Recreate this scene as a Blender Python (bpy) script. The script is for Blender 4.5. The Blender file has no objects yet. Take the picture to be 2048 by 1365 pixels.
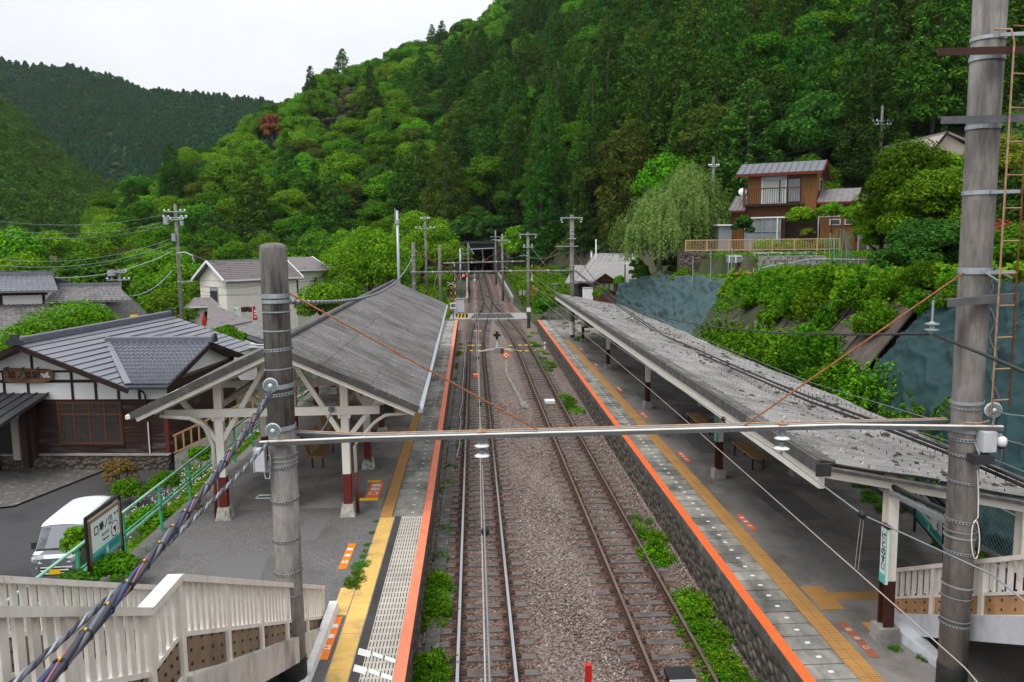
import bpy, math, random
import numpy as np
from mathutils import Vector, Matrix
R = random.Random(7)
NR = np.random.default_rng(11)
S = bpy.context.scene
COL = S.collection
rad = math.radians
# ------------------------------------------------------------------ camera (28 mm, on the footbridge 8 m above the rails)
FPX, CAMH = 1593.0, 8.0
_p, _y, _r = rad(6.9), rad(2.73), rad(0.7)
_f = Vector((math.sin(_y)*math.cos(_p), math.cos(_y)*math.cos(_p), -math.sin(_p)))
_r0 = Vector((math.cos(_y), -math.sin(_y), 0)); _u0 = _r0.cross(_f)
_rt = _r0*math.cos(_r)-_u0*math.sin(_r); _up = _u0*math.cos(_r)+_r0*math.sin(_r)
CAMP = Vector((0, 0, CAMH))
cam = bpy.data.cameras.new('camera'); cam.lens = FPX/2048*36; cam.sensor_width = 36; cam.clip_end = 6000; cam.clip_start = .3
co = bpy.data.objects.new('camera', cam); COL.objects.link(co)
co.matrix_world = Matrix(((_rt.x, _up.x, -_f.x, 0), (_rt.y, _up.y, -_f.y, 0), (_rt.z, _up.z, -_f.z, CAMH), (0, 0, 0, 1)))
S.camera = co
def P(px, py, Y):
    """point at distance Y along the line where the photo shows (px,py)"""
    d = _f+_rt*((px-1024)/FPX)-_up*((py-682.5)/FPX)
    return CAMP+d*(Y/d.y)
# ------------------------------------------------------------------ materials
MATS = {}
def nodes(name):
    m = bpy.data.materials.new(name); m.use_nodes = True
    nt = m.node_tree; b = nt.nodes['Principled BSDF']
    MATS[name] = m
    return m, nt, b
def nn(nt, t, **kw):
    n = nt.nodes.new(t)
    for k, v in kw.items():
        if k in n.inputs.keys() if isinstance(k, str) else False: n.inputs[k].default_value = v
        else: setattr(n, k, v)
    return n
def c4(c): return (c[0], c[1], c[2], 1)
def coord(nt, stretch=(1, 1, 1), kind='Object'):
    tc = nt.nodes.new('ShaderNodeTexCoord'); mp = nt.nodes.new('ShaderNodeMapping')
    mp.inputs['Scale'].default_value = stretch
    nt.links.new(tc.outputs[kind], mp.inputs['Vector']); return mp.outputs[0]
def noise(nt, vec, scale, detail=6, rough=.6):
    n = nt.nodes.new('ShaderNodeTexNoise'); n.inputs['Scale'].default_value = scale
    n.inputs['Detail'].default_value = detail; n.inputs['Roughness'].default_value = rough
    nt.links.new(vec, n.inputs['Vector']); return n.outputs['Fac']
def ramp(nt, fac, stops):
    r = nt.nodes.new('ShaderNodeValToRGB'); e = r.color_ramp.elements
    while len(e) < len(stops): e.new(.5)
    for i, (p, c) in enumerate(stops): e[i].position = p; e[i].color = c4(c) if len(c) == 3 else c
    nt.links.new(fac, r.inputs[0]); return r.outputs[0]
def mix(nt, fac, a, b, mode='MIX'):
    m = nt.nodes.new('ShaderNodeMix'); m.data_type = 'RGBA'; m.blend_type = mode
    for sock, v in ((m.inputs[0], fac), (m.inputs[6], a), (m.inputs[7], b)):
        if isinstance(v, (int, float)): sock.default_value = v
        elif isinstance(v, tuple): sock.default_value = c4(v)
        else: nt.links.new(v, sock)
    return m.outputs[2]
def bump(nt, b, h, strength, dist=.02):
    n = nt.nodes.new('ShaderNodeBump'); n.inputs['Strength'].default_value = strength; n.inputs['Distance'].default_value = dist
    nt.links.new(h, n.inputs['Height']); nt.links.new(n.outputs[0], b.inputs['Normal'])
def M(name, c1, c2=None, sc=3, rough=.8, bp=0, bsc=40, metal=0, st=(1, 1, 1), con=(.35, .65), stain=None, ssc=1.2, sst=(1, 1, 1), sr=(.5, .75), spec=.3, det=6, isl=0):
    """weathered surface: two tones, an optional stain with a shape of its own, fine bump"""
    m, nt, b = nodes(name)
    b.inputs['Roughness'].default_value = rough; b.inputs['Metallic'].default_value = metal
    b.inputs['Specular IOR Level'].default_value = spec
    if c2 is None: c2 = tuple(x*.82 for x in c1)
    v = coord(nt, st)
    col = ramp(nt, noise(nt, v, sc, det), [(con[0], c1), (con[1], c2)])
    if stain:
        f = ramp(nt, noise(nt, coord(nt, sst), ssc, 8, .65), [(sr[0], (0, 0, 0)), (sr[1], (1, 1, 1))])
        col = mix(nt, f, col, stain)
    if isl:                                          # each slab weathered a little differently
        g = nt.nodes.new('ShaderNodeNewGeometry'); col = mix(nt, 1., col, ramp(nt, g.outputs['Random Per Island'], [(0, (1-isl,)*3), (1, (1+isl*.4,)*3)]), 'MULTIPLY')
    nt.links.new(col, b.inputs['Base Color'])
    if bp: bump(nt, b, noise(nt, v, bsc, 4), bp)
    return m
def leafmat(name, dark, light, var=.25, trans=.25, hue=.02):
    """foliage: colour differs from leaf to leaf and from plant to plant"""
    m, nt, b = nodes(name)
    g = nt.nodes.new('ShaderNodeNewGeometry'); oi = nt.nodes.new('ShaderNodeObjectInfo')
    col = ramp(nt, g.outputs['Random Per Island'], [(0, dark), (1, light)])
    h = nt.nodes.new('ShaderNodeHueSaturation')
    def rng(inp, lo, hi, out):
        r = nt.nodes.new('ShaderNodeMapRange'); r.inputs[3].default_value = lo; r.inputs[4].default_value = hi
        nt.links.new(inp, r.inputs[0]); nt.links.new(r.outputs[0], out)
    rng(oi.outputs['Random'], 1-var, 1+var, h.inputs['Value'])
    ml = nt.nodes.new('ShaderNodeMath'); ml.operation = 'MULTIPLY'; ml.inputs[1].default_value = 7.31
    fr = nt.nodes.new('ShaderNodeMath'); fr.operation = 'FRACT'
    nt.links.new(oi.outputs['Random'], ml.inputs[0]); nt.links.new(ml.outputs[0], fr.inputs[0])
    rng(fr.outputs[0], .5-hue*.35, .5+hue, h.inputs['Hue'])
    nt.links.new(col, h.inputs['Color'])
    nt.links.new(h.outputs[0], b.inputs['Base Color'])
    b.inputs['Roughness'].default_value = .7; b.inputs['Specular IOR Level'].default_value = .04
    t = nt.nodes.new('ShaderNodeBsdfTranslucent'); nt.links.new(h.outputs[0], t.inputs['Color'])
    mx = nt.nodes.new('ShaderNodeMixShader'); mx.inputs[0].default_value = trans
    nt.links.new(b.outputs[0], mx.inputs[1]); nt.links.new(t.outputs[0], mx.inputs[2])
    nt.links.new(mx.outputs[0], nt.nodes['Material Output'].inputs['Surface'])
    return m
# ------------------------------------------------------------------ mesh builder
def wloc(o):
    v = Vector((0, 0, 0))
    while o is not None: v = v+o.location; o = o.parent
    return v
class MB:
    def __init__(s): s.v = []; s.f = []
    def add(s, vs, fs):
        k = len(s.v); s.v += [tuple(x) for x in vs]; s.f += [tuple(i+k for i in f) for f in fs]; return s
    def hexa(s, c):   # 8 corners: bottom ring 0-3, top ring 4-7
        return s.add(c, [(3, 2, 1, 0), (4, 5, 6, 7), (0, 1, 5, 4), (1, 2, 6, 5), (2, 3, 7, 6), (3, 0, 4, 7)])
    def box(s, x0, x1, y0, y1, z0, z1):
        return s.hexa([(x0, y0, z0), (x1, y0, z0), (x1, y1, z0), (x0, y1, z0), (x0, y0, z1), (x1, y0, z1), (x1, y1, z1), (x0, y1, z1)])
    def rbox(s, cx, cy, z0, z1, sx, sy, rz, t=1):   # rotated box, t = taper of the top
        c, n = math.cos(rz), math.sin(rz); o = []
        for z, k in ((z0, 1), (z1, t)):
            for a, b in ((-1, -1), (1, -1), (1, 1), (-1, 1)):
                x, y = a*sx/2*k, b*sy/2*k; o.append((cx+x*c-y*n, cy+x*n+y*c, z))
        return s.hexa(o)
    def bar(s, p, q, w, h, up=(0, 0, 1)):           # beam with rectangular section
        p, q = Vector(p), Vector(q); d = (q-p).normalized(); sd = d.cross(Vector(up))
        sd = sd.normalized() if sd.length > 1e-4 else Vector((1, 0, 0)); u = sd.cross(d)
        o = []
        for e in (p, q):
            for a, b in ((-1, -1), (1, -1), (1, 1), (-1, 1)): o.append(e+sd*(a*w/2)+u*(b*h/2))
        return s.hexa(o)
    def cyl(s, p, q, r0, r1=None, n=10, caps=True):
        r1 = r0 if r1 is None else r1
        p, q = Vector(p), Vector(q); d = (q-p).normalized()
        a = d.cross(Vector((0, 0, 1)) if abs(d.z) < .9 else Vector((1, 0, 0))).normalized(); b = d.cross(a)
        o = []
        for e, r in ((p, r0), (q, r1)):
            for i in range(n):
                t = 2*math.pi*i/n; o.append(e+a*(r*math.cos(t))+b*(r*math.sin(t)))
        f = [(i, (i+1) % n, n+(i+1) % n, n+i) for i in range(n)]
        if caps: f += [tuple(range(n-1, -1, -1)), tuple(range(n, 2*n))]
        return s.add(o, f)
    def tube(s, pts, r, n=6):
        pts = [Vector(p) for p in pts]; o = []; rs = r if isinstance(r, (list, tuple)) else [r]*len(pts)
        for i, p in enumerate(pts):
            d = (pts[min(i+1, len(pts)-1)]-pts[max(i-1, 0)]).normalized()
            a = d.cross(Vector((0, 0, 1)) if abs(d.z) < .95 else Vector((1, 0, 0))).normalized(); b = d.cross(a)
            for j in range(n):
                t = 2*math.pi*j/n; o.append(p+a*(rs[i]*math.cos(t))+b*(rs[i]*math.sin(t)))
        f = []
        for i in range(len(pts)-1):
            for j in range(n): f.append((i*n+j, i*n+(j+1) % n, (i+1)*n+(j+1) % n, (i+1)*n+j))
        k = (len(pts)-1)*n
        f += [tuple(range(n-1, -1, -1)), tuple(range(k, k+n))]
        return s.add(o, f)
    def lathe(s, prof, p, ax=(0, 0, 1), n=16):       # prof: (radius, distance along the axis)
        d = Vector(ax).normalized(); p = Vector(p)
        a = d.cross(Vector((0, 0, 1)) if abs(d.z) < .9 else Vector((1, 0, 0))).normalized(); b = d.cross(a); o = []
        for r, h in prof:
            for i in range(n):
                t = 2*math.pi*i/n; o.append(p+d*h+a*(r*math.cos(t))+b*(r*math.sin(t)))
        m = len(prof)
        f = [(k*n+i, k*n+(i+1) % n, (k+1)*n+(i+1) % n, (k+1)*n+i) for k in range(m-1) for i in range(n)]
        f += [tuple(range(n-1, -1, -1)), tuple(range((m-1)*n, m*n))]
        return s.add(o, f)
    def poly(s, pts, d):                             # flat outline pts extruded by the vector d
        pts = [Vector(p) for p in pts]; d = Vector(d); n = len(pts)
        f = [tuple(range(n-1, -1, -1)), tuple(range(n, 2*n))]+[(i, (i+1) % n, n+(i+1) % n, n+i) for i in range(n)]
        return s.add(pts+[p+d for p in pts], f)
    def sheet(s, rows):                              # grid of points
        m, n = len(rows), len(rows[0])
        return s.add([p for r in rows for p in r], [(i*n+j, i*n+j+1, (i+1)*n+j+1, (i+1)*n+j) for i in range(m-1) for j in range(n-1)])
    def build(s, name, mat, parent=None, smooth=False, local=False):
        me = bpy.data.meshes.new(name)
        o = bpy.data.objects.new(name, me)
        vs = s.v
        if not local:
            if parent is not None: w = wloc(parent)
            else:                                    # a thing of one mesh: origin at its base
                xs = [v[0] for v in vs]; ys = [v[1] for v in vs]; zs = [v[2] for v in vs]
                w = Vector(((min(xs)+max(xs))/2, (min(ys)+max(ys))/2, min(zs))); o.location = w
            vs = [(v[0]-w[0], v[1]-w[1], v[2]-w[2]) for v in vs]
        me.from_pydata(vs, [], s.f)
        if smooth:
            me.polygons.foreach_set('use_smooth', [True]*len(me.polygons))
        me.materials.append(MATS[mat] if isinstance(mat, str) else mat)
        me.update(); COL.objects.link(o)
        if parent is not None: o.parent = parent
        return o
def npmesh(name, V, F, mats, idx=None, smooth=False):
    """mesh from numpy arrays; F is (n,3) or (n,4)"""
    me = bpy.data.meshes.new(name); k = F.shape[1]
    me.vertices.add(len(V)); me.vertices.foreach_set('co', np.asarray(V, np.float32).ravel())
    me.loops.add(F.size); me.loops.foreach_set('vertex_index', np.asarray(F, np.int32).ravel())
    me.polygons.add(len(F)); me.polygons.foreach_set('loop_start', np.arange(0, F.size, k, dtype=np.int32))
    if idx is not None: me.polygons.foreach_set('material_index', np.asarray(idx, np.int32))
    if smooth: me.polygons.foreach_set('use_smooth', np.ones(len(F), bool))
    for m in mats: me.materials.append(MATS[m])
    me.update(calc_edges=True); me.validate()
    return me
def link(name, me, loc=(0, 0, 0), parent=None):
    o = bpy.data.objects.new(name, me); o.location = loc; COL.objects.link(o)
    if parent is not None: o.parent = parent
    return o
def tag(o, label=None, cat=None, group=None, kind=None):
    if label: o['label'] = label
    if cat: o['category'] = cat
    if group: o['group'] = group
    if kind: o['kind'] = kind
    return o
def thing(name, label, cat, loc=(0, 0, 0), rz=0, group=None):
    o = bpy.data.objects.new(name, None); COL.objects.link(o); o.location = loc; o.rotation_euler = (0, 0, rz)
    o.empty_display_size = .2
    return tag(o, label, cat, group)
def dup(root, loc, rz=None, label=None, scale=None, group=None):
    r = root.copy(); COL.objects.link(r); r.location = loc
    if rz is not None: r.rotation_euler = (0, 0, rz)
    if label: r['label'] = label
    if group: r['group'] = group
    if scale: r.scale = scale if isinstance(scale, tuple) else (scale,)*3
    for ch in list(root.children):
        c = ch.copy(); COL.objects.link(c); c.parent = r
        for g in ch.children:
            d = g.copy(); COL.objects.link(d); d.parent = c
    return r
def lettering(txt, size, mat, name='lettering', parent=None, loc=(0, 0, 0), right=(1, 0, 0), up=(0, 0, 1), depth=.004, sp=1.0, vertical=False, bold=0):
    """writing as thin raised letters; loc = centre of the text, right/up = its reading directions"""
    cu = bpy.data.curves.new('t', 'FONT'); cu.body = '\n'.join(txt) if vertical else txt
    cu.size = size; cu.align_x = 'CENTER'; cu.align_y = 'CENTER'; cu.extrude = depth; cu.space_character = sp
    cu.space_line = .92*sp; cu.offset = bold
    t = bpy.data.objects.new('t', cu); COL.objects.link(t)
    bpy.context.view_layer.update()
    me = bpy.data.meshes.new_from_object(t.evaluated_get(bpy.context.evaluated_depsgraph_get()))
    bpy.data.objects.remove(t)
    r, u = Vector(right).normalized(), Vector(up).normalized(); n = r.cross(u)
    w = Vector(loc)-(wloc(parent) if parent is not None else Vector((0, 0, 0)))
    me.transform(Matrix(((r.x, u.x, n.x, w.x), (r.y, u.y, n.y, w.y), (r.z, u.z, n.z, w.z), (0, 0, 0, 1))))
    me.materials.clear(); me.materials.append(MATS[mat])
    o = bpy.data.objects.new(name, me); COL.objects.link(o)
    if parent is not None: o.parent = parent
    return o
def smooth01(t): t = np.clip(t, 0, 1); return t*t*(3-2*t)
# ------------------------------------------------------------------ alignment of the line
def zt(Y):
    d = max(0., Y-66.); return .036*d*d/(d+8)
LY = [-5, 40, 63, 73, 79, 83, 90, 95, 101, 116, 134, 152, 185]; LX = [.12, .12, .14, .33, .58, .87, 1.34, 1.69, 1.8, 1.7, 1.58, 1.37, .9]
RY = [-5, 40, 62.5, 72.7, 78.5, 83, 90, 95, 101]; RX = [3.78, 3.8, 3.93, 3.70, 3.34, 3.02, 2.43, 2.02, 1.8]
def smoothed(Y, ys, xs): return sum(np.interp(Y+d, ys, xs) for d in (-6, -3, 0, 3, 6))/5
def lx(Y): return smoothed(Y, LY, LX) if Y < 175 else np.interp(Y, LY, LX)
def rx(Y): return smoothed(Y, RY, RX)
def drift(Y): return .0135*max(0., Y-20.)        # the left platform bends gently away
def ledge(Y): return -1.26-.0055*max(0., Y-20.)
def redge(Y): return 5.22+.0118*max(0, Y-12)
# ================================================================== world, light
w = bpy.data.worlds.new('World'); S.world = w; w.use_nodes = True; nt = w.node_tree
bg = nt.nodes['Background']
sky = nt.nodes.new('ShaderNodeTexSky'); sky.sky_type = 'NISHITA'; sky.sun_disc = False
SUN_EL, SUN_AZ = rad(62), rad(-140)
sky.sun_elevation = SUN_EL; sky.sun_rotation = SUN_AZ; sky.air_density = 1.0; sky.dust_density = 3
hs = nt.nodes.new('ShaderNodeHueSaturation'); hs.inputs['Saturation'].default_value = .25
nt.links.new(sky.outputs[0], hs.inputs['Color'])
cl = ramp(nt, noise(nt, coord(nt, (1, 1, 2.2), 'Generated'), 2.2, 5), [(.3, (7.7, 8.05, 8.6)), (.7, (9.4, 9.6, 9.8))])
# overcast: the sky overhead is about twice as bright as at the horizon
sz = nt.nodes.new('ShaderNodeSeparateXYZ'); tcg = nt.nodes.new('ShaderNodeTexCoord'); nt.links.new(tcg.outputs['Generated'], sz.inputs[0])
mr = nt.nodes.new('ShaderNodeMapRange'); mr.inputs[1].default_value = 0; mr.inputs[2].default_value = 1; mr.inputs[3].default_value = .76; mr.inputs[4].default_value = 1.6; nt.links.new(sz.outputs[2], mr.inputs[0])
nt.links.new(mix(nt, 1., mix(nt, .85, hs.outputs[0], cl), mr.outputs[0], 'MULTIPLY'), bg.inputs['Color'])
bg.inputs['Strength'].default_value = .1
sl = bpy.data.lights.new('sun', 'SUN'); sl.energy = 1.5; sl.angle = rad(24); sl.color = (1, .97, .92)
so = bpy.data.objects.new('sun', sl); COL.objects.link(so)
sd = Vector((math.sin(SUN_AZ)*math.cos(SUN_EL), math.cos(SUN_AZ)*math.cos(SUN_EL), math.sin(SUN_EL)))
so.rotation_euler = sd.to_track_quat('Z', 'Y').to_euler(); so.location = (0, 0, 60)
S.view_settings.view_transform = 'Standard'; S.view_settings.look = 'None'; S.view_settings.gamma = 1; S.view_settings.exposure = .33
S.view_settings.use_curve_mapping = False
cy = S.cycles; cy.max_bounces = 6; cy.diffuse_bounces = 3; cy.glossy_bounces = 3; cy.transmission_bounces = 3; cy.transparent_max_bounces = 6
cy.caustics_reflective = False; cy.caustics_refractive = False
# ================================================================== materials
M('asphalt', (.118, .115, .115), (.165, .16, .158), 60, .9, .25, 220, con=(.3, .7), stain=(.075, .073, .072), ssc=.35, sr=(.52, .68))
M('asphalt_dark', (.05, .048, .05), (.066, .063, .063), 40, .85, .2, 160, stain=(.036, .034, .035), ssc=.3, sr=(.5, .7))
M('asphalt_worn', (.185, .172, .158), (.25, .232, .213), 1.1, .85, .25, 160, con=(.3, .7), stain=(.085, .078, .072), ssc=.6, sr=(.47, .66), sst=(1, .6, 1))
M('asphalt_speckled', (.115, .112, .11), (.28, .275, .268), 38, .92, .5, 60, con=(.52, .7), stain=(.095, .092, .09), ssc=.55, sr=(.45, .68), det=2)
M('concrete', (.33, .32, .3), (.24, .235, .22), 3, .85, .2, 60, stain=(.14, .13, .12), ssc=1.1)
M('slab', (.36, .345, .305), (.26, .255, .225), 2.2, .85, .2, 60, stain=(.12, .117, .104), ssc=1.5, sr=(.42, .64), sst=(1.3, .5, 1), isl=.25)
M('concrete_dark', (.12, .115, .108), (.07, .068, .063), 4, .9, .3, 40, st=(1, 1, .4), stain=(.25, .24, .22), ssc=2.2, sr=(.55, .7))
M('pole_concrete', (.265, .243, .222), (.165, .153, .142), 3.5, .85, .2, 50, st=(2, 2, .8), stain=(.095, .088, .082), ssc=1.5, sst=(2.4, 2.4, .35), sr=(.47, .64))
M('pole_dark', (.125, .115, .107), (.2, .185, .17), 3.5, .85, .2, 50, st=(2, 2, .7), stain=(.05, .046, .043), ssc=1.8, sst=(2.6, 2.6, .3), sr=(.5, .62))
M('black_wrap', (.014, .014, .015), (.02, .02, .021), 3, .5)
M('galv', (.44, .47, .5), (.34, .37, .4), 8, .45, .05, metal=.5)
M('steel_grey', (.24, .26, .27), (.32, .34, .35), 6, .5, metal=.4)
M('rail_top', (.42, .42, .44), (.52, .52, .54), 8, .22, st=(1, .05, 1), metal=1)
M('rail_top_worn', (.17, .12, .095), (.25, .2, .17), 5, .4, st=(3, .1, 1), metal=.6)
M('rail_rust', (.075, .036, .024), (.045, .023, .017), 12, .8, .2, 60)
M('rust', (.34, .13, .05), (.2, .075, .03), 14, .8, .2, 80)
M('rust_pale', (.46, .3, .19), (.32, .17, .09), 10, .75)
M('fastener', (.05, .03, .022), (.09, .05, .035), 20, .8)
M('sleeper', (.1, .088, .082), (.17, .15, .14), 9, .9, .35, 40, st=(.5, 3, 1), stain=(.052, .036, .028), ssc=2.5)
M('cream', (.8, .765, .69), (.72, .68, .6), 2.5, .6, .05, stain=(.5, .45, .37), ssc=1.5, sr=(.6, .8))
M('cream_old', (.82, .775, .71), (.7, .65, .58), 4, .7, .1, stain=(.42, .36, .29), ssc=2.2, sst=(2, 2, .5), sr=(.58, .76))
M('maroon', (.15, .022, .017), (.11, .018, .014), 6, .6, .05, stain=(.35, .2, .15), ssc=5, sr=(.66, .75))
M('brown_dark', (.06, .02, .014), (.045, .016, .012), 6, .55)
M('pedestal', (.52, .49, .44), (.36, .34, .3), 6, .85, .2, stain=(.1, .095, .085), ssc=4, sr=(.52, .66))
M('white_paint', (.78, .78, .76), (.66, .66, .63), 5, .6, stain=(.38, .37, .34), ssc=3, sr=(.6, .72))
M('plain_white', (.8, .8, .8), (.76, .76, .76), 2, .45)
M('black', (.012, .012, .012), (.018, .018, .018), 3, .45)
M('charcoal', (.03, .03, .033), (.042, .042, .045), 3, .5)
M('orange_line', (.86, .24, .13), (.76, .19, .1), 4, .6, stain=(.5, .3, .24), ssc=2.4, sr=(.62, .7))
M('orange_old', (.85, .16, .035), (.74, .13, .03), 4, .6, stain=(.34, .15, .09), ssc=2.6, sr=(.6, .68))
M('red', (.62, .02, .02), (.5, .015, .015), 3, .5)
M('orange', (.9, .22, .01), (.8, .18, .01), 3, .5)
M('yellow', (.85, .55, .02), (.8, .5, .02), 3, .5)
M('green_rail', (.07, .4, .2), (.05, .3, .15), 3, .4)
M('green_rail_light', (.35, .62, .47), (.22, .5, .34), 3, .35)
M('teal', (.09, .5, .45), (.08, .46, .42), 3, .4)
M('teal_dark', (.03, .27, .25), (.03, .25, .23), 3, .4)
M('sign_white', (.72, .84, .8), (.68, .8, .76), 2, .35)
M('wood_brown', (.13, .048, .021), (.09, .034, .015), 6, .65, .1, st=(1, 1, 8))
M('wood_bench', (.42, .25, .11), (.33, .19, .08), 6, .55, .1, st=(6, 1, 6))
M('wood_dark', (.028, .013, .009), (.018, .009, .007), 8, .6, .1, st=(1, 1, 6))
M('white_porcelain', (.75, .8, .8), (.7, .76, .77), 3, .15, spec=.6)
M('grey_porcelain', (.3, .36, .37), (.26, .31, .32), 3, .2, spec=.5)
M('glass', (.02, .025, .027), (.035, .04, .042), .6, .08, spec=.7)
M('glass_light', (.16, .18, .2), (.28, .3, .32), .8, .1, spec=.6)
M('galv_dark', (.1, .105, .11), (.14, .145, .15), 6, .6, metal=.3)
M('forest_floor', (.014, .03, .009), (.022, .04, .012), .3, .95)
M('wire', (.025, .026, .027), (.04, .041, .042), 4, .5)
M('wire_grey', (.2, .22, .23), (.27, .29, .3), 4, .4, metal=.3)
M('copper_wire', (.5, .42, .36), (.42, .35, .3), 4, .35, metal=.5)
M('mildew_board', (.28, .2, .13), (.2, .135, .085), 3, .8, st=(1, 1, .5), stain=(.075, .052, .035), ssc=1.6, sr=(.5, .75), sst=(1, 1, .5))
M('ply_new', (.47, .27, .13), (.36, .2, .095), 3, .7, stain=(.16, .085, .045), ssc=2, sr=(.5, .75))
M('pale_blue_grey', (.56, .58, .62), (.46, .48, .52), 2.5, .7, stain=(.3, .29, .28), ssc=1.6, sst=(1, 1, .5))
M('plaster', (.8, .79, .78), (.74, .73, .72), 1.5, .8)
M('plate_beige', (.52, .475, .41), (.45, .41, .35), 2, .7, .1, stain=(.3, .27, .23), ssc=1.5, sr=(.5, .72))
M('sticker_faded', (.36, .1, .05), (.28, .09, .05), 5, .7, stain=(.16, .1, .08), ssc=5, sr=(.5, .62))
M('lettering_faded', (.5, .36, .28), (.4, .28, .22), 5, .7)
M('plaster_warm', (.8, .76, .68), (.74, .7, .62), 1.2, .8, .05)
M('tactile_new', (.76, .48, .14), (.66, .41, .115), 3, .75, stain=(.36, .26, .12), ssc=1.8, sr=(.5, .74), isl=.12)
M('tunnel_dark', (.03, .03, .03), (.02, .02, .02), 1, .9)
M('portal_concrete', (.04, .045, .048), (.03, .033, .036), 1.2, .85, .1, stain=(.03, .033, .034), ssc=1)
def mat_tactile():
    m, nt, b = nodes('tactile'); b.inputs['Roughness'].default_value = .75
    v = coord(nt, (1/.06, 1/.06, 0)); fr = nt.nodes.new('ShaderNodeVectorMath'); fr.operation = 'FRACTION'; nt.links.new(v, fr.inputs[0])
    d = nt.nodes.new('ShaderNodeVectorMath'); d.operation = 'DISTANCE'; d.inputs[1].default_value = (.5, .5, 0); nt.links.new(fr.outputs[0], d.inputs[0])
    f = ramp(nt, d.outputs['Value'], [(.26, (1, 1, 1)), (.36, (0, 0, 0))])
    base = ramp(nt, noise(nt, coord(nt), 1.4, 8), [(.35, (.42, .21, .06)), (.65, (.3, .15, .05))])
    nt.links.new(mix(nt, f, base, (.52, .28, .07)), b.inputs['Base Color']); bump(nt, b, f, .6, .01)
mat_tactile()
def rust_dust(nt, v, col):
    sx = nt.nodes.new('ShaderNodeSeparateXYZ'); nt.links.new(v, sx.inputs[0]); ds = []
    for x in (-.43, .67, 3.25, 4.35):
        q = sx.outputs[0]
        for op, k in (('SUBTRACT', x), ('ABSOLUTE', 0)):
            m = nt.nodes.new('ShaderNodeMath'); m.operation = op; m.inputs[1].default_value = k; nt.links.new(q, m.inputs[0]); q = m.outputs[0]
        ds.append(q)
    while len(ds) > 1:
        m = nt.nodes.new('ShaderNodeMath'); m.operation = 'MINIMUM'; nt.links.new(ds[0], m.inputs[0]); nt.links.new(ds[1], m.inputs[1]); ds = ds[2:]+[m.outputs[0]]
    f = ramp(nt, ds[0], [(.12, (1, 1, 1)), (.62, (0, 0, 0))])
    return mix(nt, f, col, mix(nt, 1., col, (.62, .43, .35), 'MULTIPLY'))
def mat_ballast():
    m, nt, b = nodes('ballast'); b.inputs['Roughness'].default_value = .95
    v = coord(nt)
    vo = nt.nodes.new('ShaderNodeTexVoronoi'); vo.inputs['Scale'].default_value = 17; nt.links.new(v, vo.inputs['Vector'])
    sep = nt.nodes.new('ShaderNodeSeparateColor'); nt.links.new(vo.outputs['Color'], sep.inputs[0])
    col = ramp(nt, sep.outputs[0], [(0, (.11, .08, .065)), (.3, (.215, .154, .125)), (.55, (.31, .262, .235)), (.8, (.255, .188, .153)), (1, (.45, .41, .38))])
    dk = ramp(nt, vo.outputs['Distance'], [(.3, (1, 1, 1)), (.75, (.4, .37, .36))])
    col = mix(nt, 1., col, dk, 'MULTIPLY')
    col = rust_dust(nt, v, col)      # rust dust worn off the rails lies along both tracks
    patch = ramp(nt, noise(nt, v, .35, 5), [(.4, (0, 0, 0)), (.7, (1, 1, 1))])
    col = mix(nt, patch, col, mix(nt, 1., col, (.8, .78, .78), 'MULTIPLY'))
    nt.links.new(col, b.inputs['Base Color'])
    inv = nt.nodes.new('ShaderNodeMath'); inv.operation = 'SUBTRACT'; inv.inputs[0].default_value = 1; nt.links.new(vo.outputs['Distance'], inv.inputs[1])
    bump(nt, b, inv.outputs[0], .9, .05)
mat_ballast()
def mat_stones():
    m, nt, b = nodes('stone_chips'); b.inputs['Roughness'].default_value = .95; b.inputs['Specular IOR Level'].default_value = .15
    g = nt.nodes.new('ShaderNodeNewGeometry')
    col = ramp(nt, g.outputs['Random Per Island'], [(0, (.1, .068, .054)), (.18, (.235, .163, .13)), (.4, (.325, .268, .238)), (.6, (.26, .196, .165)), (.78, (.37, .333, .308)), (.93, (.3, .205, .16)), (1, (.58, .54, .5))])
    col = rust_dust(nt, coord(nt), col)
    nt.links.new(mix(nt, .5, col, mix(nt, 1., col, ramp(nt, noise(nt, coord(nt), 30, 3), [(.3, (.6, .6, .6)), (.7, (1, 1, 1))]), 'MULTIPLY')), b.inputs['Base Color'])
mat_stones()
def mat_rubble():
    m, nt, b = nodes('rubble'); b.inputs['Roughness'].default_value = .95
    v = coord(nt, (1, 1, 1.25)); vo = nt.nodes.new('ShaderNodeTexVoronoi'); vo.inputs['Scale'].default_value = 4.6; nt.links.new(v, vo.inputs['Vector'])
    sep = nt.nodes.new('ShaderNodeSeparateColor'); nt.links.new(vo.outputs['Color'], sep.inputs[0])
    col = ramp(nt, sep.outputs[0], [(0, (.06, .045, .036)), (.5, (.12, .092, .072)), (1, (.18, .155, .13))])
    col = mix(nt, ramp(nt, vo.outputs['Distance'], [(.42, (0, 0, 0)), (.7, (1, 1, 1))]), col, (.045, .037, .03))
    col = mix(nt, ramp(nt, noise(nt, v, 5, 6), [(.4, (0, 0, 0)), (.75, (.7, .7, .7))]), col, (.09, .075, .06))
    nt.links.new(col, b.inputs['Base Color'])
    inv = nt.nodes.new('ShaderNodeMath'); inv.operation = 'SUBTRACT'; inv.inputs[0].default_value = 1; nt.links.new(vo.outputs['Distance'], inv.inputs[1])
    bump(nt, b, inv.outputs[0], .9, .12)
mat_rubble()
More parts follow.
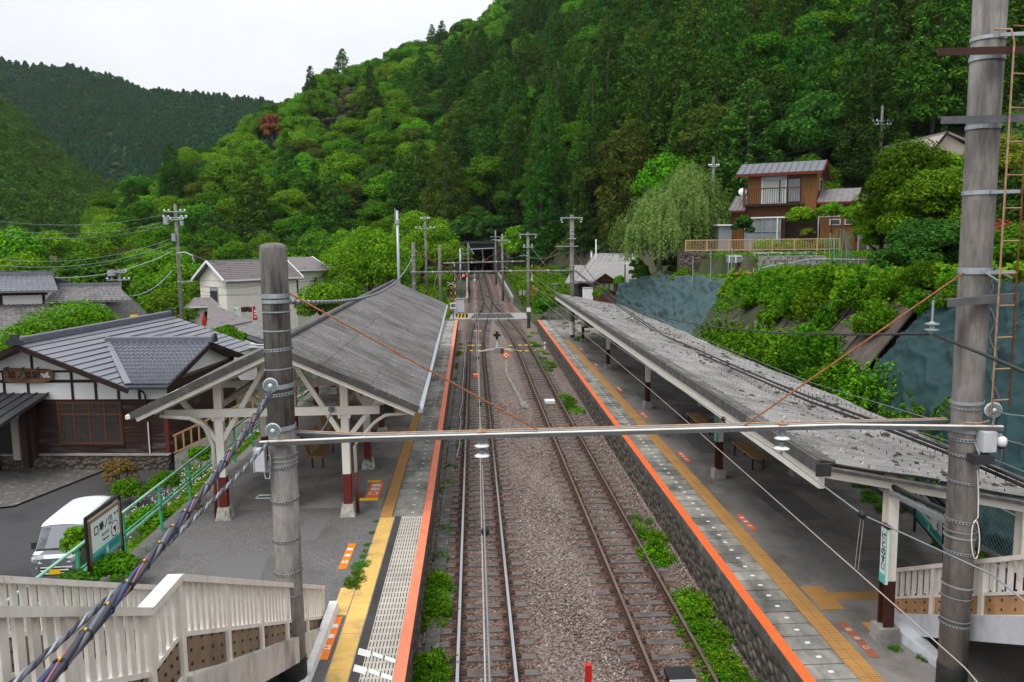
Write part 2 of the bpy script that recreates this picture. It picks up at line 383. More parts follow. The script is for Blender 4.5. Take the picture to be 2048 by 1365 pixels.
def mat_ground():
    m, nt, b = nodes('soil'); b.inputs['Roughness'].default_value = .95; v = coord(nt)
    f = ramp(nt, noise(nt, v, .25, 8), [(.35, (.03, .05, .012)), (.5, (.045, .055, .018)), (.62, (.075, .055, .033)), (.75, (.04, .07, .015))])
    col = mix(nt, 1., f, ramp(nt, noise(nt, v, 5, 6), [(.3, (.6, .6, .6)), (.7, (1.1, 1.1, 1.1))]), 'MULTIPLY')
    nt.links.new(col, b.inputs['Base Color']); bump(nt, b, noise(nt, v, 8, 6), .8, .1)
mat_ground()
def mat_slate(name, a, c, moss, ms=(.6, .72), ph=0, fur=.5):
    """old corrugated cement roof: mottled grey, dark run-off streaks down the slope, lichen and moss spots"""
    m, nt, b = nodes(name); b.inputs['Roughness'].default_value = .9; b.inputs['Specular IOR Level'].default_value = .2
    v = coord(nt); vs = coord(nt, (.35, 9, .35))
    col = ramp(nt, noise(nt, vs, 1.6, 8, .7), [(.34, c), (.66, a)])
    sp = ramp(nt, noise(nt, v, 14, 5, .7), [(.58, (0, 0, 0)), (.68, (1, 1, 1))])
    col = mix(nt, sp, col, tuple(min(1, x*1.75) for x in a))
    dk = ramp(nt, noise(nt, v, .55, 7, .7), [(.42, (0, 0, 0)), (.66, (1, 1, 1))])
    col = mix(nt, dk, col, mix(nt, 1., col, (.55, .54, .52), 'MULTIPLY'))
    col = mix(nt, ramp(nt, noise(nt, coord(nt, (1, 1.6, 1)), 3.2, 6, .75), [(ms[0], (0, 0, 0)), (ms[1], (1, 1, 1))]), col, moss)
    # dirt and painted-in shade darken the furrows of the sheets (the waves run across y, 0.146 m apart)
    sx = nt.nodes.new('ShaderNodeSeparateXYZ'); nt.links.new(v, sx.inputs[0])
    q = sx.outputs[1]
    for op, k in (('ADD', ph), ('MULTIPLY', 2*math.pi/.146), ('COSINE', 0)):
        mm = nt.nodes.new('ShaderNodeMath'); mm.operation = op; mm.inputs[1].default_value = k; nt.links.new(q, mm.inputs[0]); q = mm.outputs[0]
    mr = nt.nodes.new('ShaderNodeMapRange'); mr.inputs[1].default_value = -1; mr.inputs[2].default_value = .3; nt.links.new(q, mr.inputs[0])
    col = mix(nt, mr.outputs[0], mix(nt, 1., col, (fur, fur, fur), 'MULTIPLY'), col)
    nt.links.new(col, b.inputs['Base Color']); bump(nt, b, noise(nt, v, 60, 4), .25)
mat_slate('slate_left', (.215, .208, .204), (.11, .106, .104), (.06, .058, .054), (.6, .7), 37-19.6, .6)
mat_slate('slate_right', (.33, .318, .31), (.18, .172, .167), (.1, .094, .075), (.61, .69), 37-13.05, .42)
# ================================================================== terrain
AZ = [-1.3, -.6, -.424, -.279, -.185, -.122, -.028, .003, .1, .286, .5, .69, 1.3]
CE = [.0, .0, .015, .10, .163, .192, .226, .24, .30, .385, .45, .49, .5]
CD = [200, 205, 215, 275, 320, 350, 385, 390, 400, 395, 380, 365, 330]
BB = [150, 150, 148, 142, 150, 152, 153, 153, 135, 108, 88, 78, 66]
BZ = [-4, -4, -3.5, -3, -2, 1, 3, 4, 5.5, 7.5, 9, 11, 12]
def hill_z(x, y):
    a = np.clip(x/np.maximum(y, 1), -1.3, 1.3); a = np.where(y < 20, 0, a)
    B, D, e, zb = (np.interp(a, AZ, q) for q in (BB, CD, CE, BZ))
    t = (y-B)/(D-B); zc = CAMH+e*D
    g = np.where(t < 1, np.power(np.clip(t, 0, 1), .92), 1-.25*np.clip(t-1, 0, 2))
    return np.where(t > 0, zb+(zc-zb)*g, -99)
def top_x(Y): return np.interp(Y, [-10, 26, 44, 50, 60, 66, 70], [16, 16.2, 16.8, 16.3, 14.2, 12.6, 12.2])
def top_z(Y): return np.interp(Y, [-10, 24, 30, 45, 50, 60, 66, 69, 75], [6.7, 6.5, 6.1, 5.7, 5.3, 5.3, 4.4, 2.2, 1.2])
def base_z(x, y):
    ztv = np.where(y > 66, .036*(y-66)**2/(np.maximum(y-66, 0)+8), 0)
    low = np.interp(y, [-10, 60, 90, 150], [-2.6, -2.6, -2.9, -3.5])
    mid = np.where(y < 76, .5, ztv+.1)
    # left bank
    tl = smooth01((-x-8.1)/3.9); zl = mid+(low-mid)*tl
    # right slope, garden and house terraces
    tx, tz = top_x(y), top_z(y)
    tr = np.clip((x-12)/(tx-12), 0, 1); zr = .85+(tz-.85)*(tr**.9)
    up = tz+np.clip((x-tx-1)/6, 0, 1)*.5
    terr = np.where((y > 57.6) & (y < 84), 7.25, np.where((y > 49.0) & (y < 84), 6.75, np.where((y > 46) & (y < 84), 6.0, up)))
    gx = np.interp(y, [46, 49.5, 58, 84], [18.0, 17.6, 16.2, 17])
    terr = np.where(x > gx, np.maximum(terr, up), np.minimum(up, tz+.3))
    terr = terr+np.clip(x-30, 0, 60)*.32+np.clip(y-84, 0, 40)*.06
    zr = np.where(x > tx, terr, zr)
    far = np.interp(y, [66, 72, 84], [0, .6, 1])
    zfar = ztv+.2+np.clip(x-9, 0, 30)*.12*np.clip((y-90)/30, 0, 1)+np.clip(x-24, 0, 60)*.3
    zr = np.where(x > gx, zr, zr*(1-far)+zfar*far)
    zr = np.where((y >= 84), zfar, zr)
    cor = np.where(y > 66, ztv-.24, -.24)
    out = np.where(x < -2.2, zl, np.where(x > 6.8, zr, cor))
    out = np.where((y >= 76) & (x < -1.5) & (x > -8.1), ztv-.1, out)
    return out
def ground_z(x, y):
    z = base_z(x, y); h = hill_z(x, y)
    cut = (np.abs(x-1.5) < 4.6) & (y < 151)
    over = (np.abs(x-1.5) < 5.5) & (y >= 151) & (y < 190)
    return np.where(cut, z, np.maximum(z, np.where(over, np.maximum(h, 8.35), h)))
def gz(x, y): return float(ground_z(np.array(float(x)), np.array(float(y))))
def axis(pts):
    out = [pts[0][0]]
    for (a, st), (b, _) in zip(pts[:-1], pts[1:]):
        n = max(1, int(round((b-a)/st))); out += [a+(b-a)*i/n for i in range(1, n+1)]
    return np.array(out)
gxs = axis([(-900, 60), (-300, 20), (-100, 5), (-40, 1.2), (-16, .5), (20, .8), (40, 2), (70, 5), (160, 14), (420, 60), (900, 60)])
gys = axis([(-30, 5), (0, 1), (20, .7), (72, 1), (156, 2), (180, 5), (420, 12), (560, 60), (900, 60)])
GX, GY = np.meshgrid(gxs, gys)
GZ = ground_z(GX, GY)
wob = np.sin(GX*1.3+GY*.7)*np.sin(GX*.4-GY*1.1)*.12+np.sin(GX*.11)*np.cos(GY*.13)*.3
GZ = GZ+np.where((GX > 12.3) | (GX < -9), 1, 0)*wob*np.where((GX < -9) & (GY < 60), 0, 1)
nx = len(gxs); ny = len(gys)
ii, jj = np.meshgrid(np.arange(ny-1), np.arange(nx-1), indexing='ij')
F = np.stack([ii*nx+jj, ii*nx+jj+1, (ii+1)*nx+jj+1, (ii+1)*nx+jj], -1).reshape(-1, 4)
cx = GX[:-1, :-1].ravel()+.3; cyy = GY[:-1, :-1].ravel()
keep = ~((np.abs(cx-1.3) < 3.0) & (cyy >= 149) & (cyy < 151.2))
V = np.stack([GX.ravel(), GY.ravel(), GZ.ravel()], -1)
go = link('ground', npmesh('ground', V, F[keep], ['soil'], smooth=True)); tag(go, kind='structure')
# ------------------------------------------------------------------ track bed
Ys = [x for x in np.arange(-4, 151, 1.0)]+[160, 185]
rows = []
for Y in Ys:
    a = ledge(Y)-.1 if Y < 75 else -1.6-min(1, (Y-75)/6)*0
    b = redge(Y)+.1 if Y < 74 else 6.3-min(1, (Y-74)/25)*1.5
    if Y > 101: a, b = lx(Y)-2.3, lx(Y)+2.6
    rows.append([(a+(b-a)*k/10, Y, zt(Y)-.185+(.02*math.sin(k*1.7+Y*.9) if 0 < k < 10 else -.05)) for k in range(11)])
tb = MB().sheet(rows).build('track_bed', 'ballast', local=True); tag(tb, kind='structure')
# loose stone chips of the track bed, too many to count
def chips(n, x0, x1, y0, y1, smin, smax, seed):
    g = np.random.default_rng(seed)
    x = g.uniform(x0, x1, n); y = y0+(y1-y0)*g.uniform(0, 1, n)**1.25
    lim = np.array([ledge(v)+.1 for v in y]); x = np.maximum(x, lim)
    lim = np.array([redge(v)-.1 for v in y]); x = np.minimum(x, lim)
    oc = np.array([(1, 0, 0), (0, 1, 0), (-1, 0, 0), (0, -1, 0), (0, 0, 1), (0, 0, -1)], float)
    fc = np.array([(0, 1, 4), (1, 2, 4), (2, 3, 4), (3, 0, 4), (1, 0, 5), (2, 1, 5), (3, 2, 5), (0, 3, 5)])
    s = g.uniform(smin, smax, (n, 1, 1))*g.uniform(.65, 1.25, (n, 6, 1))
    v = oc[None]*s
    v[:, :, 2] *= .75
    q = g.normal(size=(n, 4)); q /= np.linalg.norm(q, axis=1, keepdims=True); a, b, c, d = q.T
    Rm = np.stack([1-2*(c*c+d*d), 2*(b*c-a*d), 2*(b*d+a*c), 2*(b*c+a*d), 1-2*(b*b+d*d), 2*(c*d-a*b), 2*(b*d-a*c), 2*(c*d+a*b), 1-2*(b*b+c*c)], -1).reshape(n, 3, 3)
    v = np.einsum('nij,nkj->nki', Rm, v)
    ty = np.abs((y % .58)-.29)                       # stones sink a little on the sleepers
    inn = (np.abs(x-.12) < 1.05) | (np.abs(x-3.8) < 1.05)
    z = np.where(inn & (ty < .11), -.19, -.178)
    v += np.stack([x, y, z], -1)[:, None, :]
    return v.reshape(-1, 3), (fc[None]+np.arange(n)[:, None, None]*6).reshape(-1, 3)
V1, F1 = chips(42000, -1.3, 5.6, 10.5, 42, .022, .05, 3)
cs = link('ballast_stones', npmesh('ballast_stones', V1, F1, ['stone_chips'])); tag(cs, kind='stuff', label='brown and grey crushed stone heaped between and around the two tracks', cat='ballast')
# ------------------------------------------------------------------ station forecourt and paths
fo = MB(); fo.sheet([[(-40+2*i, 8+2*j, -2.58) for i in range(15)] for j in range(20)]); tag(fo.build('road', 'asphalt_dark'), kind='structure')
fo = MB(); fo.sheet([[(-26, 30.5, -2.5), (-19.2, 33.0, -2.5)], [(-26, 39, -2.5), (-17.5, 39.5, -2.5)]]); tag(fo.build('pavement', 'concrete_dark'), kind='structure')
# ================================================================== tracks
RAILSEC = [(-.06, -.15), (.06, -.15), (.06, -.135), (.012, -.12), (.012, -.04), (.033, -.032), (.033, -.004), (-.033, -.004), (-.033, -.032), (-.012, -.04), (-.012, -.12), (-.06, -.135)]
def sweep(xf, ys, sec, off=0, zf=zt):
    b = MB(); n = len(sec); o = []
    for Y in ys:
        x = xf(Y)+off; z = zf(Y)
        o += [(x+a, Y, z+c) for a, c in sec]
    f = [(k*n+i, k*n+(i+1) % n, (k+1)*n+(i+1) % n, (k+1)*n+i) for k in range(len(ys)-1) for i in range(n)]
    f += [tuple(range(n-1, -1, -1)), tuple(range((len(ys)-1)*n, len(ys)*n))]
    return b.add(o, f)
HEAD = [(-.0335, -.006), (.0335, -.006), (.03, .0025), (-.03, .0025)]
def sleeper_mesh():
    b = MB(); b.box(-1.0, 1.0, -.105, .105, -.27, -.147)
    k = len(b.f)
    for s in (-.55, .55):
        for t in (-1, 1):
            b.box(s+t*.105-.035, s+t*.105+.035, -.07, .07, -.147, -.10)
            b.cyl((s+t*.11, .0, -.1), (s+t*.11, 0, -.065), .022, n=6)
        b.box(s-.17, s+.17, -.085, .085, -.147, -.138)
    o = b.build('tmp', 'sleeper', local=True); me = o.data; bpy.data.objects.remove(o)
    me.materials.append(MATS['fastener'])
    for i, p in enumerate(me.polygons): p.material_index = 1 if i >= k else 0
    return me
SLM = sleeper_mesh()
def track(label, xf, y0, y1, head, ysl, step):
    t = thing('railway_track', label, 'railway track', (xf(y0), y0, -.2))
    ys = list(np.arange(y0, y1+.01, 1.5))
    for s in (-.55, .55):
        r = sweep(xf, ys, RAILSEC, s).build('rail', 'rail_rust', t); sweep(xf, ys, HEAD, s).build('rail_head', head, r)
    Y = ysl; n = 0; rest = MB()
    while Y < y1:
        ang = math.atan((xf(Y+.5)-xf(Y-.5)))
        if n < 100:
            o = link('sleeper', SLM, Vector((xf(Y)+R.uniform(-.03, .03), Y, zt(Y)+R.uniform(-.008, .006)))-t.location, t); o.rotation_euler = (0, 0, -ang+R.uniform(-.012, .012))
        else: rest.rbox(xf(Y), Y, zt(Y)-.25, zt(Y)-.147, 2.1, .21, -ang)
        n += 1; Y += step*R.uniform(.985, 1.015)
    if rest.v: tag(rest.build('far_sleepers', 'sleeper', t), kind='stuff')
    return t
track('polished left-hand railway track running straight towards the tunnel mouth', lx, -4, 182, 'rail_top', 9.2, .58)
track('rust-topped right-hand railway track with brown rails beside the stone-faced platform', rx, -4, 101, 'rail_top_worn', 9.4, .6)
# turnout blades and guard rails at the merging point
t = thing('track_turnout', 'rusty turnout where the two tracks merge beyond the level crossing', 'turnout', (1.8, 96, .7))
for s, xf in ((-.46, lx), (.46, rx)): sweep(xf, list(np.arange(90, 108, 1.5)), RAILSEC, s*.97).build('switch_blade', 'rail_rust', t)
for Y in (97.5, 98.6, 99.7, 101): MB().rbox(1.8, Y, zt(Y)-.2, zt(Y)-.13, 3.0, .2, 0).build('long_sleeper', 'sleeper', t)
m = MB(); m.box(3.1, 3.7, 97.2, 97.6, .75, 1.05); m.box(2.4, 3.2, 97.3, 97.4, .82, .88); m.build('switch_motor', 'steel_grey', t)
# ================================================================== platforms
def platform_body(name, label, e, back, y0, y1, s, wallmat, orange_m, groups):
    """s=+1: the track is on the +x side"""
    t = thing(name, label, 'platform', ((e(20)+back)/2, (y0+y1)/2, -.2))
    ys = list(np.arange(y0, y1, 3.0))+[y1]
    def strip(a, b, z0, z1, mat, nm, parent=t, yy=ys):
        m = MB()
        for p, q in zip(yy[:-1], yy[1:]):
            c = []
            for z in (z0, z1):
                c += [(e(p)+a*s, p, z), (e(p)+b*s, p, z), (e(q)+b*s, q, z), (e(q)+a*s, q, z)]
            m.hexa(c)
        return m.build(nm, mat, parent)
    m = MB()
    for p, q in zip(ys[:-1], ys[1:]):
        c = []
        for z in (-.3, .94): c += [(back, p, z), (e(p)-.98*s, p, z), (e(q)-.98*s, q, z), (back, q, z)]
        m.hexa(c)
    m.build('deck', 'asphalt_speckled' if s > 0 else 'asphalt_worn', t)
    strip(-.97, -.045, -.3, .90, 'concrete_dark', 'core')
    strip(-.04, -.0, -.3, .70, wallmat, 'retaining_wall'); strip(-.043, .03, .702, .94, 'concrete_dark', 'coping')
    return t, strip
# ---- left platform
LP, lstrip = platform_body('station_platform', 'left platform with beige slotted anti-slip plates and orange edge line', ledge, -8.15, 6.5, 75.5, 1, 'rubble', 'orange_line', None)
# deck under the roof is a darker, smoother asphalt
m = MB(); m.box(-8.1, -2.62, 21.2, 55, .941, .945); m.build('deck_under_roof', 'asphalt_worn', LP)
m = MB(); k = 0; Y = 20.35
sl = MB(); dots = MB()
while Y < 75.2:
    y2 = min(Y+.6, 75.4); e = ledge(Y); dz = R.uniform(-.003, .003)
    sl.box(e-.965, e-.012, Y+.015, y2-.015, .9, .945+dz); dots.box(e-.5, e-.42, Y+.28, Y+.33, .946+dz, .9505+dz); Y += .6
sl.build('edge_slabs', 'slab', LP); dots.build('white_marks', 'plain_white', LP)
m = MB()
for p, q in zip(np.arange(6.5, 75, 3), np.arange(9.5, 78.1, 3)):
    q = min(q, 75.5); c = []
    for z in (.952, .957): c += [(ledge(p)-.17, p, z), (ledge(p)+.028, p, z), (ledge(q)+.028, q, z), (ledge(q)-.17, q, z)]
    m.hexa(c)
m.build('edge_line', 'orange_line', LP)
m = MB(); m.box(-2.16, -1.99, 6.5, 20.33, .9, .944); m.build('joint_band', 'asphalt_dark', LP)
m = MB(); m.box(-1.985, -1.435, 6.5, 20.33, .9, .949); pl = m.build('anti_slip_plate', 'plate_beige', LP)
m = MB(); Y = 11.2
while Y < 20.2:
    for k in range(9):
        x = -1.955+k*.0605; m.box(x-.009, x+.009, Y+.03, Y+.215, .949, .9515)
    Y += .25
tag(m.build('slots', 'charcoal', pl), kind='stuff')
m = MB()
for y0, a in ((12.35, .0), (12.9, 0), (13.45, 0), (11.8, 0)):
    for k, (xa, xb) in enumerate(((-2.13, -1.9), (-1.86, -1.68), (-1.64, -1.45))):
        sh = -.15*k; th = .22 if k == 0 else .13; m.add([(xa, y0+sh-th, .9535), (xb, y0+sh-th-.13, .9535), (xb, y0+sh-.13, .9535), (xa, y0+sh, .9535)], [(0, 1, 2, 3)])
m.build('painted_stripes', 'white_paint', LP)
def tactile(parent, e, x0, x1, y0, y1, mat, pitch=.3, z=.946, cols=None):
    m = MB(); Y = y0
    while Y < y1-.01:
        w = (x1-x0)
        for c in range(cols or 1):
            a = e(Y)+x0+w*c/(cols or 1)
            m.box(a+.004, a+w/(cols or 1)-.004, Y+.004, min(Y+pitch, y1)-.004, .9, z+R.uniform(0, .004))
        Y += pitch
    return m.build('tactile_paving', mat, parent)
tactile(LP, lambda Y: -2.545+.0*Y, 0, .375, 6.5, 20.3, 'tactile_new', 1.25, .951)
tactile(LP, ledge, -1.3, -.98, 20.35, 55.5, 'tactile', .4)
m = MB(); m.box(-2.95, -2.56, 15.05, 15.32, .94, .95); m.box(-2.86, -2.56, 14.75, 16.0, .935, .9525); m.build('tactile_landing', 'tactile_new', LP)
m = MB(); m.box(-2.56, -2.55, 6.5, 20.3, .93, .953); m.box(-2.168, -2.155, 6.5, 20.3, .93, .953); m.build('tile_edging', 'concrete', LP)
# ---- right platform
RPL, rstrip = platform_body('station_platform', 'right platform on a rubble stone wall with a brown tactile strip', redge, 11.7, 6.5, 74.2, -1, 'rubble', 'orange_old', None)
sl = MB(); dots = MB(); Y = 6.6
while Y < 74:
    e = redge(Y); dz = R.uniform(-.004, .004)
    sl.box(e+.01, e+.90, Y+.016, min(Y+.48, 74.2)-.016, .9, .946+dz)
    if Y > 8: dots.box(e+.515, e+.60, Y+.2, Y+.265, .947+dz, .9525+dz)
    Y += .48
sl.build('edge_slabs', 'slab', RPL); dots.build('white_marks', 'plain_white', RPL)
m = MB(); ol = np.arange(6.5, 74, 3)
for p in ol:
    q = min(p+3, 74.2); c = []
    for z in (.953, .958): c += [(redge(p)-.02, p, z), (redge(p)+.175, p, z), (redge(q)+.175, q, z), (redge(q)-.02, q, z)]
    m.hexa(c)
m.build('edge_line', 'orange_old', RPL)
tactile(RPL, redge, .905, 1.285, 6.5, 14.3, 'tactile', .3, .948, 2)
tactile(RPL, redge, .905, 1.285, 14.3, 58.5, 'tactile', .3, .948, 2)
m = MB(); m.box(6.6, 7.05, 14.3, 15.35, .93, .9505); m.box(7.05, 9.4, 14.7, 15.02, .93, .9485); m.box(7.1, 7.6, 13.35, 13.75, .93, .9485); m.build('tactile_landing', 'tactile', RPL)
# cracks across the asphalt deck: real black sealing lines
m = MB()
for i in range(15):
    x, y = R.uniform(7.2, 9.5), R.uniform(14, 45); pts = []; a = R.uniform(-.4, .4)+(math.pi/2 if R.random() < .3 else 0)
    for k in range(9):
        pts.append((x, y)); a += R.uniform(-.5, .5)*.7; x += math.cos(a)*.3; y += math.sin(a)*.3
    for (p, q) in zip(pts[:-1], pts[1:]):
        d = Vector((q[1]-p[1], p[0]-q[0])).normalized()*R.uniform(.005, .013)
        m.add([(p[0]-d.x, p[1]-d.y, .9435), (q[0]-d.x, q[1]-d.y, .9435), (q[0]+d.x, q[1]+d.y, .9435), (p[0]+d.x, p[1]+d.y, .9435)], [(0, 1, 2, 3)])
m.build('crack_lines', 'asphalt_dark', RPL)
# repair patches in the asphalt
for x, y, w_, l_, a in ((-5.4, 17.2, 1.3, 1.7, .1), (-4.2, 19.3, .6, 2.1, -.05), (-6.6, 18.6, .9, .8, .3), (-4.0, 15.9, .8, .6, 0)): MB().rbox(x, y, .93, .9425, w_, l_, a).build('repair_patch', 'asphalt', LP)
for x, y, w_, l_, a in ((8.4, 20.5, 1.1, 2.6, .03), (8.9, 16.2, 1.2, .8, .1), (7.9, 27.5, .7, 3.2, 0), (9.6, 30, 1.2, 2, .05), (8.3, 36, 1.5, 1.8, 0)): MB().rbox(x, y, .93, .9425, w_, l_, a).build('repair_patch', 'asphalt', RPL)
# ---- boarding stickers
def sticker(label, x, y, L, W, mat, cat='floor sticker', txt='乗車口', group='boarding stickers on the platforms', yellow=False, tm='plain_white'):
    t = thing('floor_sticker', label, cat, (x, y, .945), group=group)
    MB().box(x-W/2, x+W/2, y-L/2, y+L/2, .9455, .9475).build('sticker_base', mat, t)
    for k, ch in enumerate(txt):
        lettering(ch, W*.8, tm, 'character', t, (x, y+L*.26-k*L*.25, .9485), (1, 0, 0), (0, 1, 0), .0006, bold=.006)
    return t
sticker('orange boarding sticker beside the weeds on the open asphalt of the left platform', -3.0, 17.75, 1.5, .18, 'orange')
sticker('orange boarding sticker at the foot of the left stairs against the yellow strip', -2.72, 13.9, 1.6, .2, 'orange')
t = sticker('red and yellow boarding sticker under the left platform roof', -2.98, 22.75, 1.5, .4, 'orange_old')
m = MB(); m.box(-3.3, -2.78, 21.75, 21.98, .9455, .9478); m.box(-3.3, -2.9, 23.5, 23.7, .9455, .9478); m.build('yellow_band', 'yellow', t)
t = sticker('small red and yellow boarding sticker further back under the left roof', -3.2, 29.6, 1.2, .35, 'orange_old'); MB().box(-3.45, -3.05, 28.75, 28.98, .9455, .9478).build('yellow_band', 'yellow', t)
for lab, y, L in (('faded red boarding sticker beside the tactile strip close to the stairs', 13.15, 1.3), ('red boarding sticker beside the brown tactile strip before the near bench', 19.2, 1.15), ('red boarding sticker level with the middle of the right platform bench', 25.5, 1.3),
                  ('orange boarding sticker between the second and third roof posts', 32, 1.2), ('orange boarding sticker just past the third roof post', 38, 1.1), ('small orange boarding sticker near the far roof posts', 46, 1), ('farthest orange boarding sticker by the weeds of the right platform', 53, 1)):
    sticker(lab, redge(y)+1.5, y, L, .15, 'sticker_faded' if y < 14 else 'orange_old', tm='lettering_faded' if y < 14 else 'plain_white')
# ================================================================== roofs over the platforms
def corrugated(rows_fn, y0, y1, pitch=.146, amp=.03, per=6):
    """sheet with waves across y; rows_fn(Y) -> list of (x,z) down the slope"""
    n = int((y1-y0)/pitch*per); rows = []
    for i in range(n+1):
        Y = y0+(y1-y0)*i/n; dz = amp*math.cos(2*math.pi*(Y-y0)/pitch)
        rows.append([(x, Y, z+dz) for x, z in rows_fn(Y)])
    return MB().sheet(rows)
# ---- left gabled roof
CL = thing('platform_canopy', 'left gabled platform roof of old dark corrugated sheets on cream timber posts', 'platform roof', (-4.9, 37, .95))
y0, y1 = 19.6, 54.6
def lslope(s, a, b):
    def f(Y):
        d = drift(Y)*.95; o = []
        for k in range(a, b+1):
            u = k/12; x = -4.92+s*3.5*u-d; z = 5.6-1.6*u+.03*math.sin(Y*.5+k*.6)*u
            o.append((x, z))
        return o
    return f
for s in (1, -1):
    for a, b, dz in ((0, 4, .03), (4, 8, .015), (8, 12, 0)):   # three overlapping courses of sheets
        m = corrugated(lslope(s, a, b), y0, y1); m.v = [(x, y, z+dz) for x, y, z in m.v]; m.build('roof_sheet', 'slate_left', CL, smooth=True)
m = MB(); m.tube([(-4.92-drift(Y)*.95, Y, 5.67) for Y in np.arange(y0-.02, y1+.1, 2.5)], .1, 10); m.build('ridge_cap', 'slate_left', CL, smooth=True)
def along(p, q, f=1.0): return Vector(p).lerp(Vector(q), f)
for s in (1, -1):
    p = (-4.92, y0-.03, 5.56); q = (-4.92+s*3.52, y0-.03, 3.95)
    MB().bar(p, q, .07, .17).build('verge', 'slate_left', CL)
    MB().bar((p[0], y0+.03, p[2]-.16), (q[0]-s*.12, y0+.03, q[2]-.11), .06, .1).build('barge_board', 'cream_old', CL)
    e0 = (-4.92+s*3.56, y0-.1, 3.93); e1 = (-4.92+s*3.56-drift(y1)*.95, y1, 3.93)
    g = MB(); g.bar(e0, e1, .11, .09); g.build('gutter', 'galv' if s > 0 else 'cream', CL)
    MB().bar((e0[0]-s*.12, y0+.1, 3.9), (e1[0]-s*.12, y1, 3.9), .05, .12).build('eave_board', 'cream_old', CL)
    for u in (.12, .5, .92):
        MB().bar((-4.92+s*3.5*u, y0+.1, 5.6-1.6*u-.12), (-4.92+s*3.5*u-drift(y1)*.95, y1-.05, 5.6-1.6*u-.12), .09, .1).build('purlin', 'cream_old', CL)
PY = [20.6+4.45*k for k in range(8)]
for k, Y in enumerate(PY):
    d = drift(Y)*.95
    for s, x in ((1, -3.4-d), (-1, -6.62-d)):
        p = MB(); p.box(x-.1, x+.1, Y-.1, Y+.1, 2.08, 4.82-.02).build('post', 'cream', CL)
        q = MB().box(x-.104, x+.104, Y-.104, Y+.104, 1.25, 2.08).build('post_foot', 'maroon', CL)
        MB().rbox(x, Y, .935, 1.27, .4, .4, 0, .72).build('pedestal', 'pedestal', CL)
        MB().bar((x, Y, 2.95), (x+s*1.05, Y, 4.25), .12, .13, (0, 1, 0)).build('brace', 'cream', CL)
        MB().bar((x, Y, 2.95), (-5.0-d+s*.25, Y, 5.2), .12, .13, (0, 1, 0)).build('brace', 'cream', CL)
        MB().box(x-.16, x-.1, Y-.14, Y+.14, 3.58, 3.86).build('bracket', 'cream', CL); MB().box(x+.1, x+.16, Y-.14, Y+.14, 3.58, 3.86).build('bracket', 'cream', CL)
        MB().bar((-4.95-d, Y, 5.3), (-4.95-d+s*3.3, Y, 3.82), .12, .16, (0, 1, 0)).build('rafter', 'cream', CL)
        if k < 7: MB().bar((x, Y+.1, 3.95), (x-drift(PY[k+1])*.95+d, PY[k+1]-.1, 3.95), .1, .16).build('wall_plate', 'cream_old', CL)
    MB().box(-7.95-d, -1.85-d, Y-.165, Y-.105, 3.68, 3.9).build('tie_beam', 'cream', CL)
# rain pipes on the first frame
def pipe(pts, r, mat, parent, name='rain_pipe'): return MB().tube(pts, r, 8).build(name, mat, parent, smooth=True)
pipe([(-1.7, 20.0, 3.78), (-2.3, 20.1, 3.72), (-2.6, 20.3, 3.5), (-3.1, 20.5, 2.95), (-3.18, 20.6, 2.8), (-3.18, 20.6, 2.1)], .045, 'cream', CL)
pipe([(-3.18, 20.6, 2.1), (-3.16, 20.6, 1.0)], .045, 'maroon', CL)
pipe([(-7.9, 20.0, 3.85), (-7.2, 20.1, 3.75), (-6.98, 20.4, 3.5), (-6.84, 20.62, 2.9), (-6.84, 20.6, 2.1)], .055, 'cream', CL)
pipe([(-6.84, 20.6, 2.1), (-6.86, 20.6, .95)], .045, 'maroon', CL)
t = thing('platform_loudspeaker', 'black box loudspeaker hung under the front of the left platform roof', 'loudspeaker', (-2.25, 20.2, 3.75))
MB().box(-2.45, -2.1, 20.15, 20.42, 3.68, 3.92).build('cabinet', 'charcoal', t); MB().cyl((-2.27, 20.14, 3.8), (-2.27, 20.1, 3.8), .09, .1, 16).build('cone', 'black', t)
# ---- right monopitch roof
CR = thing('platform_canopy', 'right lean-to platform roof of pale corrugated sheets spotted with moss', 'platform roof', (8.4, 37, .95))
ry0, ry1 = 13.05, 61.5
def rd(Y): return .009*(Y-13)
def rslope(a, b):
    def f(Y):
        o = []
        for k in range(a, b+1):
            u = k/12; x = 5.9+5.15*u+rd(Y); o.append((x, 4.24-1.03*u+.035*math.sin(Y*.33+k*.5)*u+.02*math.sin(Y*1.7+k)))
        return o
    return f
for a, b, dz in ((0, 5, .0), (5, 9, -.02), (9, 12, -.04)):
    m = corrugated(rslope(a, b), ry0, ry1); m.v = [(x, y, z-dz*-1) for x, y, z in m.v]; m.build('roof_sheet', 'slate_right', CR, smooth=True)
Y = ry0; n = 0
while Y < ry1-.1:                                         # ridge tiles along the high edge
    y2 = min(Y+.98, ry1); x = 5.87+rd(Y); x2 = 5.87+rd(y2)
    m = MB()
    m.hexa([(x-.03, Y+.008, 4.03), (x+.03, Y+.008, 4.03), (x2+.03, y2-.008, 4.03), (x2-.03, y2-.008, 4.03), (x-.03, Y+.008, 4.26), (x+.03, Y+.008, 4.26), (x2+.03, y2-.008, 4.26), (x2-.03, y2-.008, 4.26)])
    m.hexa([(x+.031, Y+.008, 4.235), (x+.3, Y+.008, 4.2), (x2+.3, y2-.008, 4.2), (x2+.031, y2-.008, 4.235), (x+.031, Y+.008, 4.275), (x+.3, Y+.008, 4.235), (x2+.3, y2-.008, 4.235), (x2+.031, y2-.008, 4.275)])
    m.build('edge_tile', 'concrete_dark', CR); Y += .98; n += 1
MB().bar((5.94, ry0+.02, 3.89), (5.94+rd(ry1), ry1, 3.89), .1, .27).build('fascia_beam', 'cream', CR)
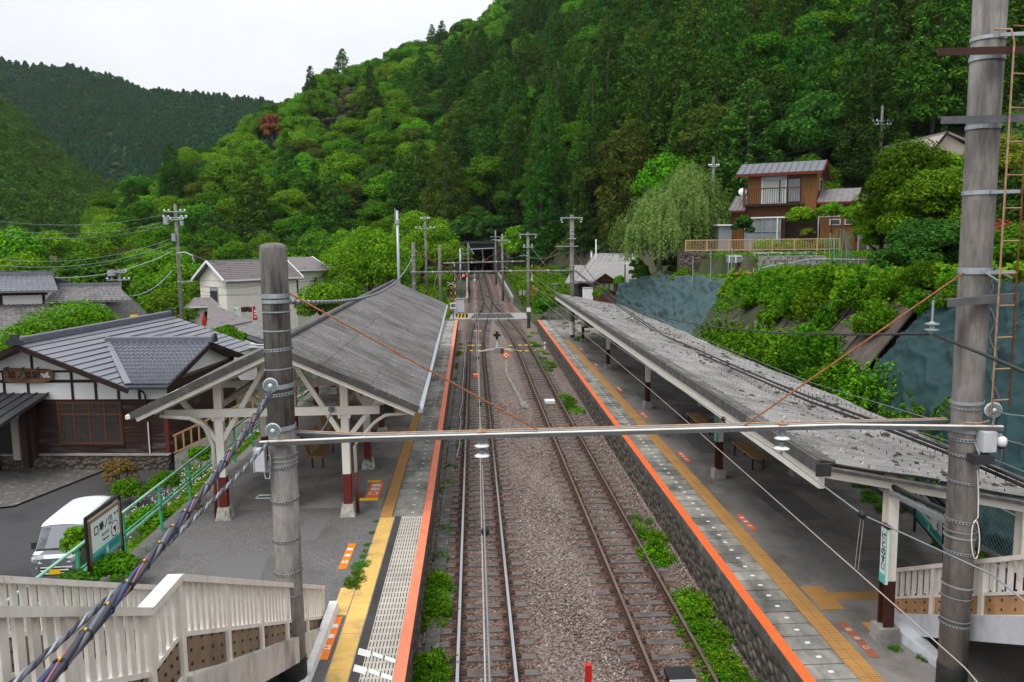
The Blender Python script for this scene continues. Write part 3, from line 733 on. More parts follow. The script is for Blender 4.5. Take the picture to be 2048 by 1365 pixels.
MB().bar((6.05, ry0-.03, 4.12), (11.1, ry0-.03, 3.11), .06, .22, (0, 1, 0)).build('verge', 'concrete_dark', CR)
MB().bar((11.02, ry0, 3.13), (11.02+rd(ry1), ry1, 3.13), .06, .12).build('eave_board', 'concrete_dark', CR)
m = MB(); m.box(5.8, 6.05, ry0-.09, ry0-.04, 4.0, 4.22); m.build('end_cap', 'charcoal', CR)
for k, (x, Y) in enumerate(((7.2, 13.1), (7.29, 23.06), (7.43, 33.5), (7.55, 44.3), (7.83, 56.7))):
    zt_ = 4.2-.2*(x-5.9-rd(Y))-.16
    for xx in (x, x+2.42):
        ztt = 4.2-.2*(xx-5.9-rd(Y))-.16
        m = MB(); m.box(xx-.09, xx+.09, Y-.11, Y-.085, 2.07, ztt); m.box(xx-.09, xx+.09, Y+.085, Y+.11, 2.07, ztt); m.box(xx-.03, xx+.03, Y-.084, Y+.084, 2.07, ztt); m.build('post', 'cream', CR)
        m = MB(); m.box(xx-.092, xx+.092, Y-.113, Y-.085, 1.2, 2.07); m.box(xx-.092, xx+.092, Y+.085, Y+.113, 1.2, 2.07); m.box(xx-.033, xx+.033, Y-.084, Y+.084, 1.2, 2.07); m.build('post_foot', 'brown_dark', CR)
        MB().rbox(xx, Y, .935, 1.22, .38, .38, 0, .92).build('pedestal', 'concrete', CR)
    MB().bar((5.95+rd(Y), Y, 4.03), (11.0+rd(Y), Y, 3.02), .12, .2, (0, 1, 0)).build('rafter', 'cream', CR)
for u in (.3, .55, .8): MB().bar((5.9+5.15*u, ry0+.1, 4.12-1.03*u), (5.9+5.15*u+rd(ry1), ry1-.1, 4.12-1.03*u), .08, .09).build('purlin', 'cream_old', CR)
# moss cushions on the right roof
m = MB()
for i in range(330):
    u = min(.97, max(.05, R.gauss(.55, .2))); Y = R.uniform(13.4, 58); x = 5.9+5.15*u+rd(Y); s = R.uniform(.02, .075)
    m.lathe([(s, 0), (s*.9, s*.35), (s*.4, s*.6)], (x, Y, 4.255-1.03*u), (0, 0, 1), 6); 
    for j in range(len(m.v)-18, len(m.v)):
        vx, vy, vz = m.v[j]; m.v[j] = (x+(vx-x)*R.uniform(.6, 1.5)+0, Y+(vy-Y)*R.uniform(.7, 2.2), vz)
M('moss', (.065, .06, .03), (.04, .037, .026), 9, .95)
tag(m.build('moss', 'moss', CR), kind='stuff')
# hook bolts holding the sheets of the right roof
m = MB()
for u in (.06, .18, .3, .42, .54, .66, .78, .9):
    Y = 13.2
    while Y < 44: m.cyl((5.9+5.15*u+rd(Y), Y, 4.2-1.03*u), (5.9+5.15*u+rd(Y), Y, 4.295-1.03*u), .011, n=5); Y += .292*(1 if Y < 26 else 2)
tag(m.build('hook_bolts', 'fastener', CR), kind='stuff')
# overhead light duct under the near end of the right roof
t = thing('light_duct', 'grey and black cable duct slung under the near end of the right platform roof', 'cable duct', (8.4, 11.5, 3.2))
MB().bar(tuple(P(1762, 975, 13.2)), tuple(P(1912, 1052, 11.75)), .1, .07).build('duct', 'steel_grey', t); MB().tube([P(1768, 966, 13.2), P(1918, 1036, 11.75)], .045, 10).build('black_pipe', 'black', t)
# ================================================================== benches, signs on the platforms
def bench(label, x, y, L, rz=0, back=False, z=.942):
    t = thing('bench', label, 'bench', (x, y, z), rz, 'benches under the platform roofs'); b = MB()
    for k in range(3): b.box(-.22+k*.15, -.08+k*.15, -L/2, L/2, .4, .435)
    b.build('seat', 'wood_bench', t, local=True)
    for yy in (-L/2+.25, L/2-.25):
        for xx in (-.17, .17): MB().box(xx-.02, xx+.02, yy-.02, yy+.02, 0, .4).build('leg', 'black', t, local=True)
    if back:
        b = MB(); b.hexa([(-.3, -L/2, .5), (-.27, -L/2, .5), (-.27, L/2, .5), (-.3, L/2, .5), (-.42, -L/2, .95), (-.39, -L/2, .95), (-.39, L/2, .95), (-.42, L/2, .95)]); b.build('backrest', 'wood_bench', t, local=True)
        for yy in (-L/2+.25, L/2-.25): MB().bar((-.2, yy, .38), (-.36, yy, .75), .03, .03).build('back_bracket', 'black', t, local=True)
    return t
bench('wooden bench nearer the camera under the right roof, behind the second post', 8.75, 24.6, 2.2)
bench('wooden bench farther away under the right roof', 8.45, 29.2, 2.2)
bench('brown bench with a backrest nearest the front under the left roof', -5.1, 26.2, 2.4, 0, True)
bench('brown bench with a backrest in the middle of the left shelter', -5.15, 29.4, 2.4, 0, True)
bench('brown bench with a backrest deepest inside the left shelter', -5.2, 33.0, 2.4, 0, True)
def name_board(label, a, b, z0, z1, legs, tilt_mat, n):
    """station name board between the plan points a and b, facing n"""
    a, b = Vector((*a, 0)), Vector((*b, 0)); d = (b-a).normalized(); W = (b-a).length; nv = Vector((*n, 0)); c = (a+b)/2
    t = thing('station_name_board', label, 'station sign', (c.x, c.y, legs))
    H = z1-z0; o = nv*.02; zc = (z0+z1)/2
    def slab(u0, u1, v0, v1, off, th, mat, nm, par=t):
        q = [c+d*u+Vector((0, 0, v))+nv*off for u, v in ((u0, v0), (u1, v0), (u1, v1), (u0, v1))]
        return MB().poly(q, nv*th).build(nm, mat, par)
    w = W/2
    slab(-w, w, z0, z1, -.03, .05, 'sign_white', 'board')
    for u0, u1, v0, v1 in ((-w-.06, w+.06, z1, z1+.06), (-w-.06, w+.06, z0-.06, z0), (-w-.06, -w, z0, z1), (w, w+.06, z0, z1)): slab(u0, u1, v0, v1, -.04, .075, tilt_mat, 'frame')
    for s in (-1, 1): MB().tube([tuple(c+d*(s*(w+.13))+Vector((0, 0, z))) for z in (legs, z1+.16)], .035, 8).build('leg', 'black', t)
    MB().tube([tuple(c+d*(-w-.13)+Vector((0, 0, z1+.16))), tuple(c+d*(w+.13)+Vector((0, 0, z1+.16)))], .035, 8).build('top_rail', 'black', t)
    slab(-w, w, z0, z0+H*.3, .02, .004, 'teal', 'line_band'); 
    slab(-w, -.06, z0+H*.03, z0+H*.2, .0245, .003, 'teal_dark', 'direction_band'); slab(.09, w*.92, z0+H*.1, z0+H*.26, .0245, .003, 'teal_dark', 'direction_band')
    slab(-.03, .05, z0+H*.07, z0+H*.2, .0245, .003, 'plain_white', 'station_square')
    tx = lambda s_, sz, u, v, mt='black', **k: lettering(s_, sz, mt, 'lettering', t, tuple(c+d*u+Vector((0, 0, z0+H*v))+nv*.024), tuple(d), (0, 0, 1), .002, **k)
    tx('鳩ノ巣', H*.22, .03, .76, bold=.004); tx('はとのす', H*.09, -.02, .55); tx('Hatonosu', H*.075, -.02, .43); tx('鳩ノ巣', H*.07, w*.8, .84)
    for u0, u1, v0, v1 in ((-.44, -.42, .66, .84), (-.3, -.28, .66, .84), (-.44, -.28, .66, .69), (-.44, -.28, .82, .85)): slab(u0*W/1.15, u1*W/1.15, z0+H*v0, z0+H*v1, .02, .004, 'black', 'station_number_frame')
    # round bird emblem
    e = c+d*(w*.62)+Vector((0, 0, z0+H*.5))+nv*.0275
    MB().lathe([(.0, 0), (H*.19, 0), (H*.19, .003), (0, .003)], tuple(e), tuple(nv), 20).build('emblem_disc', 'plain_white', t)
    m = MB()
    for k in range(10):
        a1 = k*math.pi/5; m.poly([e+nv*.003+d*(math.cos(a1+q)*H*r)+Vector((0, 0, math.sin(a1+q)*H*r)) for q, r in ((0, .17), (.45, .17), (.45, .195), (0, .195))], nv*.002)
    m.poly([e+nv*.003+d*(x*H)+Vector((0, 0, y*H)) for x, y in ((-.1, .02), (-.03, -.02), (0, -.1), (.04, -.1), (.05, .0), (.1, .05), (.05, .06), (.02, .03), (-.04, .06))], nv*.002)
    m.build('emblem', 'black', t)
    return t
name_board('white and teal station name board in front of the green rail on the left', (-7.95, 16.15), (-7.95, 17.45), 1.5, 2.42, .5, 'mildew_board', (1, -.0))
name_board('white and teal station name board behind the post under the right roof', (10.6, 18.1), (10.1, 16.2), 1.35, 2.1, .94, 'brown_dark', (-.966, -.258))
t = thing('post_name_plate', 'narrow vertical teal name plate on the nearest right-hand roof post', 'station sign', (7.16, 12.95, 2.05))
MB().box(7.05, 7.10, 12.9, 13.1, 2.05, 3.05).build('plate', 'sign_white', t); MB().box(7.04, 7.12, 12.88, 13.12, 3.05, 3.1).build('cap', 'brown_dark', t)
MB().box(7.043, 7.049, 12.9, 13.1, 2.06, 2.22).build('teal_band', 'teal', t); MB().box(7.0445, 7.0495, 12.9, 12.92, 2.22, 3.04).build('teal_edge', 'teal', t)
lettering('はとのす', .15, 'black', 'lettering', t, (7.048, 13.0, 2.68), (0, -1, 0), (0, 0, 1), .002, 1.0, True, bold=.004)
m = MB()
for a0, a1, b0, b1 in ((12.95, 13.05, 2.3, 2.31), (12.95, 13.05, 2.39, 2.4), (12.95, 12.96, 2.31, 2.39), (13.04, 13.05, 2.31, 2.39)): m.box(7.045, 7.0495, a0, a1, b0, b1)
m.build('station_number_frame', 'black', t)
t = thing('post_name_plate', 'narrow vertical teal name plate on the second roof post, beside the near bench', 'station sign', (7.2, 22.95, 2.05))
MB().box(7.14, 7.18, 22.88, 23.05, 2.1, 3.1).build('plate', 'teal', t); lettering('はとのす', .14, 'black', 'lettering', t, (7.138, 22.96, 2.7), (0, -1, 0), (0, 0, 1), .002, 1.0, True)
t = thing('track_number_sign', 'dark hanging panel with a pale 2 and a red bar under the right roof', 'track sign', (8.6, 57, 2.3))
MB().box(7.75, 9.6, 57.0, 57.08, 1.95, 2.55).build('panel', 'charcoal', t); MB().box(8.3, 8.55, 56.985, 56.998, 1.97, 2.53).build('red_bar', 'red', t)
lettering('2', .5, 'galv', 'number', t, (8.05, 56.994, 2.25), depth=.003, bold=.012)
for x in (7.95, 9.4): MB().tube([(x, 57.04, 2.55), (x, 57.04, 3.6)], .02).build('hanger', 'charcoal', t)
# ================================================================== picket-fenced stairs
def flight_fence(x, prof, label, h=1.12, board=.42, side=1, mat='cream_old', bmat='mildew_board', pw=.095, gap=.08, drop0=0):
    """prof: list of (Y, z of the top rail)"""
    t = thing('stair_railing', label, 'railing', (x, prof[-1][0], prof[-1][1]-h))
    zf = lambda Y: float(np.interp(Y, [p[0] for p in prof], [p[1] for p in prof]))
    for (ya, za), (yb, zb) in zip(prof[:-1], prof[1:]):
        MB().bar((x, ya, za-.035), (x, yb, zb-.035), .15, .07).build('top_rail', mat, t)
        MB().bar((x, ya, za-h+.03), (x, yb, zb-h+.03), .07, .08).build('bottom_rail', mat, t)
        MB().bar((x, ya, za-h+.07+board), (x, yb, zb-h+.07+board), .05, .05).build('middle_rail', mat, t)
        n = max(1, round((yb-ya)/1.3)); pk = MB(); bd = MB(); bolts = MB()
        for k in range(n+1):
            if k == 0 and ya != prof[0][0]: continue      # the joint post belongs to the segment before
            Y = ya+(yb-ya)*k/n; MB().box(x-.05, x+.05, Y-.05, Y+.05, zf(Y)-h-.12, zf(Y)-.045).build('baluster_post', mat, t)
        Y = ya+.1
        while Y < yb-.08:
            z = zf(Y+pw/2); pk.hexa([(x-.015, Y, z-h+.1+board), (x+.015, Y, z-h+.1+board), (x+.015, Y+pw, zf(Y+pw)-h+.1+board), (x-.015, Y+pw, zf(Y+pw)-h+.1+board), (x-.015, Y, zf(Y)-.06), (x+.015, Y, zf(Y)-.06), (x+.015, Y+pw, zf(Y+pw)-.06), (x-.015, Y+pw, zf(Y+pw)-.06)])
            Y += pw+gap
        pk.build('pickets', mat, t)
        n2 = n
        for k in range(n2):
            a, b = ya+(yb-ya)*k/n2+.055, ya+(yb-ya)*(k+1)/n2-.055; sx = x
            bd.hexa([(sx-.012, a, zf(a)-h+.08), (sx+.012, a, zf(a)-h+.08), (sx+.012, b, zf(b)-h+.08), (sx-.012, b, zf(b)-h+.08), (sx-.012, a, zf(a)-h+.06+board), (sx+.012, a, zf(a)-h+.06+board), (sx+.012, b, zf(b)-h+.06+board), (sx-.012, b, zf(b)-h+.06+board)])
            for u in (.15, .4, .65, .88):
                for v in (.08, .23, .37):
                    yy = a+(b-a)*u; zz = zf(yy)-h+.08+v; bolts.box(sx+.0125*side, sx+.028*side, yy-.012, yy+.012, zz-.014, zz+.014)
        q = bd.build('kick_board', bmat, t); tag(bolts.build('bolts', 'charcoal', q), kind='stuff')
    return t
LPROF = [(3.0, 6.70), (6.97, 4.80), (7.71, 4.80), (14.65, 1.60)]
flight_fence(-3.0, LPROF, 'cream picket railing with mildewed brown boards along the track side of the left stairs')
flight_fence(-4.85, [(3.0, 6.74), (6.6, 4.98), (7.5, 4.95), (14.2, 1.80)], 'cream picket railing along the far left side of the left stairs', side=1)
def stair(name, label, x0, x1, y_top, z_top, y_bot, z_bot, mat, yland=None):
    t = thing(name, label, 'stairs', ((x0+x1)/2, y_bot, z_bot)); n = max(3, int((z_top-z_bot)/.165)); b = MB()
    for k in range(n):
        ya = y_bot+(y_top-y_bot)*k/n; yb = y_bot+(y_top-y_bot)*(k+1)/n; z = z_bot+(z_top-z_bot)*(k+1)/n
        b.box(x0+.12, x1-.12, min(ya, yb), max(ya, yb), z-.28, z)
    b.build('steps', 'concrete', t)
    for x in (x0, x1):
        b = MB(); w = .11
        b.hexa([(x-w, y_bot, z_bot-.2), (x+w, y_bot, z_bot-.2), (x+w, y_top, z_top-.42), (x-w, y_top, z_top-.42), (x-w, y_bot, z_bot+.2), (x+w, y_bot, z_bot+.2), (x+w, y_top, z_top+.06), (x-w, y_top, z_top+.06)])
        b.build('stringer', mat, t)
    return t
M('stringer_old', (.62, .58, .52), (.5, .46, .42), 2.5, .75, .1, stain=(.22, .2, .19), ssc=1.8, sst=(1, 1, .4), sr=(.5, .68))
st = stair('platform_stairs', 'weathered concrete stairs descending to the left platform between picket railings', -4.85, -3.0, 7.7, 3.66, 14.6, .62, 'stringer_old')
MB().box(-4.95, -2.9, 6.9, 7.72, 3.4, 3.67).build('landing', 'concrete', st)
stair('upper_stairs', 'upper flight of the left stairs coming down from the footbridge', -4.85, -3.0, 3.0, 5.55, 6.9, 3.7, 'stringer_old')
b = MB(); b.hexa([(-2.93, 12.1, .93), (-2.77, 12.1, .93), (-2.73, 15.0, .93), (-2.93, 15.0, .93), (-2.91, 12.1, 1.06), (-2.79, 12.1, 1.06), (-2.75, 14.98, 1.14), (-2.91, 14.98, 1.14)])
tag(b.build('kerb_wall', 'white_paint'), 'low white concrete kerb at the foot of the left stairs', 'kerb')
RPROF = [(2.5, 7.4), (13.95, 1.88)]
M('picket_white', (.72, .68, .64), (.62, .58, .53), 3, .6, .05, stain=(.4, .36, .32), ssc=2, sr=(.6, .75))
flight_fence(7.8, RPROF, 'white picket railing with newer brown boards on the right stairs', .98, .34, -1, 'picket_white', 'ply_new', .1, .09)
flight_fence(9.7, RPROF, 'far white picket railing on the outer side of the right stairs', .98, .34, -1, 'picket_white', 'ply_new', .1, .09)
stair('platform_stairs', 'pale blue-grey concrete stairs descending to the right platform', 7.8, 9.7, 4.0, 5.62, 13.95, .8, 'pale_blue_grey')
b = MB(); b.hexa([(7.6, 11.9, .93), (7.75, 11.9, .93), (7.75, 13.9, .93), (7.35, 13.3, .93), (7.6, 11.9, 1.05), (7.75, 11.9, 1.05), (7.75, 13.9, 1.2), (7.38, 13.3, 1.15)])
tag(b.build('kerb_wall', 'pale_blue_grey'), 'low pale concrete kerb running from the nearest right post to the stairs', 'kerb')
# ================================================================== green rail and planted bank on the left
t = thing('green_railing', 'green painted two-rail metal fence along the back edge of the left platform', 'railing', (-8.0, 25, .95))
gy = list(np.arange(11.5, 44.5, 2.1))
for z, r, mt in ((2.1, .032, 'green_rail_light'), (1.62, .024, 'green_rail'), (1.52, .03, 'green_rail_light')): MB().tube([(-8.0, Y, z) for Y in gy], r, 8).build('rail', mt, t, smooth=True)
for Y in gy: MB().box(-8.03, -7.97, Y-.03, Y+.03, .6, 2.09).build('post', 'green_rail', t)
# chain-link fence behind the right platform
def mat_mesh():
    m, nt, b = nodes('chain_link'); b.inputs['Base Color'].default_value = (.2, .3, .27, 1); b.inputs['Roughness'].default_value = .5
mat_mesh()
t = thing('chain_link_fence', 'grey-green chain-link fence along the back of the right platform', 'fence', (11.35, 25, .95))
fy = list(np.arange(9, 47, 2.0))
for Y in fy: MB().box(11.32, 11.38, Y-.035, Y+.035, .9, 2.2).build('post', 'steel_grey', t)
MB().tube([(11.35, fy[0], 2.18), (11.35, fy[-1], 2.18)], .025).build('top_rail', 'steel_grey', t)
b = MB(); y0_, y1_ = 9, 34
for s in (1, -1):
    k = y0_-1.2
    while k < y1_:
        a = [(11.35+.004*s, k, 1.0), (11.35+.004*s, k+1.15, 2.16)] if s > 0 else [(11.35+.004*s, k, 2.16), (11.35+.004*s, k+1.15, 1.0)]
        b.bar(a[0], a[1], .006, .006, (1, 0, 0)); k += .13
b.build('wire_mesh', 'chain_link', t)
MB().box(11.25, 11.5, 9, 46, .9, 1.08).build('kerb', 'concrete_dark', t)
# ================================================================== overhead line: near portal
def zpx(y, Y=12.2): return P(560, y, Y).z
def band(parent, x, y, r, z, h=.05, mat='galv', tilt=0, name='band', holes=False):
    b = MB(); n = 20
    c = []
    for k in range(n+1):
        a = 2*math.pi*k/n; rr = r+.008; dz = tilt*math.cos(a)
        c.append(((x+rr*math.cos(a), y+rr*math.sin(a), z-h/2+dz), (x+rr*math.cos(a), y+rr*math.sin(a), z+h/2+dz), (x+(rr+.006)*math.cos(a), y+(rr+.006)*math.sin(a), z+h/2+dz), (x+(rr+.006)*math.cos(a), y+(rr+.006)*math.sin(a), z-h/2+dz)))
    for k in range(n):
        p, q = c[k], c[k+1]; b.add([*p, *q], [(2, 3, 7, 6), (0, 1, 5, 4), (1, 2, 6, 5), (3, 0, 4, 7)])
    o = b.build(name, mat, parent)
    if holes:
        b = MB()
        for k in range(0, 30):
            a = 2*math.pi*k/30; rr = r+.0145
            b.rbox(x+rr*math.cos(a), y+rr*math.sin(a), z-h*.22+tilt*math.cos(a), z+h*.22+tilt*math.cos(a), .004, .022, a)
        tag(b.build('slots', 'black', o), kind='stuff')
    return o
def disc_insulator(parent, p, ax, r, n=1, mat='white_porcelain', step=.1, name='insulator'):
    prof = [(.02, -.02)]
    for k in range(n):
        h = k*step; prof += [(.035, h), (.045, h+.02), (r, h+.045), (r*.98, h+.058), (r*.72, h+.052), (r*.7, h+.062), (r*.45, h+.055), (.04, h+.07)]
    prof += [(.02, n*step)]
    o = MB().lathe(prof, p, ax, 20).build(name, mat, parent, smooth=False)
    if n == 1:                                       # concentric ribs on the face
        d = Vector(ax).normalized(); b = MB()
        for q in (.84, .6, .4): b.lathe([(r*(q-.05), .052), (r*(q-.04), .082), (r*(q+.03), .082), (r*(q+.04), .05)], p, ax, 20)
        b.build('ribs', 'grey_porcelain', o)
    return o
PX, PYL = -3.04, 12.4
LPOLE = thing('concrete_pole', 'thick weathered concrete catenary pole numbered 12 in front of the left platform roof', 'pole', (PX, PYL, .9))
b = MB(); b.lathe([(.212, 0), (.21, .9), (.208, 4.3)], (PX, PYL, .9), n=24); b.build('shaft', 'pole_concrete', LPOLE, smooth=True)
b = MB(); b.lathe([(.208, 0), (.204, 2.78), (.185, 2.84), (.10, 2.87), (0.001, 2.875)], (PX, PYL, 5.2), n=24); b.build('upper_shaft', 'pole_dark', LPOLE, smooth=True)
MB().lathe([(.222, 0), (.222, .55), (.212, .56)], (PX, PYL, .85), n=24).build('black_sleeve', 'black_wrap', LPOLE, smooth=True)
pl = MB().box(PX-.09, PX+.1, PYL-.245, PYL-.214, 1.43, 1.79).build('number_plate', 'plain_white', LPOLE)
lettering('12', .13, 'charcoal', 'number', pl, (PX+.005, PYL-.2465, 1.6), bold=.003); lettering('鳩ノ巣', .04, 'charcoal', 'lettering', pl, (PX+.005, PYL-.2465, 1.73))
m = MB(); [m.box(PX-.075, PX+.085, PYL-.248, PYL-.2455, z, z+.006) for z in (1.45, 1.768)]; m.build('plate_lines', 'charcoal', pl)
for y, h, hl, tl in ((593, .07, False, 0), (604, .055, False, 0), (625, .02, False, 0), (663, .022, False, 0), (701, .05, True, .015), (740, .018, False, .01), (776, .07, False, .02), (791, .05, True, .02), (860, .07, False, .02), (916, .03, True, .01), (925, .015, False, .01), (936, .035, True, .015), (1006, .04, True, .015), (1085, .035, True, .01), (1151, .035, True, .012), (1195, .015, False, 0)):
    band(LPOLE, PX, PYL, .209, zpx(y), h, 'galv', tl, 'band', hl)
m = MB(); m.tube([(PX-.2, PYL-.1, zpx(1000)), (PX-.42, PYL-.15, zpx(998)), (PX-.36, PYL-.15, zpx(992)), (PX-.2, PYL-.1, zpx(994))], .008); m.build('hook', 'galv', LPOLE)
m = MB(); m.tube([(PX-.2, PYL-.05, zpx(697)), (PX-.45, PYL-.05, zpx(696)), (PX-.4, PYL-.05, zpx(690)), (PX-.2, PYL-.05, zpx(692))], .01); m.build('hook', 'galv', LPOLE)
bx = MB().box(PX-.39, PX-.22, PYL-.28, PYL-.12, zpx(940), zpx(897)).build('switch_box', 'pale_blue_grey', LPOLE); MB().box(PX-.395, PX-.37, PYL-.285, PYL-.115, zpx(942), zpx(896)).build('box_door', 'galv', bx)
m = MB(); m.tube([(PX-.26, PYL-.2, zpx(940)), (PX-.22, PYL-.25, zpx(955)), (PX-.16, PYL-.25, zpx(955)), (PX-.14, PYL-.22, zpx(925)), (PX-.17, PYL-.22, zpx(880))], .012); m.build('conduit', 'galv', LPOLE)
i1, i2 = P(541, 771, 12.02), P(546, 861, 12.02)
ax1 = (Vector(P(400, 950, 8.5))-i1).normalized()
for ip in (i1, i2): disc_insulator(LPOLE, tuple(ip-ax1*.05), tuple(ax1), .115, 1)
m = MB(); m.bar(tuple(i1), (PX-.05, PYL-.2, i1.z+.03), .05, .03); m.bar(tuple(i2), (PX-.05, PYL-.2, i2.z+.03), .05, .03); m.build('clevis', 'galv', LPOLE)
# ------------------------------------------------------------------ right pole
QX, QY = 7.4, 11.45
RPOLE = thing('concrete_pole', 'tall pale concrete catenary pole with a rusty ladder in front of the right stairs', 'pole', (QX, QY, .6))
MB().lathe([(.207, 0), (.21, 4), (.218, 8), (.223, 11.5)], (QX, QY, .6), n=26).build('shaft', 'pole_concrete', RPOLE, smooth=True)
MB().lathe([(.22, 0), (.22, .78), (.21, .79)], (QX, QY, .62), n=26).build('black_sleeve', 'black_wrap', RPOLE, smooth=True)
def zq(y): return P(1930, y, QY-.1).z
for y, h, hl, tl in ((76, .05, 0, 0), (116, .06, 0, 0), (254, .06, 0, 0), (386, .06, 0, 0), (540, .06, 0, 0), (546, .04, 0, 0), (806, .05, 0, .01), (818, .02, 1, 0), (862, .06, 0, -.01), (879, .05, 1, 0), (912, .035, 1, -.02), (965, .035, 1, -.02), (1043, .045, 1, -.02), (1063, .015, 0, -.01), (1075, .03, 0, -.015), (1105, .04, 1, -.02), (1173, .03, 0, -.03), (1195, .012, 0, -.02), (1240, .012, 0, -.02), (1250, .035, 1, -.02)):
    band(RPOLE, QX, QY, .2135+.0009*max(0, zq(y)-3), zq(y), h, 'galv', tl, 'band', bool(hl))
LAD = thing('pole_ladder', 'rusty iron ladder bolted to the right concrete pole', 'ladder', (QX+.25, QY-.35, 5.3))
la, lb = QX+.1, QX+.36
zt0, zb0 = zq(95), zq(820)
m = MB(); m.tube([(la-.2, QY-.27, zt0+.2), (la-.04, QY-.4, zt0+.17), (la, QY-.42, zt0), (la, QY-.42, zb0), (la-.03, QY-.42, zb0-.1), (la-.12, QY-.36, zb0-.15), (la-.3, QY-.27, zb0-.16)], .014, 8); m.build('side_rail', 'rust_pale', LAD, smooth=True)
m = MB(); m.tube([(lb-.18, QY-.27, zt0+.25), (lb, QY-.34, zt0+.22), (lb+.02, QY-.38, zt0), (lb+.02, QY-.38, zb0+.08)], .014, 8); m.build('side_rail', 'rust', LAD, smooth=True)
z = zb0+.2
while z < zt0:
    MB().cyl((la, QY-.42, z), (lb+.02, QY-.38, z), .01, n=8).build('rung', 'rust_pale', LAD); z += .46
for y in (76, 386, 545): MB().bar((QX-.0, QY-.26, zq(y)), (lb+.02, QY-.34, zq(y)), .03, .05).build('bracket', 'galv', LAD)
def angle_bar(p, q, w, h, mat, parent, name, lip=True):
    p, q = Vector(p), Vector(q); b = MB(); d = (q-p).normalized(); sd = d.cross(Vector((0, 0, 1)))
    b.bar(p, q, w, .012); b.bar(p+sd*(w/2-.006)-Vector((0, 0, h/2+.006)), q+sd*(w/2-.006)-Vector((0, 0, h/2+.006)), .012, h)
    return b.build(name, mat, parent)
angle_bar((QX-.95, QY-.33, zq(107)), (QX+1.2, QY-.33, zq(99)), .09, .09, 'brown_dark', RPOLE, 'crossarm')
angle_bar((QX-.85, QY-.33, zq(240)), (QX+1.2, QY-.33, zq(235)), .09, .09, 'galv_dark', RPOLE, 'crossarm')
angle_bar((QX-.6, QY-.3, zq(597)), (QX+.45, QY-.3, zq(587)), .1, .1, 'galv_dark', RPOLE, 'bracket_arm')
m = MB(); m.bar((QX-.1, QY-.3, zq(540)), (QX+.1, QY-.38, zq(560)), .06, .02); m.bar((QX+.2, QY-.2, zq(540)), (QX+.42, QY-.2, zq(557)), .06, .02); m.build('strut', 'galv', RPOLE)
ih = P(1865, 632, QY-.3)
disc_insulator(RPOLE, (ih.x, ih.y, zq(662)), (0, 0, 1), .1, 2, 'grey_porcelain', .085); MB().cyl((ih.x, ih.y, zq(640)), (ih.x, ih.y, zq(598)), .015).build('hanger', 'galv', RPOLE)
disc_insulator(RPOLE, tuple(P(1984, 818, QY-.33)), (-.25, -1, -.15), .12, 1)
p1 = P(1972, 882, QY-.3); MB().box(p1.x-.1, p1.x+.1, p1.y-.1, p1.y+.08, p1.z-.15, p1.z+.15).build('junction_box', 'pale_blue_grey', RPOLE)
MB().tube([P(1990, 825, QY-.3), P(1985, 850, QY-.3), P(1985, 870, QY-.3)], .012).build('conduit', 'galv', RPOLE)
MB().tube([P(1955, 940, QY-.28), P(1957, 990, QY-.28), P(1956, 1035, QY-.28)]+[P(1951+8*math.sin(a), 1080-38*math.cos(a), QY-.3) for a in [-.1-6.4*k/20 for k in range(21)]], .009, 8).build('coiled_cable', 'cream', RPOLE)
MB().tube([P(1956, 1050, QY-.28), P(1962, 1060, QY-.28), P(1960, 1090, QY-.28)], .03, 8).build('cable_coil', 'black', RPOLE)
t = thing('surveillance_camera', 'small white dome camera on an arm at the right pole', 'camera', tuple(P(2003, 900, QY-.3)))
p1 = P(2003, 885, QY-.35); MB().lathe([(.001, -.07), (.06, -.05), (.075, 0), (.07, .06), (.03, .09)], tuple(p1), n=16).build('housing', 'plain_white', t, smooth=True)
MB().lathe([(.001, -.055), (.04, -.045), (.058, .0)], (p1.x, p1.y, p1.z-.05), n=14).build('dome', 'black', t, smooth=True); MB().bar((p1.x, p1.y, p1.z+.11), (p1.x-.22, p1.y+.05, p1.z+.13), .03, .03).build('arm', 'galv', t)
t = thing('floodlight', 'dark flat box lamp clamped to the right pole under the junction box', 'lamp', tuple(P(1965, 925, QY-.35)))
p1 = P(1965, 917, QY-.35); MB().box(p1.x-.18, p1.x+.12, p1.y-.1, p1.y+.1, p1.z-.07, p1.z+.06).build('housing', 'charcoal', t); MB().bar((p1.x-.05, p1.y, p1.z+.06), (p1.x-.05, p1.y+.15, p1.z+.22), .02, .02).build('bracket', 'galv', t)
# ------------------------------------------------------------------ cross beam of two angles between the poles
GB = thing('portal_beam', 'pale steel double-angle beam spanning both tracks between the two near poles', 'beam', (2, 12.1, 5.0))
zb = 5.04
fr = [(-3.32, 12.14, zb), (-1.7, 12.2, zb+.02), (5.6, 11.72, zb+.16), (7.75, 11.12, zb+.22)]
re_ = [(-2.85, 12.64, zb+.02), (-1.7, 12.26, zb+.045), (5.6, 11.80, zb+.18), (7.3, 11.76, zb+.19)]
for pts, mt, nm, up in ((fr, 'galv', 'front_angle', 0), (re_, 'galv', 'rear_angle', 0)):
    b = MB(); lg = MB()
    for p, q in zip(pts[:-1], pts[1:]):
        p, q = Vector(p), Vector(q); d = (q-p).normalized(); sd = d.cross(Vector((0, 0, 1)))
        b.bar(p, q, .075, .012); lg.bar(p+sd*.03-Vector((0, 0, .037)), q+sd*.03-Vector((0, 0, .037)), .012, .06)
    b.build(nm, 'cream' if nm == 'front_angle' else mt, GB); lg.build('angle_leg', 'galv_dark', GB)
b = MB()
for p, q in zip(re_[:-1], re_[1:]):
    p, q = Vector(p), Vector(q); b.bar(p+Vector((0, .03, .014)), q+Vector((0, .03, .014)), .05, .01)
b.build('rust_flange', 'rust_pale', GB)
zb0 = zb
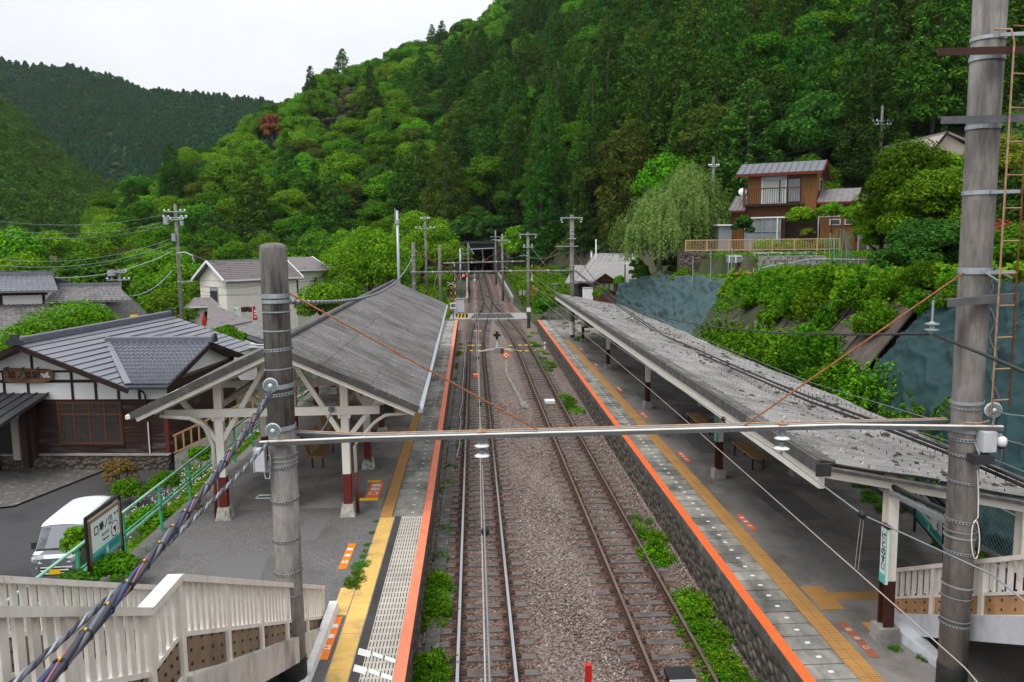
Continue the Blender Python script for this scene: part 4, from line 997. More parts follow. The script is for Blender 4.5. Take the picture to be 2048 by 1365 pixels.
for x, Y in ((.09, 12.15), (4.72, 11.82)):
    zb = zb0+.02+.14*(x+1.7)/7.3
    m = MB(); m.bar((x-.07, Y, zb+.03), (x+.07, Y, zb+.03), .12, .02); m.cyl((x, Y, zb+.02), (x, Y, zb+.08), .02); m.build('clamp', 'rust_pale', GB)
    MB().lathe([(.035, -.18), (.05, -.06), (.06, 0)], (x, Y, zb-.06), n=14).build('insulator_cap', 'steel_grey', GB)
    for dz in (-.2, -.36):
        MB().lathe([(.03, -.02), (.115, -.012), (.12, 0), (.09, .018), (.05, .03)], (x, Y, zb+dz), n=20).build('insulator_disc', 'white_porcelain', GB)
        MB().lathe([(.032, -.1), (.05, -.025)], (x, Y, zb+dz+.11+.02), n=14).build('insulator_body', 'steel_grey', GB)
    MB().cyl((x, Y, zb-.37), (x, Y, zb-.46), .018).build('clip', 'galv', GB)
def rod(label, p, q, r=.014):
    o = MB().cyl(p, q, r, n=8).build('stay_rod', 'rust', None); tag(o, label, 'stay rod', 'rusty stay rods of the portal beam'); return o
rod('rusty stay rod from the numbered left pole down to the middle of the beam', tuple(P(578, 587, 12.3)), tuple(P(1075, 860, 12.02)))
rod('rusty stay rod from the right ladder pole down to the beam', tuple(P(1927, 546, QY-.15)), tuple(P(1488, 852, 11.85)))
# ================================================================== wires
def sagline(p, q, sag, n=18):
    p, q = Vector(p), Vector(q); return [p.lerp(q, i/n)-Vector((0, 0, sag*4*(i/n)*(1-i/n))) for i in range(n+1)]
def wire(label, pts, r, mat='wire', name='overhead_wire', cat='wire', group=None, n=6):
    o = MB().tube(pts, r, n).build(name, mat, None, smooth=True); return tag(o, label, cat, group)
def spiral(label, path, strands, name='cable_bundle', cat='cable', pitch=.9, ties=None):
    t = thing(name, label, cat, tuple(path[0]))
    L = [0]
    for a, b in zip(path[:-1], path[1:]): L.append(L[-1]+(b-a).length)
    for k, (off, r, mat) in enumerate(strands):
        n = int(L[-1]/.09); pts = []
        for i in range(n+1):
            s_ = L[-1]*i/n; j = min(len(path)-2, int(np.searchsorted(L, s_, 'right')-1)); u = (s_-L[j])/max(1e-6, L[j+1]-L[j])
            c = path[j].lerp(path[j+1], u); d = (path[j+1]-path[j]).normalized(); a_ = d.cross(Vector((0, 0, 1))).normalized(); b_ = a_.cross(d)
            th = 2*math.pi*(s_/pitch+k/len(strands)); pts.append(c+a_*(off*math.cos(th))+b_*(off*math.sin(th)))
        MB().tube(pts, r, 6).build('strand', mat, t, smooth=True)
    if ties:
        for i in range(1, ties):
            s_ = L[-1]*i/ties; j = min(len(path)-2, int(np.searchsorted(L, s_, 'right')-1)); u = (s_-L[j])/(L[j+1]-L[j]); c = path[j].lerp(path[j+1], u)
            MB().lathe([(.046, -.012), (.05, 0), (.046, .012)], tuple(c), tuple(path[j+1]-path[j]), 10).build('tie', 'charcoal', t); MB().box(c.x-.004, c.x+.012, c.y-.012, c.y+.004, c.z+.038, c.z+.052).build('tie_tag', 'yellow', t)
    return t
M('cable_blue', (.03, .06, .15), (.025, .05, .12), 3, .4); M('cable_pink', (.35, .12, .16), (.28, .1, .13), 3, .4); M('cable_dark', (.035, .038, .05), (.05, .052, .065), 4, .4); M('cable_grey', (.16, .17, .2), (.11, .12, .14), 4, .4)
p_a, p_b = P(541, 786, 11.9), P(60, 1400, 4.3)
spiral('thick bundle of twisted dark cables running from the left pole towards the footbridge', sagline(p_a, p_b, .12, 30), [(.02, .026, 'cable_dark'), (.024, .02, 'cable_blue'), (.026, .010, 'cable_pink'), (.02, .026, 'cable_dark'), (.022, .021, 'cable_grey')], pitch=1.5, ties=20)
spiral('thinner black and white twisted cable below the thick bundle at the left pole', sagline(P(536, 886, 11.95), P(20, 1372, 4.4), .06, 24), [(.014, .014, 'cable_grey'), (.014, .012, 'cable_dark'), (.014, .012, 'galv')], 'twisted_cable', 'cable', .45)
spiral('grey twisted cable sagging from the numbered pole across the roof to a pole behind', sagline(P(578, 604, 12.6), P(826, 512, 60), .95, 40), [(.022, .024, 'cable_grey'), (.022, .022, 'cable_dark'), (.022, .02, 'galv')], 'twisted_cable', 'cable', .5)
wire('short grey cable from the left pole to the porcelain knob on the roof beam', sagline(P(590, 853, 12.4), P(664, 818, 20.3), .38), .015, 'cable_grey', 'overhead_cable', 'cable')
t = thing('porcelain_knob', 'grey porcelain knob fixed on the tie beam of the left roof', 'insulator', tuple(P(664, 822, 20.35)))
disc_insulator(t, tuple(P(664, 818, 20.42)), (0, -1, -.1), .09, 1, 'grey_porcelain')
def catenary(sup, label_m, label_c, gapfn, hangers, rm=.011, rc=.011):
    m = wire(label_m, sup[0], rm, 'wire_grey', 'messenger_wire', 'wire'); c = wire(label_c, sup[1], rc, 'copper_wire', 'contact_wire', 'wire')
    return m, c
# left track
mess = sagline((.05, -1, 5.0), (.09, 12.15, 4.6), .05, 8)+sagline((.09, 12.15, 4.6), P(948.5, 566, 60), .25, 30)[1:]+sagline(P(948.5, 566, 60), P(952, 532, 108), .3, 20)[1:]
cont = [(.02, -1, 4.25), (.06, 12.15, 4.22), (.2, 36, 4.3), (.14, 60, 4.45), (.9, 85, 5.2), (1.6, 110, 6.1), (1.4, 150, 7.2)]
wire('grey messenger wire over the left track', mess, .011, 'wire_grey', 'messenger_wire'); wire('copper contact wire over the left track', cont, .01, 'copper_wire', 'contact_wire')
def spacer(label, p, r=.05):
    o = MB().lathe([(r*.5, -.05), (r, -.03), (r, .03), (r*.5, .05)], p, (0, 1, 0), 12).build('wire_spacer', 'black', None); tag(o, label, 'wire spacer', 'black spacers on the overhead wires')
for Y in (9.2, 17.3, 25.2, 35, 44, 52): spacer('black spacer threaded on the wire over the left track', (np.interp(Y, [12, 60], [.09, .12]), Y, 4.6-.25*4*max(0, (Y-12)/48)*(1-max(0, (Y-12)/48))+.002*(Y-12)))
# right track
rm_ = [P(2120, 1262, 5.9), P(1985, 1150, 7.0), P(1725, 1030, 8.3), P(1560, 908, 11.82), P(1440, 832, 16), P(1230, 690, 29), P(1130, 620, 42), P(1066, 574, 60)]
rc_ = [P(2010, 1430, 5.9), P(1930, 1336, 6.6), P(1713, 1143, 8.3), P(1395, 862, 15.2), P(1310, 788, 19.5), P(1200, 695, 28), P(1110, 622, 44), P(1062, 584, 60)]
wire('grey messenger wire over the right track, passing in front of the right roof', rm_, .009, 'wire_grey', 'messenger_wire'); wire('copper contact wire over the right track', rc_, .0075, 'copper_wire', 'contact_wire')
h = thing('dropper', 'wire dropper loop between messenger and contact wire over the right track', 'dropper', tuple(P(1720, 1140, 8.3)))
MB().tube([P(1722, 1032, 8.3), P(1709, 1141, 8.3)], .004).build('dropper_wire', 'copper_wire', h); MB().tube([P(1728, 1034, 8.3), P(1716, 1141, 8.3)], .004).build('dropper_wire', 'copper_wire', h)
for pt in (P(1725, 1030, 8.3), P(1447, 838, 15.7), P(1310, 745, 22.5), P(1232, 692, 28.9)): spacer('black spacer threaded on the wire over the right track', tuple(pt), .045)
# feeders on the right
wire('thick dark feeder cable sagging from the far right pole to the ladder pole insulator', [P(1148, 505, 60), P(1190, 562, 52), P(1235, 600, 45), P(1310, 633, 37), P(1420, 654, 28), P(1560, 667, 20.5), P(1720, 670, 15), P(1865, 668, 11.15)], .024, 'wire', 'feeder_cable', 'cable')
wire('dark feeder cable running on from the insulator of the ladder pole', [P(1868, 670, 11.1), P(1960, 706, 9.8), P(2100, 766, 8.4)], .024, 'wire', 'feeder_cable', 'cable')
for k, dx in enumerate((0, 9)):
    wire('upper black cable of the pair crossing the right roof' if k == 0 else 'lower black cable of the pair crossing the right roof', [P(1150, 540+dx*.3, 60), P(1220, 598+dx*.4, 50), P(1330, 672+dx*.6, 36), P(1480, 737+dx*.7, 25), P(1620, 795+dx, 18.5), P(1780, 853+dx, 14.3), P(1920, 908+dx, 12.3), P(2100, 985+dx*1.2, 10.3)], .028, 'black', 'power_cable', 'cable')
wire('thin pale wire behind the right roof in front of the green slope', [P(1160, 560, 60), P(1245, 605, 50), P(1400, 675, 34), P(1620, 765, 21), P(1860, 838, 14.5), P(2100, 905, 11)], .007, 'wire_grey')
wire('thin pale wire low behind the ladder pole', [P(1700, 820, 22), P(1905, 885, 14), P(2100, 965, 11)], .006, 'wire_grey')
wire('thin grey wire leaving the disc insulator of the ladder pole', [P(1986, 822, 11.1), P(2020, 830, 10.5), P(2100, 838, 9.4)], .012, 'wire_grey')
# ================================================================== far catenary supports
def pole(label, x, y, z0, z1, r0=.17, r1=.13, mat='pole_concrete', name='concrete_pole'):
    t = thing(name, label, 'pole', (x, y, z0)); MB().lathe([(r0, 0), ((r0+r1)/2, (z1-z0)/2), (r1, z1-z0)], (x, y, z0), n=14).build('shaft', mat, t, smooth=True); return t
def crossarm(t, x, y, z, w, mat='galv', ins=(-1, 1), drop=True, h=.08):
    MB().box(x-w, x+w, y-.22, y-.14, z-h/2, z+h/2).build('crossarm', mat, t)
    for s in ins:
        for k in range(2):
            MB().lathe([(.03, -.05), (.075, -.03), (.08, 0), (.03, .03)], (x+s*(w-.1)-s*.04*k, y-.18, z+(-.14-.16*k if drop else .1+.12*k)), n=10).build('insulator', 'white_porcelain', t)
R1 = pole('concrete pole standing on the far end of the right platform with a white-insulated crossarm', 7.45, 59.9, .92, 10.16, .19, .15)
crossarm(R1, 7.4, 59.9, 9.93, .85); MB().lathe([(.196, 0), (.194, 1.0)], (7.45, 59.9, 1.15), n=14).build('white_band', 'white_paint', R1)
m = MB(); m.box(6.15, 7.9, 59.66, 59.74, 7.78, 7.86); m.build('bracket_arm', 'steel_grey', R1)
for z in (8.0, 9.0, 8.7, 6.4, 6.0, 5.2): band(R1, 7.45, 59.9, .17, z, .07)
m = MB(); m.box(7.2, 7.7, 59.6, 59.75, 8.35, 8.42); m.build('step_iron', 'galv', R1)
L1 = pole('brown-topped concrete pole behind the left roof at the far gantry', -4.42, 60, .4, 8.26, .17, .14, 'pole_dark')
for z in (7.3, 6.9, 6.1, 5.2): band(L1, -4.42, 60, .15, z, .08)
G1 = thing('portal_beam', 'grey tubular beam of the nearer far gantry between the brown-topped pole and the platform-end pole', 'beam', (1.5, 59.75, 6.0))
MB().cyl((-4.7, 59.72, 6.04), (7.5, 59.72, 6.0), .075, n=10).build('tube', 'pole_concrete', G1); 
for x in (-3.0, -.3, 2.8, 5.6): MB().cyl((x-.06, 59.72, 6.03), (x+.06, 59.72, 6.03), .1, n=10).build('collar', 'galv', G1)
for s, x in ((1, -1.4), (-1, -.7)): MB().bar((x, 59.7, 5.95), (x+s*.33, 59.7, 5.3), .04, .04, (0, 1, 0)).build('drop_strut', 'steel_grey', G1)
for x, z in ((.12, 5.6), (4.4, 5.6)):
    MB().cyl((x, 59.72, 5.98), (x, 59.72, 5.5), .03).build('hanger', 'galv', G1); disc_insulator(G1, (x, 59.72, 5.3), (0, 0, 1), .1, 2)
R2 = pole('concrete pole with a double crossarm beside the level crossing', 5.25, 76, 0, 9.15, .17, .13)
crossarm(R2, 5.25, 76, 8.95, .85); crossarm(R2, 5.25, 76, 7.75, .5, 'galv', (-1, 1), False); MB().box(4.4, 5.3, 75.8, 75.86, 6.9, 6.98).build('bracket_arm', 'steel_grey', R2)
for z in (7.2, 6.6, 5.9, 4.6): band(R2, 5.25, 76, .15, z, .07)
m = MB(); m.box(5.05, 5.45, 75.72, 75.84, 1.6, 2.0); m.build('number_plate', 'plain_white', R2)
L2 = pole('dark concrete pole left of the level crossing', -3.15, 76.5, .2, 8.06, .17, .14, 'pole_dark')
for z in (7.6, 6.9, 6.0, 4.9): band(L2, -3.15, 76.5, .15, z, .07)
G2 = thing('portal_beam', 'grey tubular beam of the gantry just before the level crossing', 'beam', (1, 76, 6.2))
a, c = P(886, 527, 76.2), P(1050, 523, 76.2); MB().cyl(tuple(a), tuple(c), .075, n=10).build('tube', 'pole_concrete', G2)
for u in (.12, .35, .65, .85): q = a.lerp(c, u); MB().cyl((q.x-.06, q.y, q.z), (q.x+.06, q.y, q.z), .1, n=10).build('collar', 'galv', G2)
PA = pole('slim concrete pole right of the single track before the tunnel', 3.73, 100.7, .9, P(1006, 468, 100.7).z, .17, .13)
crossarm(PA, 3.73, 100.7, P(1006, 481, 100.7).z, .95, 'galv', (1,)); band(PA, 3.73, 100.7, .14, 6.4, .3); band(PA, 3.73, 100.7, .14, 5.2, .1)
pb = P(992, 545, 124); PB = pole('slim pole with two crossarms close to the tunnel on the right', pb.x, 124, zt(124), P(992, 461, 124).z, .17, .12)
crossarm(PB, pb.x, 124, P(992, 474, 124).z, .85, 'galv', ()); crossarm(PB, pb.x, 124, P(992, 480, 124).z, .6, 'galv', (1,))
pc = P(938, 590, 108); PC = pole('dark slim pole left of the track near the tunnel', pc.x, 108.5, 1.2, P(937, 486, 108.5).z, .16, .12, 'pole_dark')
m = MB(); [m.box(pc.x-.9, pc.x-.1, 108.3, 108.36, z, z+.05) for z in (P(937, 508, 108).z, P(937, 518, 108).z)]; m.box(pc.x-.9, pc.x-.85, 108.3, 108.36, P(937, 518, 108).z, P(937, 508, 108).z); m.build('bracket', 'galv', PC)
for k in range(4): q = P(939+2.5*k, 495+4*k, 108.2); MB().lathe([(.03, -.06), (.09, -.03), (.09, .03), (.03, .06)], tuple(q), (.6, 0, -1), 10).build('insulator', 'white_porcelain', PC)
G3 = thing('portal_beam', 'small pale beam in front of the tunnel mouth', 'beam', tuple(P(965, 498, 116))); MB().cyl(tuple(P(943, 499, 116)), tuple(P(988, 497, 118)), .07, n=8).build('tube', 'galv', G3)
MB().cyl(tuple(P(965, 498, 116)), tuple(P(966, 520, 116)), .03).build('hanger', 'galv', G3); disc_insulator(G3, tuple(P(966, 520, 116)), (0, 0, -1), .1, 2)
SP = pole('grey steel signal mast left of the track', P(922, 590, 104).x, 104, 1.1, P(921, 497, 104).z, .13, .1, 'galv', 'signal_mast')
MB().bar((SP.location.x, 103.9, 7.6), (SP.location.x+.5, 103.9, 7.6), .06, .06).build('arm', 'galv', SP)
t = thing('railway_signal', 'black railway signal head showing a red light on the grey mast', 'signal', tuple(P(926, 552, 103.6)))
p1 = P(926.5, 547, 103.6); b = MB(); b.poly([(p1.x+.42*math.cos(a)*.8, p1.y, p1.z+(.42*math.sin(a)+(.35 if math.sin(a) > 0 else -.35))) for a in [2*math.pi*k/20 for k in range(20)]], (0, .1, 0)); b.build('backboard', 'black', t)
MB().box(p1.x-.2, p1.x+.2, p1.y+.1, p1.y+.4, p1.z-.6, p1.z+.6).build('housing', 'black', t)
m_, nt_, b_ = nodes('signal_red'); b_.inputs['Base Color'].default_value = (.8, .02, .01, 1); b_.inputs['Emission Color'].default_value = (1, .03, .01, 1); b_.inputs['Emission Strength'].default_value = 5
MB().lathe([(.001, .03), (.14, .0), (.15, -.02)], (p1.x, p1.y-.02, p1.z-.3), (0, -1, 0), 14).build('red_lamp', 'signal_red', t)
MB().lathe([(.001, .02), (.12, .0), (.13, -.02)], (p1.x, p1.y-.02, p1.z+.3), (0, -1, 0), 14).build('dark_lamp', 'glass', t)
b = MB(); [b.poly([(p1.x+.17*math.cos(a), p1.y-.01, z+.17*math.sin(a)) for a in [math.pi*k/8 for k in range(9)]]+[(p1.x+.155*math.cos(a), p1.y-.01, z+.155*math.sin(a)) for a in [math.pi*k/8 for k in range(8, -1, -1)]], (0, -.25, 0)) for z in (p1.z-.3, p1.z+.3)]; b.build('hood', 'black', t)
t = thing('steel_mast', 'tall galvanised mast behind the left roof with a small lamp at its tip', 'pole', (P(798, 560, 62).x, 62, .4))
MB().lathe([(.14, 0), (.1, 10.3)], (t.location.x, 62, .4), n=12).build('shaft', 'galv', t, smooth=True)
MB().cyl((t.location.x-.15, 62, 9.9), (t.location.x-.15, 62, 10.9), .03).build('tip', 'galv', t); MB().box(t.location.x-.18, t.location.x+.15, 61.85, 62, 9.7, 10.0).build('bracket', 'galv', t)
t2 = pole('thin pole standing above the tiled building on the right', P(1250, 520, 80).x, 80, 3, P(1250, 436, 80).z, .09, .06, 'galv', 'steel_mast'); MB().bar(tuple(P(1244, 527, 79.9)), tuple(P(1292, 529, 79.9)), .06, .16).build('crossarm', 'plain_white', t2)
t2 = pole('short vent pipe above the grey metal roof', P(1192, 512, 88).x, 88, 4.5, P(1192, 481, 88).z, .06, .06, 'plain_white', 'vent_pipe'); MB().cyl((t2.location.x-.0, 88, P(1192, 484, 88).z), (t2.location.x, 88, P(1192, 479, 88).z), .1).build('cap', 'plain_white', t2)
t2 = pole('grey stub pole at the edge of the metal roof', P(1183, 520, 90).x, 90, 4, P(1183, 503, 90).z, .12, .12, 'galv', 'vent_pipe'); MB().cyl((t2.location.x, 90, P(1183, 504, 90).z), (t2.location.x, 90, P(1183, 502, 90).z), .16).build('cap', 'galv', t2)
def utility(label, px, y0, y1, Y, arms, zg):
    a = P(px, y0, Y); t = pole(label, a.x, Y, zg, a.z, .19, .13, 'pole_concrete', 'utility_pole')
    for y, w in arms:
        z = P(px, y, Y).z; MB().box(a.x-w, a.x+w, Y-.24, Y-.16, z-.04, z+.04).build('crossarm', 'galv', t)
        for u in (-.95, -.55, .55, .95): MB().lathe([(.04, 0), (.09, .05), (.09, .1), (.04, .16)], (a.x+w*u, Y-.2, z+.04), n=8).build('insulator', 'white_porcelain', t)
    return t
U1 = utility('tall utility pole with transformer boxes between station building and white house', 350, 409, 610, 70, ((424, .9), (440, .7), (436, 1.0)), -2.8)
for dx, dy, w, h in ((-.75, -1.2, .3, .5), (.55, -1.5, .2, .3), (-.2, -2.6, .22, .5)): MB().cyl((U1.location.x+dx, 69.8, P(350, 409, 70).z+dy-h), (U1.location.x+dx, 69.8, P(350, 409, 70).z+dy+h*.3), w*.8, n=12).build('transformer', 'galv', U1)
MB().tube([(U1.location.x, 69.8, 7.6), (U1.location.x+.7, 69.7, 7.7), (U1.location.x+1.3, 69.7, 7.4), (U1.location.x+1.4, 69.7, 6.9), (U1.location.x+1.25, 69.7, 6.7)], .06).build('cable_bracket', 'galv', U1)
MB().box(U1.location.x-.1, U1.location.x+1.2, 69.7, 69.8, 5.15, 5.25).build('lower_arm', 'galv', U1)
U2 = utility('utility pole with a grey drum transformer behind the round green tree', 237, 538, 640, 66, ((545, .7), (560, .9)), -2.8); MB().cyl((U2.location.x-.45, 65.75, P(237, 552, 66).z), (U2.location.x-.45, 65.75, P(237, 540, 66).z), .32, n=12).build('transformer', 'galv', U2)
U3 = utility('slim utility pole top rising out of the bright maple behind the left roof', 850, 433, 560, 100, ((438, .55), (457, 1.2)), 0)
U4 = utility('utility pole with white insulators on the wooded hillside above the brown house', 1765, 211, 300, 92, ((243, 1.2), (250, 1.0)), 12)
U5 = utility('small utility pole head behind the weeping tree', 1427, 313, 400, 78, ((333, .5),), 7.2)
U6 = utility('little transformer pole beside the white house, above the roof ridge', 685, 566, 620, 80, ((575, .4),), -2.6); MB().cyl((U6.location.x-.2, 79.8, P(683, 576, 80).z), (U6.location.x-.2, 79.8, P(683, 567, 80).z), .25, n=10).build('transformer', 'galv', U6)
def wpx(label, a, Ya, b, Yb, sag, r=.014, mat='wire', g=None, **k): return wire(label, sagline(P(*a, Ya), P(*b, Yb), sag), r, mat, group=g, **k)
g = 'wires strung to the tall utility pole over the village'
for a, b, sg, r in (((-20, 441), (333, 429), .6, .016), ((-20, 457), (343, 441), .7, .016), ((-20, 468), (333, 451), .7, .016), ((-20, 517), (345, 477), .9, .022), ((-20, 529), (345, 487), .9, .028), ((-20, 540), (345, 497), .7, .012)): wpx('dark wire sagging from the tall utility pole off the left edge', a, 62, b, 70, sg, r, 'wire_grey', g)
wpx('thick grey wire rising to the tall utility pole from the tiled roof', (110, 556), 60, (345, 503), 70, .6, .035, 'galv'); wpx('thick grey wire from the tall utility pole down to the drum transformer pole', (345, 541), 70, (243, 592), 66, .7, .03, 'galv')
g = 'wires from the tall utility pole across to the maple'
for a, b, sg in (((357, 416), (700, 472), 1.2), ((357, 424), (820, 476), 1.6), ((357, 432), (845, 458), 1.4), ((357, 455), (700, 492), .9), ((357, 487), (880, 500), .4)): wpx('dark wire running from the tall utility pole across the forest to the right', a, 70, b, 100, sg, .014, 'wire', g)
wpx('grey wire from the tall pole past the white house gable', (385, 510), 70, (480, 527), 76, .3, .03, 'wire_grey'); wpx('grey wire from the white house to the trees', (640, 530), 84, (700, 519), 90, .2, .03, 'wire_grey')
g = 'dark wires low in front of the white house'
for a, b in (((250, 572), (700, 552)), ((250, 585), (700, 575)), ((357, 560), (520, 570)), ((357, 570), (520, 585)), ((357, 558), (720, 545))): wpx('dark wire passing low in front of the white house', a, 66, b, 78, .5, .014, 'wire', g)
g = 'wires over the forest'
for a, Ya, b, Yb, sg in (((855, 455), 100, (1300, 366), 95, 1.5), ((860, 459), 100, (1330, 372), 95, 1.8), ((1296, 352), 90, (1770, -6), 60, .6), ((1395, 345), 78, (1945, 10), 48, .5), ((1440, 325), 80, (1745, 248), 92, .9), ((1445, 331), 80, (1750, 254), 92, 1.1), ((1670, 330), 64, (1790, 300), 90, .3), ((1670, 344), 64, (1770, 318), 90, .3), ((1330, 480), 80, (1430, 395), 75, .2)): wpx('thin dark wire strung across the wooded hillside', a, Ya, b, Yb, sg, .013, 'wire', g)
g = 'wires at the far gantries'
for a, Ya, b, Yb, sg in (((880, 506), 76.5, (922, 513), 104, .4), ((828, 500), 60, (1046, 640), 90, 0), ((884, 490), 76.5, (962, 524), 110, 0), ((938, 490), 108, (975, 524), 118, .8), ((975, 522), 118, (1006, 506), 100, .4), ((1008, 506), 100, (1042, 510), 76, .5), ((1042, 506), 76, (1120, 506), 60, .5), ((1058, 490), 76, (1090, 530), 60, 0), ((1006, 530), 100, (1055, 560), 76, .2), ((1060, 545), 76, (1140, 600), 60, .2), ((1070, 530), 76, (1138, 545), 60, .4), ((1065, 570), 76, (1130, 590), 60, .4), ((945, 560), 108, (957, 545), 118, .1), ((880, 520), 76.5, (868, 575), 70, 0)): wpx('thin wire in the tangle at the far gantries', a, Ya, b, Yb, sg, .014, 'wire_grey', g)
for a, Ya, b, Yb in (((830, 503), 60, (912, 545), 60), ((1138, 476), 60, (1068, 542), 60), ((884, 492), 76, (960, 525), 76), ((1006, 496), 76, (962, 526), 76)):
    o = MB().cyl(tuple(P(*a, Ya-.2)), tuple(P(*b, Yb-.2)), .02, n=6).build('stay_rod', 'rust', None); tag(o, 'thin rusty stay rod of a far gantry', 'stay rod', 'rusty stay rods of the far gantries')
# ================================================================== level crossing
LC = thing('level_crossing', 'dark rubber-panelled level crossing deck over the merging tracks', 'level crossing', (1.8, 85.5, .4))
def cz(Y, d=0): return zt(Y)+d
b = MB(); b.hexa([(-2.6, 82.6, .1), (5.6, 82.0, .1), (5.7, 87.4, .1), (-2.4, 88, .1), (-2.6, 82.6, cz(82.6, -.03)), (5.6, 82.0, cz(82, -.03)), (5.7, 87.4, cz(87.4, -.03)), (-2.4, 88, cz(88, -.03))]); b.build('approach', 'concrete', LC)
b = MB(); b.hexa([(-.4, 83.1, .3), (4.2, 82.9, .3), (4.0, 87, .3), (.1, 87.2, .3), (-.4, 83.1, cz(83.1, -.012)), (4.2, 82.9, cz(82.9, -.012)), (4.0, 87, cz(87, -.012)), (.1, 87.2, cz(87.2, -.012))]); b.build('rubber_panels', 'asphalt_dark', LC)
def stripes(nm, parent, x, y, z0, z1, r, c1, c2, n):
    for k in range(n): MB().cyl((x, y, z0+(z1-z0)*k/n), (x, y, z0+(z1-z0)*(k+1)/n), r, n=8).build('stripe', c1 if k % 2 else c2, parent)
for nm, px, ytop, ybot, Y in (('black and yellow barrier arm standing upright left of the crossing', 911.5, 519, 625, 86), ('black and yellow barrier arm standing upright right of the crossing', 1067, 524, 600, 96)):
    p0, p1 = P(px, ybot, Y), P(px-3, ytop, Y); t = thing('crossing_barrier', nm, 'barrier', tuple(p0))
    n = 15
    for k in range(n): MB().cyl(tuple(p0.lerp(p1, k/n)), tuple(p0.lerp(p1, (k+1)/n)), .045, n=8).build('stripe', 'yellow' if k % 2 else 'black', t)
    MB().box(p0.x-.2, p0.x+.25, Y-.1, Y+.3, zt(Y)-.2, p0.z+.3).build('drive_box', 'galv', t)
p0 = P(903, 606, 87); t = thing('crossing_signal', 'crossing warning signal with orange and black striped post and two dark lamps', 'signal', (p0.x, 87, zt(87)))
stripes('', t, p0.x, 87, zt(87), P(901, 567, 87).z, .07, 'orange', 'black', 11)
for dx in (-.32, .32):
    q = (p0.x+dx, 86.8, P(903, 587, 87).z); MB().cyl(q, (q[0], 86.95, q[2]), .2, n=16).build('lamp_board', 'black', t); MB().lathe([(.12, 0), (.14, .25)], (q[0], q[1]-.02, q[2]), (0, -1, 0), 12).build('hood', 'charcoal', t)
m = MB(); zz = P(903, 568, 87).z
for s in (1, -1): m.bar((p0.x-.45, 86.85-.03*s, zz-.2*s), (p0.x+.45, 86.85-.03*s, zz+.2*s), .03, .12, (0, 1, 0))
m.build('cross_board', 'plain_white', t)
p0 = P(906, 612, 78); t = thing('speed_sign', 'white speed board reading 40 at the end of the left platform', 'sign', (p0.x, 78, .3))
MB().box(p0.x-.3, p0.x+.3, 78, 78.03, p0.z-.3, p0.z+.3).build('board', 'plain_white', t); MB().box(p0.x-.1, p0.x+.33, 78, 78.03, p0.z+.3, p0.z+.38).build('orange_strip', 'orange', t)
lettering('40', .46, 'black', 'number', t, (p0.x, 77.99, p0.z), depth=.003, bold=.018); MB().cyl((p0.x, 78.06, .3), (p0.x, 78.06, p0.z), .04).build('post', 'charcoal', t)
p0 = P(921, 612, 88); t = thing('relay_cabinet', 'pale grey relay cabinet beside the crossing with yellow striped guards', 'cabinet', (p0.x, 88, zt(88)))
MB().box(p0.x-.45, p0.x+.4, 88, 88.5, zt(88)+.1, P(921, 599, 88).z).build('case', 'pale_blue_grey', t); MB().box(p0.x-.5, p0.x+.45, 87.95, 88.55, P(921, 599, 88).z, P(921, 597, 88).z).build('lid', 'galv', t)
q = P(924, 628, 84); m = thing('guard_board', 'black and yellow striped guard boards at the crossing corner', 'guard', (q.x, 84, .3))
for k in range(3): MB().hexa([(q.x-.6+.36*k, 84, .35), (q.x-.44+.36*k, 84, .35), (q.x-.44+.36*k, 84.05, .35), (q.x-.6+.36*k, 84.05, .35), (q.x-.44+.36*k, 84, .78), (q.x-.28+.36*k, 84, .78), (q.x-.28+.36*k, 84.05, .78), (q.x-.44+.36*k, 84.05, .78)]).build('stripe', 'yellow', m)
MB().box(q.x-.65, q.x+.6, 84.051, 84.09, .3, .82).build('board', 'black', m)
p0 = P(1067, 595, 97); t = thing('emergency_button_box', 'orange emergency button box on a striped post right of the crossing', 'box', (p0.x, 97, zt(97)))
MB().box(p0.x-.35, p0.x+.35, 97, 97.3, P(1067, 590, 97).z, P(1067, 577, 97).z).build('case', 'orange_old', t); stripes('', t, p0.x, 97.15, zt(97), P(1067, 590, 97).z, .08, 'orange', 'plain_white', 4)
p0 = P(1072, 582, 99); t = thing('road_sign', 'round white, red and blue road sign at the right of the crossing', 'sign', (p0.x, 99, 1))
MB().cyl((p0.x, 99, p0.z), (p0.x, 99.03, p0.z), .32, n=20).build('red_ring', 'red', t); MB().cyl((p0.x, 98.985, p0.z), (p0.x, 98.999, p0.z), .25, n=20).build('white_ring', 'plain_white', t); MB().cyl((p0.x, 98.97, p0.z), (p0.x, 98.984, p0.z), .15, n=16).build('blue_disc', 'cable_blue', t); MB().cyl((p0.x, 99.07, .8), (p0.x, 99.07, p0.z), .035).build('post', 'galv', t)
p0 = P(1044, 586, 93); t = thing('board_sign', 'pair of grey sign backs on a brown post right of the tracks', 'sign', (p0.x, 93, .8))
for dx in (-.33, .1): MB().box(p0.x+dx, p0.x+dx+.3, 93, 93.03, p0.z-.3, p0.z+.25).build('panel', 'galv', t)
MB().cyl((p0.x+.04, 93.06, .8), (p0.x+.04, 93.06, p0.z+.25), .04).build('post', 'brown_dark', t)
t = thing('wooden_fence', 'weathered grey timber fence at the far end of the right platform', 'fence', (8.8, 73.6, .95))
for k in range(6): MB().box(6.9+k*.85, 7.05+k*.85, 73.5, 73.62, .9, 2.05).build('post', 'pole_dark', t)
for z in (1.15, 1.75): MB().box(6.7, 11.6, 73.63, 73.7, z, z+.14).build('rail', 'pole_dark', t)
